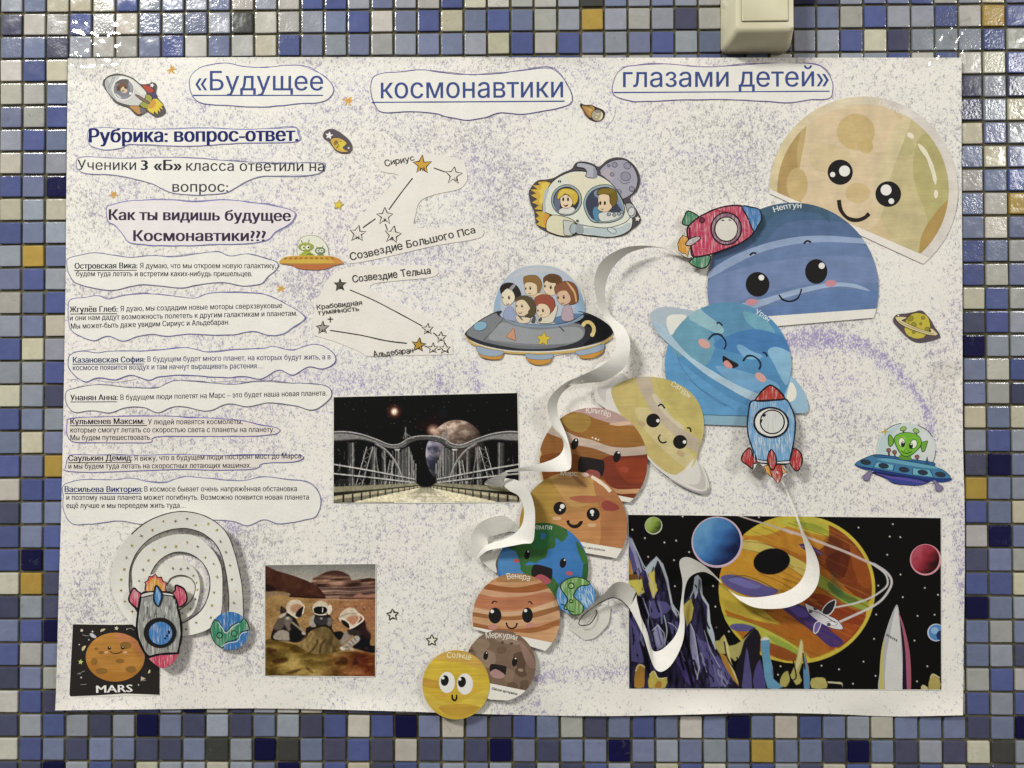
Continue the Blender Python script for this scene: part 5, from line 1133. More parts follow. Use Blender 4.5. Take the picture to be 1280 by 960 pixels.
def pl2(x, y):
    n = np.clip((fbm(x, y, 34, 9, 5) - .5) * 2.4 + .5, 0, 1); c = blend('#4e5062', '#a79fa8', n)
    return c * np.clip(1.15 - (x - 626) / 240 - (y - 380) / 420, .1, 1.1)[..., None]
cv.p(pl2, [640, 390, 690, 382, 735, 395, 735, 520, 720, 570, 690, 605, 665, 590, 640, 540, 626, 470])
S1, S2, S3, S4 = '#4b4a49', '#757371', '#aaa8a4', '#1d1b1b'
def arch(m):
    f = lambda L: [v if i % 2 else (v if not m else 1256 - v) for i, v in enumerate(L)]
    # far columns and lattice
    for (x, w_, y0) in ((185, 9, 395), (315, 7, 420), (378, 6, 430), (425, 4, 500), (460, 5, 440), (480, 5, 450), (500, 8, 430), (520, 6, 420), (540, 4, 470), (552, 3, 500), (565, 3, 520)):
        cv.p(S1, f([x - w_ * 2.2, y0, x + w_ * 2.2, y0, x + w_ * 2.2, 655, x - w_ * 2.2, 655]), 0); cv.l(S3, f([x + w_, y0, x + w_, 650]), .8, a=.8); cv.l(S4, f([x - w_ * 1.5, y0, x - w_ * 1.5, 650]), 1.0, a=.7)
    for (xa, ya, xb, yb, n) in ((295, 420, 230, 650, 9), (425, 500, 400, 640, 7)):
        wd = 18 if n == 9 else 11
        cv.l(S3, f([xa - wd, ya, xb - wd, yb]), 1.0); cv.l(S3, f([xa + wd, ya, xb + wd, yb]), 1.0)
        for k in range(n):
            u, v = k / n, (k + 1) / n; s = 1 if k % 2 else -1
            cv.l(S2, f([xa + (xb - xa) * u - s * wd, ya + (yb - ya) * u, xa + (xb - xa) * v + s * wd, ya + (yb - ya) * v]), .8)
    for (xa, ya, xb, yb) in ((320, 430, 365, 645), (330, 430, 350, 640), (335, 425, 300, 640), (540, 450, 570, 640), (530, 430, 560, 640)): cv.l(S2, f([xa, ya, xb, yb]), .9)
    cv.p('#22201f', f([85, 610, 150, 600, 160, 655, 85, 655]), 3, a=.8)
    for k in range(5): cv.l('#4d4b49', f([90 + k * 14, 655, 100 + k * 14, 625, 118 + k * 12, 612]), .6)
    # big arch
    cv.p(S1, f([80, 330, 150, 328, 240, 342, 330, 372, 400, 402, 440, 408, 480, 398, 505, 380, 560, 358, 628, 355, 628, 378, 570, 382, 530, 402, 505, 425, 440, 432, 390, 425, 330, 402, 240, 380, 150, 385, 80, 388]), 3)
    cv.p(S2, f([80, 345, 150, 342, 240, 355, 330, 385, 400, 412, 440, 418, 480, 410, 520, 385, 480, 418, 440, 427, 390, 420, 330, 395, 240, 372, 150, 376, 80, 378]), 3)
    for q_, w_, c_ in (([80, 331, 150, 329, 240, 343, 330, 373, 400, 402, 440, 408, 480, 398, 520, 372, 570, 357, 628, 354], 1.1, S3), ([80, 388, 150, 385, 240, 381, 330, 402, 390, 426, 440, 432, 500, 425, 540, 395, 628, 378], 1.0, S4)):
        cv.l(c_, f(q_), w_)
    cv.l('#5e5c5a', f([330, 402, 390, 440, 440, 500, 470, 560, 490, 630]), 2.8); cv.l(S3, f([335, 402, 395, 440, 447, 505, 477, 570, 495, 630]), .8)
    cv.l(S2, f([507, 305, 507, 400]), 1.4); cv.l(S2, f([495, 370, 507, 330, 520, 375]), 1.0); cv.l(S2, f([515, 345, 555, 370]), 1.0); cv.p(S3, f([440, 432, 475, 432, 470, 442, 445, 442]), 0)
    # rails
    for (ya, yb, w_) in ((523, 612, 1.7), (578, 632, 1.7)):
        cv.l(S3, f([80, ya, 300, ya + (yb - ya) * .42, 560, yb]), w_); cv.l(S4, f([80, ya + 10, 300, ya + 10 + (yb - ya) * .40, 560, yb + 5]), .9)
arch(False); arch(True)
def road(x, y):
    n = fbm(x, y * 3, 40, 5, 4); c = blend('#a39d88', '#d5cfba', n)
    return c * np.clip(.55 + (y - 650) / 130, .5, 1)[..., None]
for m in (0, 1):
    f = lambda L: [v if i % 2 else (v if not m else 1250 - v) for i, v in enumerate(L)]
    cv.p('#5a564a', f([80, 655, 560, 632, 608, 655, 440, 745, 80, 748]), 0); cv.p('#7e7a66', f([80, 658, 300, 648, 560, 634, 590, 645, 330, 672, 80, 690]), 0); cv.p('#2d2b26', f([80, 690, 330, 672, 590, 646, 600, 650, 340, 685, 80, 718]), 0)
    cv.p('#9c957c', f([80, 712, 300, 684, 600, 650, 606, 656, 330, 700, 80, 735]), 0); cv.p('#c0b99e', f([200, 750, 250, 720, 420, 690, 600, 656, 612, 660, 470, 745]), 0)
    cv.p('#6d685a', f([80, 735, 330, 700, 600, 656, 604, 658, 350, 712, 200, 745, 80, 750]), 0)
    for k in range(14):
        s = (k / 14) ** 1.6; x = 600 - 520 * s; y = 655 + 78 * s
        cv.l('#2a2824', f([x, y - 4 - 12 * s, x, y + 4 + 30 * s]), .7 + 1.8 * s)
cv.p(road, [606, 658, 650, 658, 800, 745, 800, 760, 440, 760, 440, 745], 0)
for q_ in ([628, 660, 620, 750], [618, 660, 540, 750], [640, 660, 730, 750], [520, 715, 740, 715], [570, 690, 690, 690]): cv.l('#8a836e', q_, .8, a=.7)
cv.p('#070707', [572, 560, 600, 610, 640, 625, 672, 610, 690, 580, 690, 630, 655, 657, 602, 657, 572, 628], 0, soft=3, a=.75)
for (x, y0) in ((448, 440), (470, 450), (490, 440), (512, 430), (530, 440), (545, 470)):
    for m in (0, 1):
        X_ = 1256 - x if m else x
        cv.l('#8b8986', [X_, y0, X_, 640], .7, a=.9)
for k in range(90):                             # rivets, braces and worn edges of the steelwork
    x = rs_.uniform(90, 560); y = rs_.uniform(420, 640); L_ = rs_.uniform(10, 60); m_ = rs_.rand() > .5
    if m_: x = 1256 - x
    cv.l(('#1a1918', '#b5b2ab', '#3a3937', '#8a8884')[k % 4], [x, y, x + rs_.uniform(-3, 3), y + L_ * .5, x + rs_.uniform(-14, 14), min(y + L_, 645)], rs_.uniform(.35, .9), a=.6)
for k in range(16):
    cv.l('#c9c6bd', [85 + k * 30, 655 - k * 1.2, 85 + k * 30, 640 - k * .8], .5, a=.6)
cv.C[:] = np.clip((cv.C - .30) * 1.3 + .28, .03, 1) * (0.80 + .40 * fbm(X, Y, 8, 33, 3))[..., None]
a = t.part('printed_image'); a.grid(cv)

# ---- astronauts on a rusty desert
t, q = picture('printed picture of three kneeling astronauts digging in a brown Mars desert', [331.5, 706.5, 469.5, 705, 468.8, 845.5, 331.5, 844.5], FAS)
cv = Cv(q, 0.5, FAS); X, Y = cv.X, cv.Y
cv.C[:] = blend('#6e6c68', '#a19c90', np.clip((Y - 40) / 130, 0, 1) * .7 + .3 * fbm(X, Y * 2, 140, 2, 3))
def strat(x, y):
    n = fbm(x * .35, y * 2.4 + x * .12, 42, 6, 4); return blend('#3c2a24', '#a58270', np.clip((n - .3) * 2, 0, 1))
cv.p(strat, [420, 160, 440, 140, 520, 100, 590, 84, 660, 95, 720, 130, 745, 160, 930, 150, 930, 320, 420, 320], 3)
cv.p('#4a352d', [430, 155, 520, 104, 590, 88, 660, 98, 715, 130, 640, 130, 560, 128, 480, 140], 3, soft=3, a=.7)
def sand(x, y):
    n = fbm(x, y * 2.0, 90, 8, 5); r = np.clip((x - 350) / 450, 0, 1) * np.clip(1.2 - abs(y - 420) / 260, 0, 1)
    return blend('#7a6140', '#a3855c', n) * (1 - r[..., None] * .55) + hx('#8d5a48') * r[..., None] * .55
cv.p(sand, [30, 270, 520, 295, 930, 300, 930, 960, 30, 960], 0)
for k in range(14):
    y = 215 + k * 8; cv.l(('#30221d', '#b4978a')[k % 2], [440 + k * 4, y, 600, y - 6 + 4 * math.sin(k), 760, y - 2, 930, y - 14 - k], 1.0 + .8 * (k % 3), soft=1.5, a=.55)
def hill(x, y): return blend('#3a241d', '#5d4134', fbm(x, y, 40, 4, 4) * .9)
cv.p(hill, [30, 55, 130, 85, 250, 120, 360, 160, 440, 200, 490, 245, 520, 300, 400, 300, 240, 290, 230, 265, 40, 240], 3)
cv.p('#7f6a55', [40, 250, 120, 248, 210, 258, 240, 285, 140, 280, 40, 290], 3, soft=2); cv.p('#2e1e19', [40, 195, 90, 205, 130, 240, 40, 250], 3, soft=2)
cv.l('#2b1a15', [240, 290, 400, 300, 520, 302], 1.6, soft=1.5); cv.p('#9d7260', [750, 300, 800, 265, 850, 290, 930, 265, 930, 300], 3, soft=2, a=.8); cv.l('#4a2d25', [640, 305, 930, 308], 2.0, soft=2, a=.7)
for k in range(240):
    x, y = rs_.uniform(45, 920), rs_.uniform(320, 640); cv.e(('#4a3524', '#b79a70', '#5e3b2e')[k % 3], x, y, rs_.uniform(3, 12), rs_.uniform(1.5, 4), soft=1.0, a=.55)
def mound(x, y):
    n = fbm(x * 1.3, y * .7, 40, 12, 5); return blend('#453a26', '#8a7550', np.clip(n * 1.1 + (500 - x) / 900, 0, 1))
def front(x, y):
    n = fbm(x * .7, y * 1.8, 120, 15, 5); r = np.clip((x - 480) / 330, 0, 1) * np.clip((y - 660) / 120, 0, 1)
    c = blend('#4c3c1c', '#a08a54', np.clip((n - .22) * 1.8, 0, 1)); return c * (1 - r[..., None]) + blend('#542a1a', '#9c6a4a', np.clip((n - .25) * 1.7, 0, 1)) * r[..., None]
cv.p(front, [30, 650, 200, 660, 330, 690, 480, 740, 640, 740, 780, 730, 930, 760, 930, 960, 30, 960], 3)
# left astronaut
cv.p('#2d2622', [150, 470, 210, 420, 280, 460, 330, 560, 380, 580, 370, 620, 300, 660, 220, 650, 100, 640, 90, 600, 110, 540, 130, 500], 3)
cv.p('#8d8478', [110, 600, 160, 560, 220, 570, 250, 610, 230, 645, 120, 635], 3, soft=1.5); cv.p('#595149', [105, 545, 150, 470, 190, 430, 215, 450, 200, 520, 150, 560], 3, soft=2); cv.p('#a59a8b', [150, 460, 180, 425, 215, 425, 180, 460], 3, soft=1.5)
cv.p('#6c645c', [195, 470, 230, 450, 260, 480, 240, 530, 270, 590, 230, 570, 200, 520], 3, soft=2); cv.e('#c6bcae', 222, 465, 14, 10, 0, soft=1.5, a=.7); cv.p('#1c1817', [240, 560, 300, 560, 330, 610, 280, 655, 240, 640], 3, soft=2); cv.l('#8b8378', [260, 500, 320, 550, 365, 590], 2.2, soft=1.5); cv.e('#9c9388', 350, 585, 18, 14, 20, soft=1.2); cv.l('#5a534c', [330, 650, 370, 605], 1.0)
cv.p('#b5a893', [210, 395, 220, 345, 260, 318, 310, 320, 345, 350, 355, 380, 340, 440, 300, 460, 250, 430], 3); cv.p('#9b7b62', [240, 380, 290, 350, 330, 365, 320, 390, 290, 420, 265, 420], 3, soft=2); cv.p('#241d1b', [290, 420, 335, 375, 350, 385, 330, 450, 290, 458], 3, soft=1.5); cv.l('#c4b9a9', [170, 372, 215, 410, 270, 450, 300, 462], 1.6); cv.l('#cfc5b5', [355, 370, 340, 430], 1.2); cv.p('#3d342f', [165, 370, 185, 375, 215, 410, 165, 430], 3)
# middle astronaut
cv.p('#2b2725', [400, 470, 440, 430, 540, 430, 580, 480, 575, 540, 590, 590, 500, 560, 420, 560, 370, 600, 370, 545, 400, 530], 3); cv.p('#958c80', [392, 500, 410, 450, 440, 440, 430, 490, 450, 530, 410, 535], 3, soft=1.5); cv.p('#6e675f', [520, 480, 570, 460, 578, 510, 550, 530], 3, soft=2); cv.p('#3c3a3b', [440, 460, 530, 455, 540, 500, 510, 520, 450, 510], 3, soft=2); cv.e('#8f8b88', 490, 468, 10, 8, soft=1.2)
cv.p('#b3a894', [420, 400, 430, 355, 470, 328, 520, 335, 545, 370, 540, 420, 500, 440, 440, 430], 3); cv.p('#1e1a1a', [430, 385, 460, 372, 520, 375, 538, 390, 530, 420, 490, 435, 440, 425], 3, soft=1.2); cv.l('#bdb3a3', [422, 388, 460, 366, 520, 370, 540, 388], 1.4); cv.l('#c9c6c6', [502, 385, 500, 415], 1.2); cv.p('#c2b9ab', [545, 365, 572, 362, 575, 410, 555, 435, 540, 425], 2, soft=1.2); cv.l('#c9bfb0', [440, 430, 480, 440, 530, 435], 1.1)
cv.p('#211b18', [590, 580, 640, 570, 670, 590, 640, 640, 600, 620], 3, soft=1.5); cv.p(mound, [300, 680, 380, 620, 430, 560, 490, 535, 550, 545, 600, 610, 660, 680, 640, 730, 560, 745, 480, 755, 400, 740], 3)
cv.l('#3a301e', [480, 740, 490, 680, 520, 640], 2.2, soft=2, a=.8); cv.l('#a38d62', [350, 690, 400, 640, 430, 580], 2.2, soft=2, a=.6); cv.l('#2e2616', [400, 740, 450, 680, 460, 640], 1.6, soft=2, a=.7)
# right astronaut
cv.p('#221a22', [720, 560, 800, 480, 840, 490, 850, 560, 885, 600, 880, 680, 930, 690, 930, 745, 780, 715, 740, 690, 760, 620], 3); cv.p('#3d2a28', [830, 480, 850, 540, 885, 590, 880, 640, 820, 600, 790, 560], 3, soft=3, a=.8)
cv.p('#857c74', [650, 640, 680, 580, 720, 560, 740, 590, 700, 640, 660, 680, 640, 660], 3, soft=1.5); cv.p('#9a9188', [640, 705, 680, 680, 730, 630, 780, 600, 800, 640, 740, 690, 680, 725], 3, soft=1.5); cv.p('#3a3432', [700, 560, 790, 560, 810, 610, 760, 600, 720, 600], 3, soft=2); cv.e('#bdb3a8', 660, 706, 22, 14, 10, soft=1.3); cv.e('#a79d93', 725, 712, 26, 9, 10, soft=1.3)
for k in range(4): cv.l('#4a423d', [690 + k * 20, 690 - k * 22, 715 + k * 18, 712 - k * 22], 1.0, soft=1.2, a=.8)
cv.p('#b8ab98', [635, 460, 650, 420, 700, 385, 750, 385, 785, 420, 800, 470, 770, 520, 720, 550, 690, 500, 640, 490], 3); cv.p('#a57a63', [690, 470, 730, 445, 785, 450, 780, 490, 740, 520, 710, 500], 3, soft=2); cv.p('#241d1c', [650, 480, 690, 485, 720, 520, 710, 545, 670, 520], 3, soft=1.3); cv.l('#c2b8a9', [635, 465, 680, 480, 715, 510, 725, 545], 1.8); cv.l('#cdbfb0', [790, 430, 825, 460, 820, 485, 760, 530, 720, 548], 1.8); cv.l('#8d8170', [640, 455, 700, 430, 760, 430], 1.2, soft=2)
for q_ in ([600, 830, 640, 780, 700, 790, 690, 840], [740, 840, 760, 780, 790, 830], [60, 700, 130, 720, 120, 750, 60, 740], [100, 800, 200, 780, 220, 810, 120, 830], [370, 850, 420, 900, 380, 880], [200, 900, 330, 870, 260, 910]): cv.p('#382415', q_, 3, soft=3, a=.7)
for k in range(150):
    x, y = rs_.uniform(45, 925), rs_.uniform(690, 925); cv.e(('#2c1d10', '#c0a060', '#7d5a30')[k % 3], x, y, rs_.uniform(5, 26), rs_.uniform(2, 6), -12, soft=1.8, a=.22)
cv.C[:] = np.clip((cv.C - .40) * 1.24 + .385, .05, .95) * (0.88 + .24 * fbm(X, Y, 12, 31, 3))[..., None]
a = t.part('printed_image'); a.grid(cv)

# ---- the space painting
t, q = picture('big black printed space painting with a huge striped ringed planet and jagged rocks', [785.5, 643.5, 1176, 647.5, 1176.5, 862, 786.5, 860.5], FPL)
cv = Cv(q, 0.62, FPL); X, Y = cv.X, cv.Y
cv.C[:] = hx('#090808')
OX = (975 - 775) * 4.176                      # right half of the picture, drawn in the same frame
def R(L): return [v if i % 2 else v + OX for i, v in enumerate(L)]
stars = [65, 113, 130, 157, 232, 180, 293, 170, 327, 44, 361, 230, 147, 255, 282, 272, 287, 408, 486, 407, 498, 515, 505, 623, 568, 645, 825, 870, 838, 826, 725, 48]
for i in range(0, len(stars), 2): cv.e('#d5d0c6', stars[i], stars[i + 1], 4.5, 4.5)
st2 = [589, 84, 573, 149, 628, 152, 560, 244, 629, 347, 756, 417, 641, 465, 410, 102, 513, 405, 718, 563, 807, 557, 502, 556, 491, 683, 702, 692, 436, 802, 308, 842, 217, 823, 499, 876, 381, 917, 769, 826, 715, 905, 825, 453, 818, 48]
for i in range(0, len(st2), 2): cv.e('#d5d0c6', st2[i] + OX, st2[i + 1], 4.5, 4.5)
# jagged rocks
V1, V2, V3, LT, YL, OR = '#2d2746', '#4f4a7a', '#8987a8', '#a9b3b8', '#b9a94e', '#a87a32'
def rock(x, y): return blend('#15121f', '#3c3560', np.clip((fbm(x * 2.6, y * .5 + x * .8, 42, 22, 4) - .32) * 2.2, 0, 1))
cv.p(rock, [40, 120, 80, 190, 100, 250, 130, 300, 150, 290, 190, 250, 230, 310, 250, 380, 270, 480, 305, 560, 320, 520, 370, 440, 395, 360, 420, 370, 425, 450, 460, 510, 470, 600, 490, 690, 520, 760, 560, 830, 620, 940, 45, 945], 1)
for c_, q_ in ((V3, [45, 150, 75, 200, 95, 260, 115, 330, 100, 350, 80, 290, 60, 230, 45, 200]), (V2, [45, 190, 70, 240, 90, 320, 70, 340, 50, 280]), (YL, [42, 240, 60, 300, 70, 350, 45, 350]), ('#6b4a20', [40, 340, 110, 350, 120, 372, 40, 372]), ('#b9b04e', [42, 375, 115, 372, 120, 410, 128, 440, 95, 460, 80, 430, 60, 410, 42, 400]),
              (LT, [130, 320, 160, 280, 190, 255, 215, 280, 195, 275, 175, 330, 160, 370, 150, 350]), (YL, [150, 340, 180, 320, 185, 380, 200, 430, 185, 440, 170, 470, 150, 400]), (OR, [165, 370, 180, 360, 190, 420, 172, 450]), (LT, [190, 252, 225, 300, 250, 370, 262, 440, 275, 500, 305, 540, 315, 575, 300, 575, 270, 530, 255, 450, 240, 380, 215, 310]),
              (V2, [120, 500, 180, 480, 240, 490, 270, 520, 230, 560, 180, 580, 150, 560]), (V3, [165, 640, 200, 610, 230, 650, 235, 720, 200, 740, 175, 700]), (V2, [255, 600, 300, 590, 310, 640, 270, 660]), (V2, [45, 560, 100, 650, 130, 760, 120, 810, 60, 800]), (YL, [330, 510, 370, 470, 385, 520, 375, 580, 350, 620, 335, 560]), (OR, [345, 530, 365, 520, 362, 580, 348, 590]),
              (LT, [385, 440, 390, 365, 405, 352, 420, 375, 410, 372, 408, 440, 395, 470]), (LT, [412, 368, 425, 450, 462, 505, 472, 600, 490, 650, 500, 740, 480, 700, 455, 640, 455, 510, 418, 460]), (V3, [365, 600, 385, 640, 400, 740, 415, 830, 400, 900, 385, 820, 365, 720]), (V2, [400, 680, 450, 700, 520, 780, 580, 880, 560, 930, 480, 800, 420, 760]), (V2, [460, 780, 520, 860, 540, 930, 470, 935]), ('#4a3a7a', [280, 760, 340, 780, 390, 900, 370, 930, 320, 880])):
    cv.p(c_, q_, 0)
for q_ in ([100, 470, 140, 560, 170, 640], [130, 460, 160, 540], [230, 560, 240, 640, 260, 700], [300, 700, 350, 820, 380, 930], [430, 520, 440, 620, 470, 700], [210, 600, 250, 720], [110, 700, 150, 850], [330, 620, 350, 720]): cv.l('#0a0810', q_, 4.0, soft=1.5)
rk = cv.C.copy(); zone = (np.abs(rk - hx('#090808')).sum(-1) > .03) & (X < 630) & (Y > 120)
for k in range(95):
    x0 = rs_.uniform(45, 560); y0 = rs_.uniform(380, 860) if x0 > 300 else rs_.uniform(300, 860); L_ = rs_.uniform(40, 150); sl_ = .12 + .35 * (x0 / 560)
    q_ = []
    for m_ in range(5): q_ += [x0 + sl_ * L_ * m_ / 4 + rs_.uniform(-7, 7), y0 + L_ * m_ / 4]
    cv.l(('#0b0912', '#0b0912', V2, '#6a6690', '#0b0912', V3)[k % 6], q_, rs_.uniform(.8, 2.6), n=1, soft=.9, a=.85)
cv.C[:] = np.where(zone[..., None], cv.C, rk)
for c_, q_ in ((YL, [330, 515, 352, 490, 372, 470, 380, 520, 366, 560, 350, 620, 340, 570]), ('#c9b95a', [150, 350, 178, 325, 184, 385, 196, 428, 176, 470, 160, 420]), ('#c4b852', [42, 378, 112, 374, 118, 408, 100, 455, 70, 412, 42, 398]), (OR, [44, 250, 58, 300, 64, 350, 46, 345])): cv.p(c_, q_, 0, a=.95)
for q_, w_ in (([48, 152, 82, 215, 104, 262, 122, 318, 138, 330, 150, 300, 168, 285, 190, 254, 222, 292], .9), ([222, 292, 248, 368, 260, 440, 272, 505, 306, 545, 314, 575], 1.5), ([138, 330, 150, 372, 172, 400, 178, 470], 1.2), ([366, 470, 384, 430, 392, 362, 406, 352, 422, 372, 428, 452, 462, 508, 470, 600, 488, 655, 498, 735], 1.5), ([408, 372, 404, 430, 392, 470], 1.4), ([168, 640, 198, 610, 230, 652, 236, 718], 1.1), ([368, 604, 386, 645, 402, 742, 414, 830, 402, 895], 1.2), ([252, 598, 282, 612, 304, 640], .9), ([120, 470, 150, 560, 146, 610], .8), ([440, 640, 470, 740, 520, 830], .8)):
    cv.l('#b9bec8', q_, w_, n=1, a=.9)
for q_ in ([640, 905, 662, 735, 672, 790], [705, 860, 728, 795, 748, 868], [780, 690, 778, 760, 796, 830, 800, 888], [838, 905, 852, 868, 876, 852]): cv.l('#c3c0d0', q_, .8, n=1, a=.7)
for q_ in ([60, 160, 95, 240, 130, 310, 150, 300], [230, 560, 245, 640, 235, 700], [270, 500, 300, 560]): cv.l(LT, q_, 1.6, a=.9)
for q_, c_ in (([75, 935, 80, 850, 90, 820, 115, 815, 130, 830, 128, 880, 125, 935], OR), ([150, 938, 155, 870, 175, 850, 190, 865, 200, 890, 245, 885, 235, 938], YL), ([180, 938, 195, 905, 215, 910, 215, 938], OR)): cv.p(c_, q_, 2)
cv.l('#d8cc9a', [82, 850, 100, 818, 128, 830], 1.4); cv.l('#d8cc9a', [155, 870, 178, 852, 200, 888, 244, 886], 1.2)
# big striped planet
bx, by, brx, bry = 923, 424, 409, 388
mask = ((X - bx) / brx) ** 2 + ((Y - by) / bry) ** 2
keep = cv.C.copy()
cv.e('#c8b038', bx, by, brx, bry)
cv.e('#a8651f', bx - 6, by, brx - 22, bry - 18, soft=2)
cv.fr = FO
for c_, q_ in (('#bb7f26', [470, 150, 560, 100, 760, 130, 860, 190, 760, 230, 640, 200, 500, 160]), ('#c6ae3a', [470, 140, 560, 82, 700, 70, 640, 110, 560, 145]), ('#b9b340', [600, 95, 700, 78, 770, 95, 880, 165, 860, 180, 780, 150, 690, 128]), ('#8f9a34', [660, 95, 740, 105, 810, 145, 740, 130]),
               ('#7d3817', [800, 85, 900, 150, 950, 260, 950, 385, 890, 370, 800, 290, 735, 225, 790, 170]), ('#5a2412', [780, 245, 800, 215, 870, 200, 850, 300, 800, 290]), ('#964a1c', [870, 180, 940, 260, 950, 340, 900, 320]),
               ('#c58e2a', [440, 195, 540, 215, 640, 260, 720, 330, 640, 380, 520, 360, 385, 300, 400, 240]), ('#c9b75c', [462, 168, 520, 165, 620, 205, 700, 245, 760, 288, 740, 325, 640, 262, 560, 218, 450, 195]), ('#8fa23f', [740, 285, 800, 318, 860, 362, 935, 392, 925, 428, 850, 398, 770, 345, 735, 325]), ('#55752e', [790, 320, 850, 358, 905, 390, 870, 400, 800, 355]),
               ('#8a381a', [690, 380, 770, 365, 880, 420, 930, 432, 905, 500, 830, 570, 770, 480]), ('#a04a1d', [760, 480, 830, 470, 900, 490, 820, 565, 760, 560]), ('#c2aa3a', [386, 330, 430, 350, 520, 388, 640, 440, 700, 480, 560, 472, 450, 440, 395, 410]), ('#a9611f', [520, 390, 640, 420, 720, 470, 800, 560, 740, 575, 620, 485]),
               ('#b8b846', [405, 445, 520, 478, 640, 538, 700, 578, 722, 605, 690, 612, 600, 562, 500, 508, 425, 482]), ('#8ea03c', [560, 515, 640, 550, 700, 592, 690, 606, 620, 570]), ('#3d3076', [618, 412, 680, 403, 740, 440, 800, 500, 848, 545, 800, 562, 740, 512, 660, 452]), ('#5a4a92', [640, 412, 690, 415, 720, 445, 680, 450]),
               ('#8a481c', [560, 545, 640, 572, 690, 606, 640, 614, 580, 592]), ('#54508c', [388, 305, 430, 292, 500, 309, 560, 334, 606, 352, 570, 373, 500, 373, 430, 346]), ('#6f6aa5', [410, 306, 470, 306, 540, 335, 500, 345, 440, 325]), ('#55508a', [425, 480, 470, 475, 520, 490, 500, 503, 440, 500])):
    cv.p(c_, q_, 3, soft=1.1, a=.96)
cv.e('#43305c', 727, 200, 46, 13, 25); cv.l('#9a7aa0', [690, 188, 730, 196, 765, 216], .8)
for q_ in ([462, 168, 560, 180, 680, 235, 760, 288], [455, 195, 560, 218, 640, 262, 735, 327], [405, 445, 520, 478, 640, 538, 720, 600], [618, 412, 700, 470, 800, 560], [735, 330, 850, 398, 925, 428], [640, 100, 760, 140, 870, 185]): cv.l('#5a2f14', q_, .7, soft=1.0, a=.6)
cv.fr = FPL
for k in range(70):
    x0 = rs_.uniform(560, 1250); y0 = rs_.uniform(80, 740); L_ = rs_.uniform(40, 130)
    cv.l(('#5e2a16', '#d2b052', '#8a4a22', '#b97a30')[k % 4], [x0, y0, x0 + L_, y0 + L_ * .45 + rs_.uniform(-8, 8), x0 + 2 * L_, y0 + L_ * .95], rs_.uniform(.5, 1.8), soft=1.4, a=.4)
cv.p('#2d3a2c', [1110, 330, 1160, 420, 1150, 470, 1100, 420], 4, soft=6, a=.4); cv.p('#4a2015', [1080, 150, 1160, 180, 1120, 300, 1070, 240], 4, soft=6, a=.5)
cv.C[:] = np.where((mask > 1.0)[..., None], keep, cv.C)
cv.l('#c9b53f', ell(bx, by, brx - 8, bry - 8, 0, 60)[list(range(48, 60)) + list(range(0, 16))].ravel(), 4.2)
cv.e('#0c0a0c', 792, 279, 96, 68, -8); cv.l('#3d3a28', [560, 370, 640, 352, 740, 385, 820, 430], .8); cv.l('#4a2a5a', [935, 190, 990, 205, 1050, 245], 1.0)
# rings
cv.l('#b9a9a0', [620, 40, 700, 66, 800, 95, 900, 135], 2.0); cv.l('#c4b0a8', R([20, 112, 120, 145, 240, 190, 350, 232, 450, 278, 480, 290]), 3.2); cv.l('#c9c4c2', R([470, 285, 530, 325, 556, 355, 562, 395, 540, 425, 470, 470, 380, 500, 280, 520]), 2.4); cv.l('#c9c4c2', R([490, 292, 550, 330, 580, 370, 578, 410, 540, 470, 490, 510, 420, 545, 310, 595]), 3.0)
# far rocks over the planet's foot
for c_, q_ in (('#1a1620', [600, 940, 640, 700, 660, 660, 700, 625, 735, 670, 730, 760, 760, 900, 770, 940]), ('#a9a05c', [490, 700, 520, 690, 545, 660, 570, 720, 640, 690, 700, 630, 650, 690, 630, 760, 600, 800, 560, 760, 520, 760]), (OR, [520, 760, 560, 780, 600, 860, 620, 930, 560, 850]), ('#c9bd7a', [545, 665, 565, 720, 580, 800, 620, 920, 590, 860, 550, 760]), (V2, [640, 900, 660, 730, 675, 800, 690, 940, 640, 940]), ('#4a4278', [700, 860, 730, 790, 750, 870, 760, 940, 700, 940]),
              ('#5f93b0', [735, 690, 780, 685, 780, 760, 795, 830, 800, 890, 850, 935, 770, 940, 745, 800]), ('#cfcfc8', [732, 690, 755, 672, 782, 685, 760, 690]), ('#a9a056', [835, 900, 850, 865, 875, 850, 890, 870, 920, 790, 940, 690, 955, 700, 960, 780, 935, 860, 950, 900, 920, 925, 890, 880, 880, 930, 840, 930]), ('#cbbf86', [930, 760, 945, 690, 955, 720, 945, 800, 915, 850]), ('#5a86a8', [960, 780, 985, 830, 990, 940, 960, 940]), ('#a06a5a', [955, 720, 975, 790, 990, 880, 970, 800]),
              ('#b0a55c', [1000, 890, 1060, 885, 1075, 900, 1080, 940, 1000, 940]), ('#c5bc94', [1085, 905, 1130, 908, 1160, 912, 1162, 945, 1155, 920, 1090, 915])): cv.p(c_, q_, 2)
for q_ in ([905, 800, 920, 880, 900, 900], [880, 850, 890, 900, 870, 935], [610, 780, 640, 860], [545, 700, 560, 780, 600, 850], [955, 760, 965, 840]): cv.l('#181210', q_, 1.6)
cv.p('#b0a058', R([775, 945, 785, 880, 800, 865, 832, 890, 835, 948]), 2); cv.p('#c9bd86', R([735, 945, 745, 922, 770, 935, 770, 948]), 2); cv.l('#d0c8a0', R([785, 885, 800, 867, 834, 886]), 1.2)
cv.C *= (0.93 + .07 * np.sin(Y * 1.25) * .5 + .1 * (fbm(X, Y, 30, 41, 3) - .5))[..., None]
a = t.part('printed_image'); a.grid(cv)
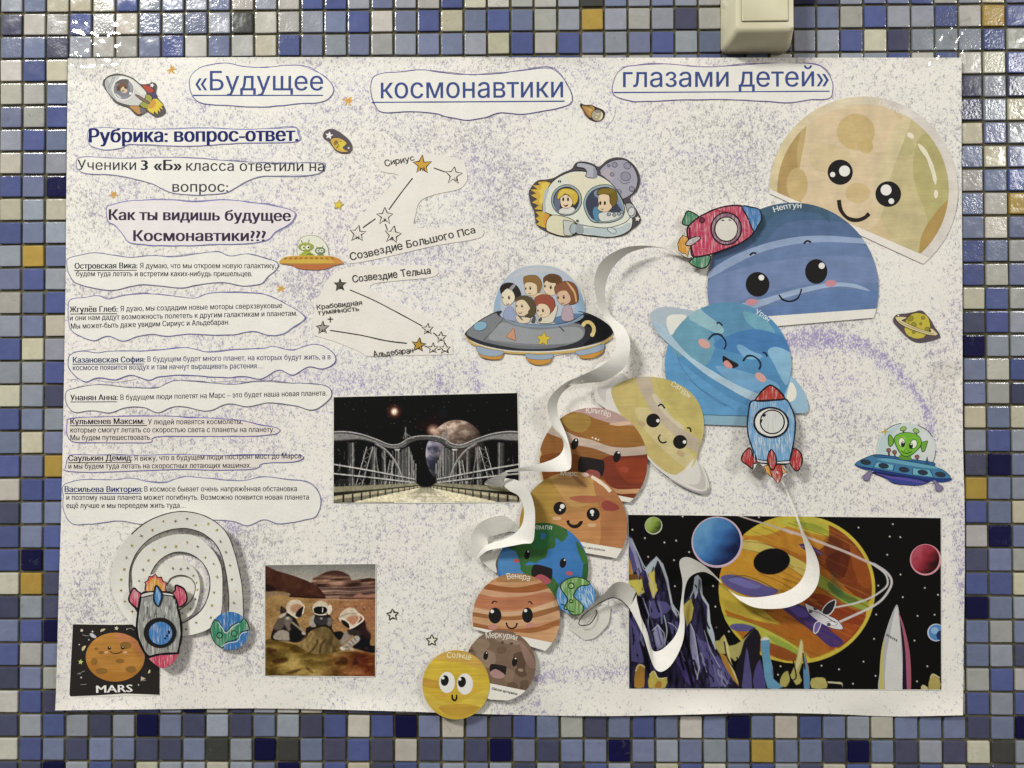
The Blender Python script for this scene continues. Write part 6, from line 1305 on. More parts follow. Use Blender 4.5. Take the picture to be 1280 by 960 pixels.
def shade(c0, c1, c2):
    def f(u, v):
        d = np.clip((u * .75 + v * .55 + .70) / 1.45, 0, 1); n = fbm(u * 30 + 50, v * 30 + 50, 9, 2, 3)
        return np.where((d < .5)[..., None], blend(c0, c1, np.clip(d * 2 + (n - .5) * .9, 0, 1)), blend(c1, c2, np.clip(d * 2 - 1 + (n - .5) * .6, 0, 1)))
    return f
for (lab, cx, cy, r, rim, sh) in (('blue planet with a pink rim', 507, 178, 134, '#b9a3ae', shade('#5d8fb5', '#3566a0', '#10173a')), ('little green planet', 175, 92, 46, '#b3b49c', shade('#9aa86a', '#7d9338', '#33401a')), ('red planet with a pink rim', 760 + OX, 270, 82, '#c98a92', shade('#a8485a', '#8a2430', '#250d10'))):
    a = t.part('painted_planet', lab)
    if lab[0] == 'r': a.clip = q
    a.e(rim, cx, cy, r, r)
    a.clip = None
    a.disc_grid(cx - 2, cy - 3, r * .93 if lab[0] != 'r' else r * .9, r * .93, 0, sh, 40, 8)
a = t.part('painted_planet', 'half hidden small blue planet'); a.clip = q
a.e('#b3bcc8', 815 + OX, 650, 46); a.e('#4a7bb0', 817 + OX, 650, 41); a.e('#7fa6c8', 808 + OX, 640, 20, 18); a.e('#1d2f5a', 838 + OX, 665, 22, 25)
a = t.part('painted_rocket', 'tall white painted rocket with pink side'); a.clip = q
a.p('#a4a4a6', R([522, 960, 520, 860, 530, 740, 560, 620, 607, 505, 625, 560, 640, 640, 650, 760, 655, 960]), 4); a.p('#c2c1bc', R([555, 960, 552, 800, 575, 660, 607, 515, 622, 600, 632, 720, 636, 960]), 4); a.p('#b5aa62', R([522, 960, 520, 860, 528, 750, 545, 680, 538, 800, 542, 960]), 4); a.p('#1e1228', R([625, 570, 640, 620, 655, 740, 662, 960, 640, 960, 640, 760]), 4); a.p('#9a5266', R([618, 545, 645, 610, 675, 740, 684, 860, 682, 960, 664, 960, 655, 760, 640, 640]), 4)
for k in range(6): a.p('#2a2a30', R([556 + k * 10, 658 + k * 5.5 - (k < 3) * 2, 561 + k * 10, 656 + k * 5.5, 562 + k * 10, 670 + k * 5.5, 556 + k * 10, 670 + k * 5.5]), 0)
a = t.part('painted_shuttle', 'white painted space shuttle'); a.p('#c9c6c8', R([130, 500, 150, 505, 200, 530, 250, 560, 300, 585, 330, 630, 290, 632, 240, 615, 190, 585, 150, 548]), 3, lw=.5, lc='#35303a'); a.p('#2a2630', R([218, 545, 245, 500, 290, 480, 280, 530, 250, 560]), 3, lw=1.0, lc='#d0cccc'); a.p('#6a5a92', R([175, 640, 185, 600, 215, 595, 200, 640, 185, 655]), 3, lw=1.0, lc='#d0cccc'); a.p('#d5d2d2', R([240, 600, 270, 590, 300, 600, 280, 615]), 3, lw=.4); a.l('#35303a', R([150, 530, 220, 555, 290, 600]), .6)
for (x, y) in ((160, 540), (255, 608), (185, 525)): a.e('#4a4450', x + OX, y, 10, 9)

# ---- the MARS card
t, q = picture('small black card with a smiling orange planet above the white word MARS', [91.4, 780.5, 198.5, 780.5, 198.5, 868.5, 87, 870.5], FZ, cat='card', name='printed_card', h=HP - .0001)
a = t.part('card_face'); a.raw(np.array([[91.2, 780.3], [140, 781], [199.5, 780.3], [199.3, 868.6], [170, 867.4], [155, 867], [120, 869.3], [86.6, 870.6]]), '#262320')
p_ = t.part('planet'); p_.fin = 'woodprint'; p_.e('#b07a36', 585, 470, 337, 280)
p_.clip = pts2(ell(585, 470, 337, 280, 0, 48), FZ)
p_.p('#b9764a', [600, 170, 930, 170, 930, 480, 850, 420, 760, 330, 640, 300], 5); p_.p('#a8702c', [250, 500, 500, 620, 760, 640, 900, 560, 860, 700, 560, 770, 300, 700], 5)
for (x, y, rx, ry) in ((705, 335, 65, 42), (345, 520, 40, 40), (430, 630, 70, 36), (765, 610, 60, 40), (425, 418, 32, 20), (640, 515, 50, 24), (370, 375, 24, 16)): p_.e('#85602a', x, y, rx, ry)
p_.clip = None
for (x, y) in ((518, 366), (670, 364)): e_ = t.part('eye', parent=p_); e_.e('#2e1712', x, y, 20, 20); e_.e('#d8cfc4', x + 4, y - 8, 6)
t.part('mouth', parent=p_).l('#3a1d12', [528, 402, 555, 424, 595, 428, 635, 420, 660, 402], .9, 6)
for x in (485, 700): t.part('cheek', parent=p_).e('#cf9a7c', x, 416, 24, 14)
t.part('lettering').t('MARS', 372, 878, 782, 866, 9.6, '#e0ddd6', .035)
d = t.part('doodle')
d.p('#b9b6c0', [292, 205, 325, 198, 370, 235, 355, 252, 315, 240], 4)
for (x, y, r, c) in ((203, 165, 18, '#cfc9b4'), (600, 140, 22, '#c9cba6'), (190, 525, 26, '#b9c47a'), (196, 703, 13, '#a8a7a0'), (326, 178, 12, '#d0cdc4')): d.p(c, star_pts(x, y, r * 1.2, 10, .5), 0)
for q_ in ([415, 175, 430, 150, 470, 145, 465, 160, 430, 180], [203, 380, 215, 350, 250, 340, 240, 370, 215, 400], [960, 655, 970, 620, 985, 615, 985, 645]): d.p('#c3b98c', q_, 4)
d.p('#b7a79a', [880, 690, 935, 715, 878, 745], 1)
for (x, y) in ((175, 327), (283, 272), (852, 788), (720, 150)): d.e('#bdbab2', x, y, 8, 8)
for q_ in ([150, 665, 180, 650, 175, 670, 205, 640, 240, 628], [210, 215, 250, 225, 285, 228], [720, 155, 760, 140, 800, 160], [190, 785, 260, 780], [940, 735, 900, 740]): d.l('#8d8a84', q_, .6)

# ------------------------------------------------------------------ hand-coloured rockets and globes on raised paper
FQ = (900, 460, 4.129)
def marks(a, col, n, box, w_=.8, ang=90, L=10):
    for k in range(n):
        x, y = rnd.uniform(box[0], box[2]), rnd.uniform(box[1], box[3]); a_ = math.radians(ang + rnd.uniform(-8, 8)); l_ = L * rnd.uniform(.6, 1.4)
        a.l(col, [x, y, x + l_ * .5 * math.cos(a_), y + l_ * .5 * math.sin(a_), x + l_ * math.cos(a_), y + l_ * math.sin(a_)], w_, 3, taper=True)
GR = 'hand-coloured paper rockets'
def union_sheet(t, col, flat): t.part('paper').sheet(col, flat, 3)
t = Thing('paper_rocket', 'red hand-coloured paper rocket with blue nose and white window, beside the blue planet', 'paper rocket', H_SHEET + .0060, (890, 330), GR, fr=FK)
union_sheet(t, '#d0c8bc', [76, 605, 84, 575, 100, 550, 145, 572, 200, 548, 260, 530, 325, 528, 370, 534, 402, 545, 412, 585, 378, 640, 330, 682, 250, 717, 196, 740, 185, 785, 150, 794, 108, 772, 120, 745, 100, 748, 60, 722, 56, 685, 80, 652, 100, 655, 105, 610])
for q_ in ([78, 605, 86, 575, 102, 551, 146, 575, 128, 592, 108, 612], [108, 770, 130, 745, 160, 740, 196, 742, 182, 783, 150, 792]): a = t.part('fin', 'green fin'); a.fin = 'pencil'; a.p('#3f7d5c', q_, 4, lw=1.3, lc='#20241f')
a = t.part('flame'); a.fin = 'pencil_flat'; a.p('#c98f34', [58, 690, 66, 670, 80, 654, 95, 660, 110, 668, 112, 700, 105, 720, 100, 746, 90, 730, 78, 730, 62, 718], 1, lw=.8, lc='#3a2a1a')
a = t.part('hull'); a.fin = 'pencil_flat'; a.p('#b33a57', [97, 640, 110, 608, 160, 570, 240, 536, 325, 530, 350, 570, 378, 637, 330, 682, 250, 715, 190, 735, 122, 743, 112, 700], 4, lw=1.6, lc='#2a1a1e'); a.l('#2a1a1e', [108, 620, 112, 690, 125, 740], 1.4)
n_ = t.part('nose_cone'); n_.fin = 'pencil_flat'; n_.p('#3d74ab', [327, 531, 370, 536, 402, 546, 411, 585, 395, 615, 378, 637, 350, 575], 3, lw=1.4, lc='#20242e')
w_ = t.part('window'); w_.fin = 'pencil'; w_.e('#7d5a6c', 262, 626, 64, 68, 0, lw=1.5, lc='#2a1a1e'); w_.e('#cdc9bd', 262, 628, 48, 51, 0, lw=1.2, lc='#2a1a1e', fin='paper'); w_.l('#2a1a1e', [242, 592, 248, 590, 254, 592], 1.1); w_.l('#2a1a1e', [272, 590, 278, 589, 283, 592], 1.1)
a = t.part('fin', 'grey middle fin'); a.fin = 'pencil'; a.p('#a9a3a2', [90, 692, 105, 672, 130, 660, 154, 662, 140, 680, 112, 697], 4, lw=1.1, lc='#2a1a1e'); t.part('rivet').e('#6a2a3c', 160, 590, 11, 11, 0, lw=1.0)
k = t.part('crayon_stroke'); marks(k, '#cf7a86', 9, (125, 630, 165, 725), .5, 15, 22); marks(k, '#cf7a86', 7, (325, 570, 345, 650), .5, 20, 18); marks(k, '#8f2a44', 6, (205, 545, 290, 556), .5, 10, 20)

t = Thing('paper_rocket', 'light blue hand-coloured paper rocket with red nose and fins, above the space painting', 'paper rocket', H_SHEET + .0115, (965, 600), GR, tilt=(965, 540, 0, 2e-5), fr=FQ)
union_sheet(t, '#cfcdc6', [183, 165, 215, 120, 262, 87, 312, 125, 334, 158, 370, 208, 390, 270, 386, 350, 376, 412, 415, 438, 427, 480, 412, 520, 390, 532, 362, 492, 345, 498, 330, 505, 346, 540, 325, 560, 300, 597, 262, 565, 240, 545, 222, 508, 195, 490, 180, 515, 168, 522, 130, 500, 110, 475, 118, 445, 155, 408, 140, 325, 144, 240, 165, 170])
a = t.part('flame'); a.fin = 'pencil_up'; a.p('#cf9242', [225, 508, 250, 498, 330, 500, 325, 515, 346, 540, 325, 545, 320, 560, 300, 575, 262, 560, 240, 540, 232, 545, 235, 525], 1, lw=1.0, lc='#5a3a1c'); a.p('#a83228', [262, 505, 310, 500, 318, 520, 322, 550, 302, 594, 280, 575, 262, 545], 3, lw=.8, lc='#4a1a16')
for q_ in ([155, 412, 135, 425, 115, 450, 112, 478, 140, 500, 168, 520, 172, 495, 192, 488, 170, 450], [378, 416, 400, 424, 418, 442, 426, 480, 412, 518, 390, 530, 362, 490, 370, 450]): a = t.part('fin', 'red side fin'); a.fin = 'pencil'; a.p('#a62f30', q_, 4, lw=1.3, lc='#1f1a1c')
a = t.part('hull'); a.fin = 'pencil_up'; a.p('#6496be', [165, 170, 250, 168, 334, 158, 370, 210, 388, 270, 385, 350, 368, 440, 345, 496, 270, 488, 196, 474, 165, 410, 142, 325, 146, 240], 4, lw=1.5, lc='#1d2530'); a.p('#c9c9c4', [192, 472, 270, 484, 356, 478, 352, 494, 270, 492, 198, 488], 2, lw=1.0, lc='#1d2530', fin='paper'); a.l('#1d2530', [185, 478, 220, 492, 340, 496], 1.2)
marks(t.part('crayon_stroke'), '#b5c6d2', 50, (170, 330, 360, 440), .6, 82, 40); marks(t.part('crayon_stroke'), '#9ab6cc', 20, (160, 180, 200, 300), .6, 95, 34)
n_ = t.part('nose_cone'); n_.fin = 'pencil'; n_.p('#a5302a', [181, 167, 200, 140, 215, 120, 240, 98, 262, 88, 290, 104, 312, 125, 334, 158, 280, 164, 230, 168], 2, lw=1.7, lc='#231818')
w_ = t.part('window'); w_.e('#d0cdc6', 264, 281, 88, 76, 5, lw=2.0, lc='#15171c', fin='paper'); w_.fin = 'pencil_up'; w_.e('#c2c3be', 270, 278, 62, 61, 0, lw=1.4, lc='#15171c')
for q_ in ([224, 252, 230, 244, 236, 240], [212, 282, 214, 272, 219, 264]): w_.l('#15171c', q_, 1.7)
a = t.part('fin', 'red middle fin'); a.fin = 'pencil_up'; a.p('#a52c2e', [265, 421, 284, 445, 291, 475, 286, 505, 270, 526, 252, 502, 245, 470, 252, 440], 4, lw=1.1, lc='#1f1a1c')

t = Thing('paper_rocket', 'grey pencil-shaded paper rocket pointing down, with pink fins and a blue window', 'paper rocket', H_SHEET + .0090, (200, 830), GR, fr=FD)
union_sheet(t, '#cfccc4', [430, 300, 440, 262, 456, 234, 495, 262, 520, 255, 515, 210, 540, 170, 570, 160, 605, 178, 635, 212, 628, 255, 662, 262, 682, 219, 720, 235, 742, 290, 728, 320, 700, 336, 712, 410, 714, 480, 700, 560, 690, 600, 660, 642, 610, 664, 560, 630, 535, 595, 490, 530, 472, 460, 478, 350])
a = t.part('flame'); a.fin = 'pencil'; a.p('#cc5a50', [517, 240, 522, 215, 516, 205, 532, 195, 540, 172, 556, 175, 572, 160, 585, 178, 605, 178, 612, 198, 634, 210, 626, 235, 630, 256, 520, 258], 1, lw=1.4, lc='#4a2420'); a.p('#c98e2c', [530, 250, 540, 205, 560, 182, 585, 190, 610, 215, 618, 252], 3)
for q_ in ([458, 235, 478, 252, 496, 268, 490, 310, 482, 346, 450, 325, 431, 298, 440, 262], [682, 221, 715, 232, 732, 250, 742, 290, 730, 318, 698, 336, 685, 300, 664, 266, 678, 245]): a = t.part('fin', 'pink side fin'); a.fin = 'pencil_flat'; a.p('#b83e5c', q_, 4, lw=1.8, lc='#1a1618')
a = t.part('hull'); a.fin = 'pencil_up'; a.p('#858681', [500, 268, 545, 258, 600, 256, 662, 266, 688, 330, 706, 400, 712, 480, 700, 550, 684, 590, 610, 592, 540, 602, 500, 550, 474, 470, 480, 370], 4, lw=2.4, lc='#141315'); a.p('#c6c5bd', [503, 266, 560, 254, 660, 264, 664, 278, 580, 268, 502, 284], 3, lw=1.0, lc='#141315', fin='paper')
marks(t.part('crayon_stroke'), '#c3c2bb', 50, (508, 290, 684, 520), .6, 92, 34); marks(t.part('crayon_stroke'), '#5c5d5b', 34, (508, 290, 684, 520), .6, 92, 36)
n_ = t.part('nose_cone'); n_.fin = 'pencil_flat'; n_.p('#b93b58', [538, 604, 600, 588, 690, 582, 684, 610, 660, 640, 612, 662, 572, 642], 3); n_.l('#141315', [536, 604, 600, 588, 692, 583], 2.2)
w_ = t.part('window'); w_.e('#1d1c1d', 597, 473, 87, 81); w_.fin = 'pencil_up'; w_.e('#3873ae', 600, 476, 62, 61)
for q_ in ([640, 462, 646, 470, 644, 480], [630, 492, 635, 488, 640, 494], [622, 506, 628, 500]): w_.l('#141a26', q_, 1.8)
a = t.part('fin', 'blue middle fin'); a.fin = 'pencil_up'; a.p('#3f7fb4', [578, 222, 600, 250, 608, 278, 600, 310, 588, 332, 572, 315, 564, 290, 568, 250], 4, lw=1.7, lc='#1a2330')

# small hand-coloured globes
t = Thing('paper_globe', 'small hand-coloured globe with dark green land, beside the paper spiral', 'paper globe', H_SHEET + .0060, (288, 810), 'hand-coloured paper globes', fr=FD)
a = t.part('paper'); xyg = a.sheet('#c9cdc8', ell(971, 463, 103, 102, 0, 30).ravel(), 0)
a = t.part('sea'); a.fin = 'pencil_flat'; a.clip = xyg; a.p('#2f6aa6', [860, 350, 1080, 350, 1080, 580, 860, 580], 0)
l_ = t.part('land'); l_.fin = 'pencil_flat'; l_.clip = xyg
l_.p('#2f7d5c', [860, 400, 910, 415, 925, 440, 950, 468, 975, 440, 1000, 425, 1030, 415, 1050, 395, 1090, 440, 1068, 460, 1030, 470, 1020, 500, 985, 515, 950, 525, 920, 560, 860, 520], 3, lw=1.0, lc='#16352c'); l_.clip = None
for (x, y, r) in ((915, 487, 15), (993, 477, 15)): l_.e('#3f8c6a', x, y, r, r, 0, lw=1.0, lc='#16352c')
l_.l('#b9c4bd', [905, 415, 930, 450, 950, 475, 990, 440, 1020, 422], .9, 4); l_.l('#b9c4bd', [925, 548, 960, 528, 1010, 518, 1030, 480, 1062, 468], .8, 4)
t = Thing('paper_globe', 'small hand-coloured globe with light green land, overlapping the open-mouthed Earth', 'paper globe', H_SHEET + .0080, (720, 768), 'hand-coloured paper globes', fr=FN)
a = t.part('paper'); xyg = a.sheet('#cfd3cc', ell(840, 420, 98, 95, 0, 30).ravel(), 0)
a = t.part('sea'); a.fin = 'pencil'; a.clip = xyg; a.p('#4585bb', [730, 310, 950, 310, 950, 530, 730, 530], 0)
marks(t.part('crayon_stroke'), '#a9c3d6', 26, (850, 380, 920, 450), .6, 70, 30)
l_ = t.part('land'); l_.fin = 'pencil'; l_.clip = xyg
l_.p('#5f9145', [770, 350, 800, 320, 860, 315, 910, 345, 900, 365, 860, 370, 835, 400, 830, 425, 860, 450, 880, 480, 860, 515, 820, 512, 800, 490, 780, 480, 800, 440, 775, 400, 762, 375], 3, lw=1.1, lc='#22381c'); l_.clip = None
for (x, y, r) in ((816, 369, 14), (816, 446, 8)): l_.e('#7ba552', x, y, r, r, 0, lw=1.1, lc='#22381c')
l_.l('#22381c', [765, 460, 790, 470, 800, 490, 830, 500], .9)
# ------------------------------------------------------------------ curled paper ribbons standing off the sheet
FS, FT1, FT2, FT3 = (120, 630, 4.571), (670, 290, 4.8), (570, 470, 3.84), (690, 620, 3.691)
GRB = 'curled paper ribbons'
# the flat-cut spiral, sprung open like a shallow cone
t = Thing('paper_spiral', 'white paper spiral dotted with yellow stars, sprung up behind the grey rocket', 'paper spiral', H_SHEET + .001, (230, 790), GRB, fr=FS)
A = [845, 650, 842, 540, 832, 440, 800, 300, 757, 180, 690, 105, 600, 58, 490, 40, 380, 60, 270, 112, 170, 205, 105, 320, 90, 420, 100, 520, 150, 620, 235, 710, 350, 760, 500, 756, 640, 715, 710, 630, 722, 500, 712, 350, 650, 245, 560, 182, 450, 175, 340, 210, 250, 280, 205, 390, 235, 530, 300, 630, 400, 690, 500, 660, 560, 610, 592, 500, 585, 410, 540, 345, 480, 312, 410, 325, 355, 375]
B = [755, 612, 756, 520, 745, 420, 722, 310, 680, 225, 612, 170, 545, 146, 470, 140, 370, 165, 285, 215, 225, 290, 192, 380, 190, 470, 205, 560, 250, 640, 310, 690, 400, 712, 490, 680, 575, 636, 632, 560, 655, 455, 635, 370, 575, 302, 490, 270, 410, 290, 350, 335, 312, 400, 310, 470, 335, 560, 390, 610, 440, 620, 500, 588, 548, 548, 571, 482, 548, 430, 490, 408, 430, 425, 404, 470]
nA = len(A) // 2
hh = np.interp(np.arange(nA), [0, 1, 4, 7, 10, 13, 16, 18, 21, 24, 27, 30, 33, 36, 39], [4, 9, 15, 13, 8, 4, 4, 6, 9, 7, 4, 3, 5, 6, 3])
hb = np.interp(np.arange(nA), [0, 1, 4, 7, 10, 13, 16, 18, 21, 24, 27, 30, 33, 36, 39], [4, 8, 12, 9, 4, 2, 2, 4, 6, 3.5, 2, 1.5, 2.5, 3, 1.5])
a = t.part('paper_strip'); ea, eb = a.ribbon(A, B, hh * .72, hb * .72, '#d9d7cd')
c_ = t.part('spiral_tip'); c_.sheet('#d3d0c6', [404, 470, 420, 430, 480, 410, 540, 425, 571, 480, 550, 545, 510, 575, 440, 560, 410, 520], 4)
ln = t.part('drawn_line')
def ride(art, e, w_, col, up=.0003, i0=0, i1=None):
    e = e[i0:i1]; art.stroke(e[:, :2], w_, col, False, False, 'ink', H_SHEET + e[:, 2] / 1000 + up)
ride(ln, eb * [1, 1, 1] + (ea - eb) * .02, 1.0, '#3f3b38'); ride(ln, ea + (eb - ea) * .02, .9, '#3f3b38', i0=0, i1=88)
sd = t.part('printed_star')
mid = ea * .5 + eb * .5
for i in range(6, len(mid) - 10, 6):
    for f in (rnd.uniform(-.18, .18),):
        m_ = mid[i] + (ea[i] - eb[i]) * f; r = rnd.uniform(1.7, 2.6); c = rnd.choice(['#bcae4c', '#c3b143', '#a09a66', '#b5a547', '#8a877a'])
        for k in range(2):
            an = rnd.uniform(0, 3.1) if k == 0 else an + 1.3
            q = np.array([[m_[0] - r * math.cos(an), m_[1] - r * math.sin(an)], [m_[0], m_[1]], [m_[0] + r * math.cos(an), m_[1] + r * math.sin(an)]])
            sd.stroke(q, 1.0, c, False, True, 'ink', np.full(3, H_SHEET + m_[2] / 1000 + .0005))
# ribbon between the red rocket and the Earth
t = Thing('paper_ribbon', 'long white curling paper ribbon that trails from the red rocket down past the brown planets', 'paper ribbon', H_SHEET + .004, (760, 420), GRB, fr=FT1)
PW = '#d9d6cd'
a = t.part('paper_strip', 'upper hook below the red rocket')
a.ribbon([885, 128, 790, 98, 700, 86, 630, 82, 540, 92, 450, 130, 390, 182, 356, 258, 354, 340, 370, 430, 405, 500, 450, 570, 478, 640, 470, 720, 430, 775, 340, 832, 250, 872, 190, 922],
         [880, 152, 790, 106, 700, 92, 650, 97, 560, 125, 500, 170, 450, 230, 420, 310, 415, 380, 430, 460, 466, 518, 530, 575, 562, 645, 562, 720, 530, 812, 420, 890, 300, 906, 222, 918],
         [3, 6, 10, 14, 18, 20, 20, 18, 16, 13, 10, 12, 15, 17, 18, 18, 17, 16], [4, 6, 9, 9, 9, 9, 10, 9, 8, 6, 7, 13, 17, 18, 15, 10, 10, 15], PW)
e_ = t.part('paper_strip', 'curled end behind the loop, shade put into its colour'); e_.ribbon([345, 832, 372, 790, 440, 766], [378, 832, 415, 805, 442, 768], [2, 2, 3], [4, 5, 3], '#d0cdc4')  # back face of the white strip, its shade put into the colour
a = t.part('paper_strip', 'middle loop over the striped brown planet', fr=FT2)
a.ribbon([600, -2, 530, 30, 470, 80, 441, 130, 445, 190, 468, 246, 508, 296, 516, 345, 486, 388, 405, 420, 305, 441, 238, 455],
         [612, 28, 560, 42, 512, 80, 487, 130, 491, 190, 524, 268, 548, 345, 554, 410, 540, 452, 450, 459, 340, 456, 240, 461],
         [15, 16, 17, 17, 15, 12, 11, 12, 15, 18, 19, 18], [13, 11, 10, 9, 9, 12, 18, 22, 22, 18, 17, 18], PW)
a = t.part('paper_strip', 'underside of the turn, its shade coloured in grey', fr=FT2); a.ribbon([242, 456, 190, 480, 150, 500, 136, 514], [250, 470, 228, 500, 222, 530, 140, 522], [17, 14, 9, 4], [17, 12, 8, 4], '#c4c2bb')  # same white paper underneath; the grey stands for shade on it
a = t.part('paper_strip', 'lower loop beside the tan planet', fr=FT2)
a.ribbon([236, 490, 300, 503, 350, 550, 377, 630, 379, 720, 368, 796, 320, 806, 225, 824, 150, 840, 96, 884],
         [222, 520, 256, 550, 302, 578, 326, 640, 318, 710, 282, 755, 225, 786, 175, 800, 128, 825, 92, 878],
         [8, 13, 18, 21, 22, 20, 19, 17, 14, 8], [8, 9, 11, 13, 13, 12, 10, 11, 11, 8], PW)
a = t.part('paper_strip', 'big white end curl', fr=FT2)
a.ribbon([95, 886, 74, 800, 92, 730, 150, 686, 230, 671, 282, 704, 312, 745], [155, 818, 153, 800, 153, 775, 185, 766, 235, 752, 265, 746, 300, 752], [8, 12, 13, 11, 8, 5, 2], [9, 7, 5, 4, 3, 2, 1.5], '#dedbd0')
t.part('loose_flap', 'loose strip lying behind the curl', fr=FT2).sheet('#cfccc3', [110, 868, 140, 842, 215, 825, 205, 860, 190, 900, 195, 945, 150, 915], 4)  # flat strip, a little darker than the ribbon
# ribbon between the blue rocket and the little globe
t = Thing('paper_ribbon', 'white twisting paper ribbon that trails from the blue rocket across the dark space painting', 'paper ribbon', H_SHEET + .004, (830, 840), GRB, fr=FT3)
a = t.part('paper_strip', 'wide arc over the striped painted planet')
a.ribbon([1040, -115, 1075, -50, 1090, -15, 1132, 90, 1162, 170, 1212, 260, 1234, 335, 1224, 410, 1178, 472, 1100, 510, 1020, 521, 940, 515, 885, 492, 850, 468, 806, 425, 775, 395],
         [1034, -112, 1066, -50, 1082, -15, 1122, 90, 1152, 180, 1172, 260, 1170, 340, 1140, 400, 1080, 442, 1000, 461, 930, 468, 868, 462, 830, 444, 800, 420, 785, 405, 768, 382],
         [13, 11, 9, 12, 16, 20, 22, 22, 21, 20, 18, 16, 14, 12, 11, 11], [13, 11, 9, 11, 12, 13, 14, 14, 14, 13, 12, 11, 10, 10, 10, 11], PW)
a = t.part('paper_strip', 'arch and deep U over the painted rocks')
a.ribbon([776, 398, 742, 368, 700, 350, 655, 360, 625, 390, 610, 450, 607, 520, 612, 590, 605, 665, 578, 735, 540, 790, 500, 811, 470, 788, 445, 720, 420, 640, 388, 570, 352, 512],
         [772, 388, 722, 336, 670, 300, 620, 282, 588, 305, 602, 390, 600, 450, 591, 520, 588, 590, 568, 645, 530, 690, 492, 715, 462, 708, 440, 630, 412, 560, 384, 500, 365, 468],
         [11, 12, 14, 15, 14, 11, 9, 9, 12, 16, 19, 20, 19, 16, 13, 11, 9], [11, 15, 19, 21, 20, 14, 10, 8, 8, 9, 10, 10, 10, 10, 9, 9, 9], PW)
a = t.part('paper_strip', 'last bend and tip at the small globe, coloured darker for shade')
a.ribbon([388, 440, 345, 402, 290, 402, 232, 460, 172, 512, 115, 560], [356, 520, 322, 482, 280, 468, 232, 486, 190, 512, 130, 562], [11, 15, 17, 15, 12, 9], [9, 8, 7, 8, 9, 8], '#cfccc2')  # white strip seen from behind, shade painted in by a darker tone
a.ribbon([356, 512, 372, 490, 392, 452], [420, 640, 410, 560, 388, 470], [9, 10, 11], [13, 12, 11], PW)
l_ = t.part('drawn_line'); q = spline(pts2([360, 524, 322, 484, 280, 470, 232, 488, 190, 512, 140, 555, 124, 585, 135, 597, 175, 590, 203, 550, 205, 525], FT3), 6, False)
l_.stroke(q, 1.1, '#45413d', False, False, 'ink', np.interp(np.arange(len(q)), [0, 12, 30, 60], [.0096, .0082, .0096, .0045]) + H_SHEET)
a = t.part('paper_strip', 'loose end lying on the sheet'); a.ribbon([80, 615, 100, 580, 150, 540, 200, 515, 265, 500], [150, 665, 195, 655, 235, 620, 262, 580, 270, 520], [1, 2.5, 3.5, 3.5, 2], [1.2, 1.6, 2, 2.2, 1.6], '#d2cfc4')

# ------------------------------------------------------------------ wall switch above the sheet
def rrect(x0, x1, z0, z1, r, n=5):
    out = []
    for (cx, cz, a0) in ((x1 - r, z1 - r, 0), (x0 + r, z1 - r, 90), (x0 + r, z0 + r, 180), (x1 - r, z0 + r, 270)):
        for k in range(n + 1):
            a = math.radians(a0 + 90 * k / n); out.append((cx + r * math.cos(a), cz + r * math.sin(a)))
    return out
def loft(rings):
    V, F = [], []
    k = len(rings[0][0])
    for (ring, y) in rings: V += [(x, y, z) for x, z in ring]
    for i in range(len(rings) - 1):
        F += [(i * k + j, i * k + (j + 1) % k, (i + 1) * k + (j + 1) % k, (i + 1) * k + j) for j in range(k)]
    F.append(tuple((len(rings) - 1) * k + j for j in range(k))); F.append(tuple(reversed(range(k))))
    return V, F
def switch():
    bl = P(np.array([901.0, 68.0]), 0.0015); br = P(np.array([985.0, 68.0]), 0.0015)
    wd = br[0] - bl[0]; ht = 0.086
    m, nt, b = nodes('cream_plastic', 0.34, 0.45)
    c = mix(nt, ramp(nt, noise(nt, 25, 4), 0.3, 0.7), hx2('#c4be9f'), hx2('#cec8aa')); nt.links.new(c, b.inputs['Base Color'])
    s = bpy.data.objects.new('light_switch', None); COL.objects.link(s); s.location = ((bl[0] + br[0]) / 2, -0.0015, bl[2])
    s['label'] = 'cream plastic surface-mounted light switch on the tiles above the poster'; s['category'] = 'light switch'
    h = wd / 2; D = 0.030
    V, F = loft([(rrect(-h, h, 0, ht, .006), 0.0), (rrect(-h, h, 0, ht, .006), -.006), (rrect(-h + .0022, h - .0022, .0022, ht - .0022, .006), -.017), (rrect(-h + .0050, h - .0040, .0065, ht - .006, .005), -D + .003), (rrect(-h + .0062, h - .0052, .0085, ht - .007, .004), -D + .0006), (rrect(-h + .008, h - .007, .0105, ht - .009, .003), -D)])
    o = solid('housing', V, F, m, True, s); o.data.set_sharp_from_angle(angle=math.radians(38))
    m2, nt, b = nodes('dark_gap', 0.7, 0.2); b.inputs['Base Color'].default_value = (0.20, 0.18, 0.11, 1)
    V, F = loft([(rrect(-h + .0105, h - .0098, .0155, ht - .0135, .0015), -D + .0002), (rrect(-h + .0105, h - .0098, .0155, ht - .0135, .0015), -D - .0001)])
    solid('rocker_gap', V, F, m2, False, s)
    V, F = loft([(rrect(-h + .0109, h - .0102, .0160, ht - .014, .0013), -D), (rrect(-h + .0109, h - .0102, .0160, ht - .014, .0013), -D - .0008), (rrect(-h + .0114, h - .0107, .0165, ht - .0145, .0013), -D - .0013)])
    o = solid('rocker', V, F, m, True, s); o.data.set_sharp_from_angle(angle=math.radians(38))
switch()

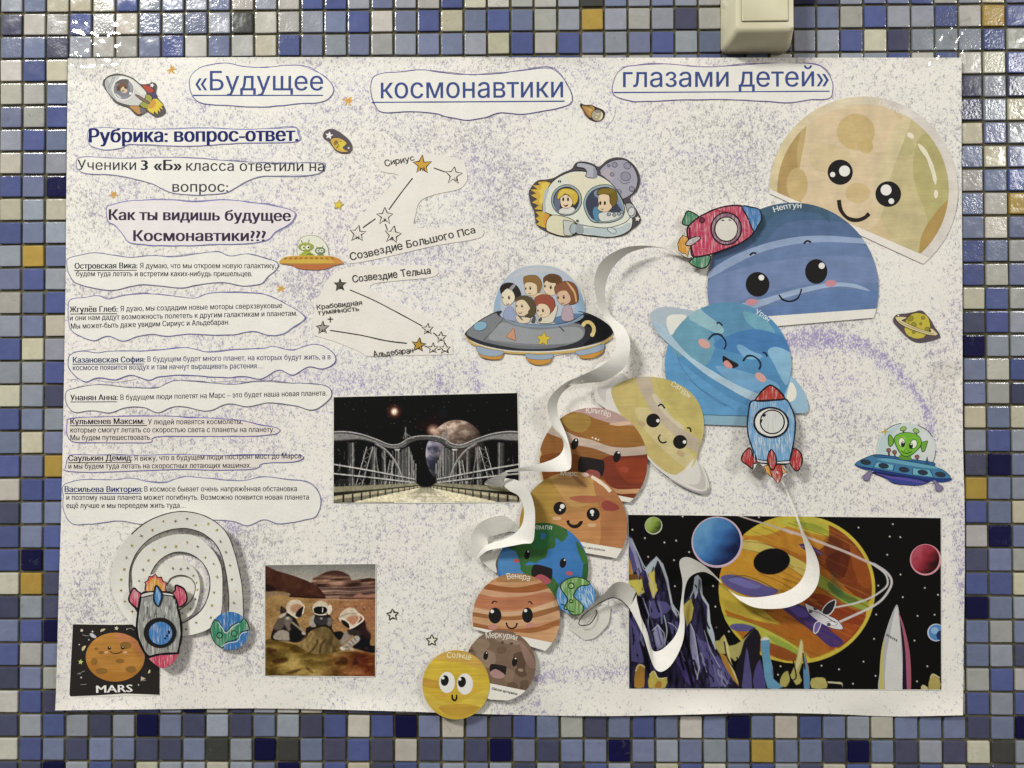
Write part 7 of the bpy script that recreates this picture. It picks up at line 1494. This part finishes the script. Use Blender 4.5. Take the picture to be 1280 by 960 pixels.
# ------------------------------------------------------------------ clear adhesive tape holding the sheet
def tape(label, quad, seed, amp=.0012, h0=.0048, nx=46, ny=34):
    m = MATS.get('clear_tape')
    if not m:
        m = bpy.data.materials.new('clear_tape'); m.use_nodes = True; nt = m.node_tree
        for n in list(nt.nodes): nt.nodes.remove(n)
        out = N(nt, 'ShaderNodeOutputMaterial'); tr = N(nt, 'ShaderNodeBsdfTransparent'); gl = N(nt, 'ShaderNodeBsdfGlossy'); mx = N(nt, 'ShaderNodeMixShader'); fr = N(nt, 'ShaderNodeLayerWeight')
        tr.inputs[0].default_value = (0.985, 0.985, 0.98, 1); gl.inputs['Roughness'].default_value = 0.07; fr.inputs[0].default_value = 0.12
        nt.links.new(math_(nt, 'ADD', math_(nt, 'MULTIPLY', fr.outputs['Facing'], 0.4), 0.03), mx.inputs[0]); nt.links.new(tr.outputs[0], mx.inputs[1]); nt.links.new(gl.outputs[0], mx.inputs[2]); nt.links.new(mx.outputs[0], out.inputs[0])
        MATS['clear_tape'] = m
    q = np.array(quad, float).reshape(4, 2)
    u, v = np.meshgrid(np.linspace(0, 1, nx), np.linspace(0, 1, ny))
    X = (q[0, 0] * (1 - u) + q[1, 0] * u) * (1 - v) + (q[3, 0] * (1 - u) + q[2, 0] * u) * v
    Y = (q[0, 1] * (1 - u) + q[1, 1] * u) * (1 - v) + (q[3, 1] * (1 - u) + q[2, 1] * u) * v
    w1 = np.abs(fbm(X + 3 * fbm(X, Y, 9, seed + 3, 2), Y, 13, seed, 3) - .5)
    h = h0 + amp * (np.clip(.16 - w1, 0, 1) * 6 + .5 * fbm(X, Y, 7, seed + 5, 2))
    W = P(np.stack([X.ravel(), Y.ravel()], -1), h.ravel()); an = W.mean(0)
    i = np.arange((ny - 1) * nx).reshape(ny - 1, nx)[:, :-1].ravel(); F = np.stack([i, i + nx, i + nx + 1, i + 1], -1).tolist()
    o = solid('tape_strip', W - an, F, m, True, None, tuple(an))
    o['label'] = label; o['category'] = 'tape'; o['group'] = 'strips of clear tape'
tape('wrinkled clear tape over the top left corner of the poster, brightest glare', [84, 26, 150, 26, 152, 98, 84, 100], 3, .0006)
tape('clear tape folded over the poster top edge between first and middle title', [478, 66, 560, 67, 560, 79, 480, 79], 11, .0004, .0046, 50, 10)
tape('clear tape on the top right corner of the poster and the tiles above', [1126, 30, 1206, 8, 1216, 66, 1140, 88], 17, .0003)
tape('short clear tape across the right edge of the poster below the ringed planet', [1164, 452, 1222, 452, 1222, 474, 1164, 474], 23, .0004, .0048, 40, 16)
finish_all()
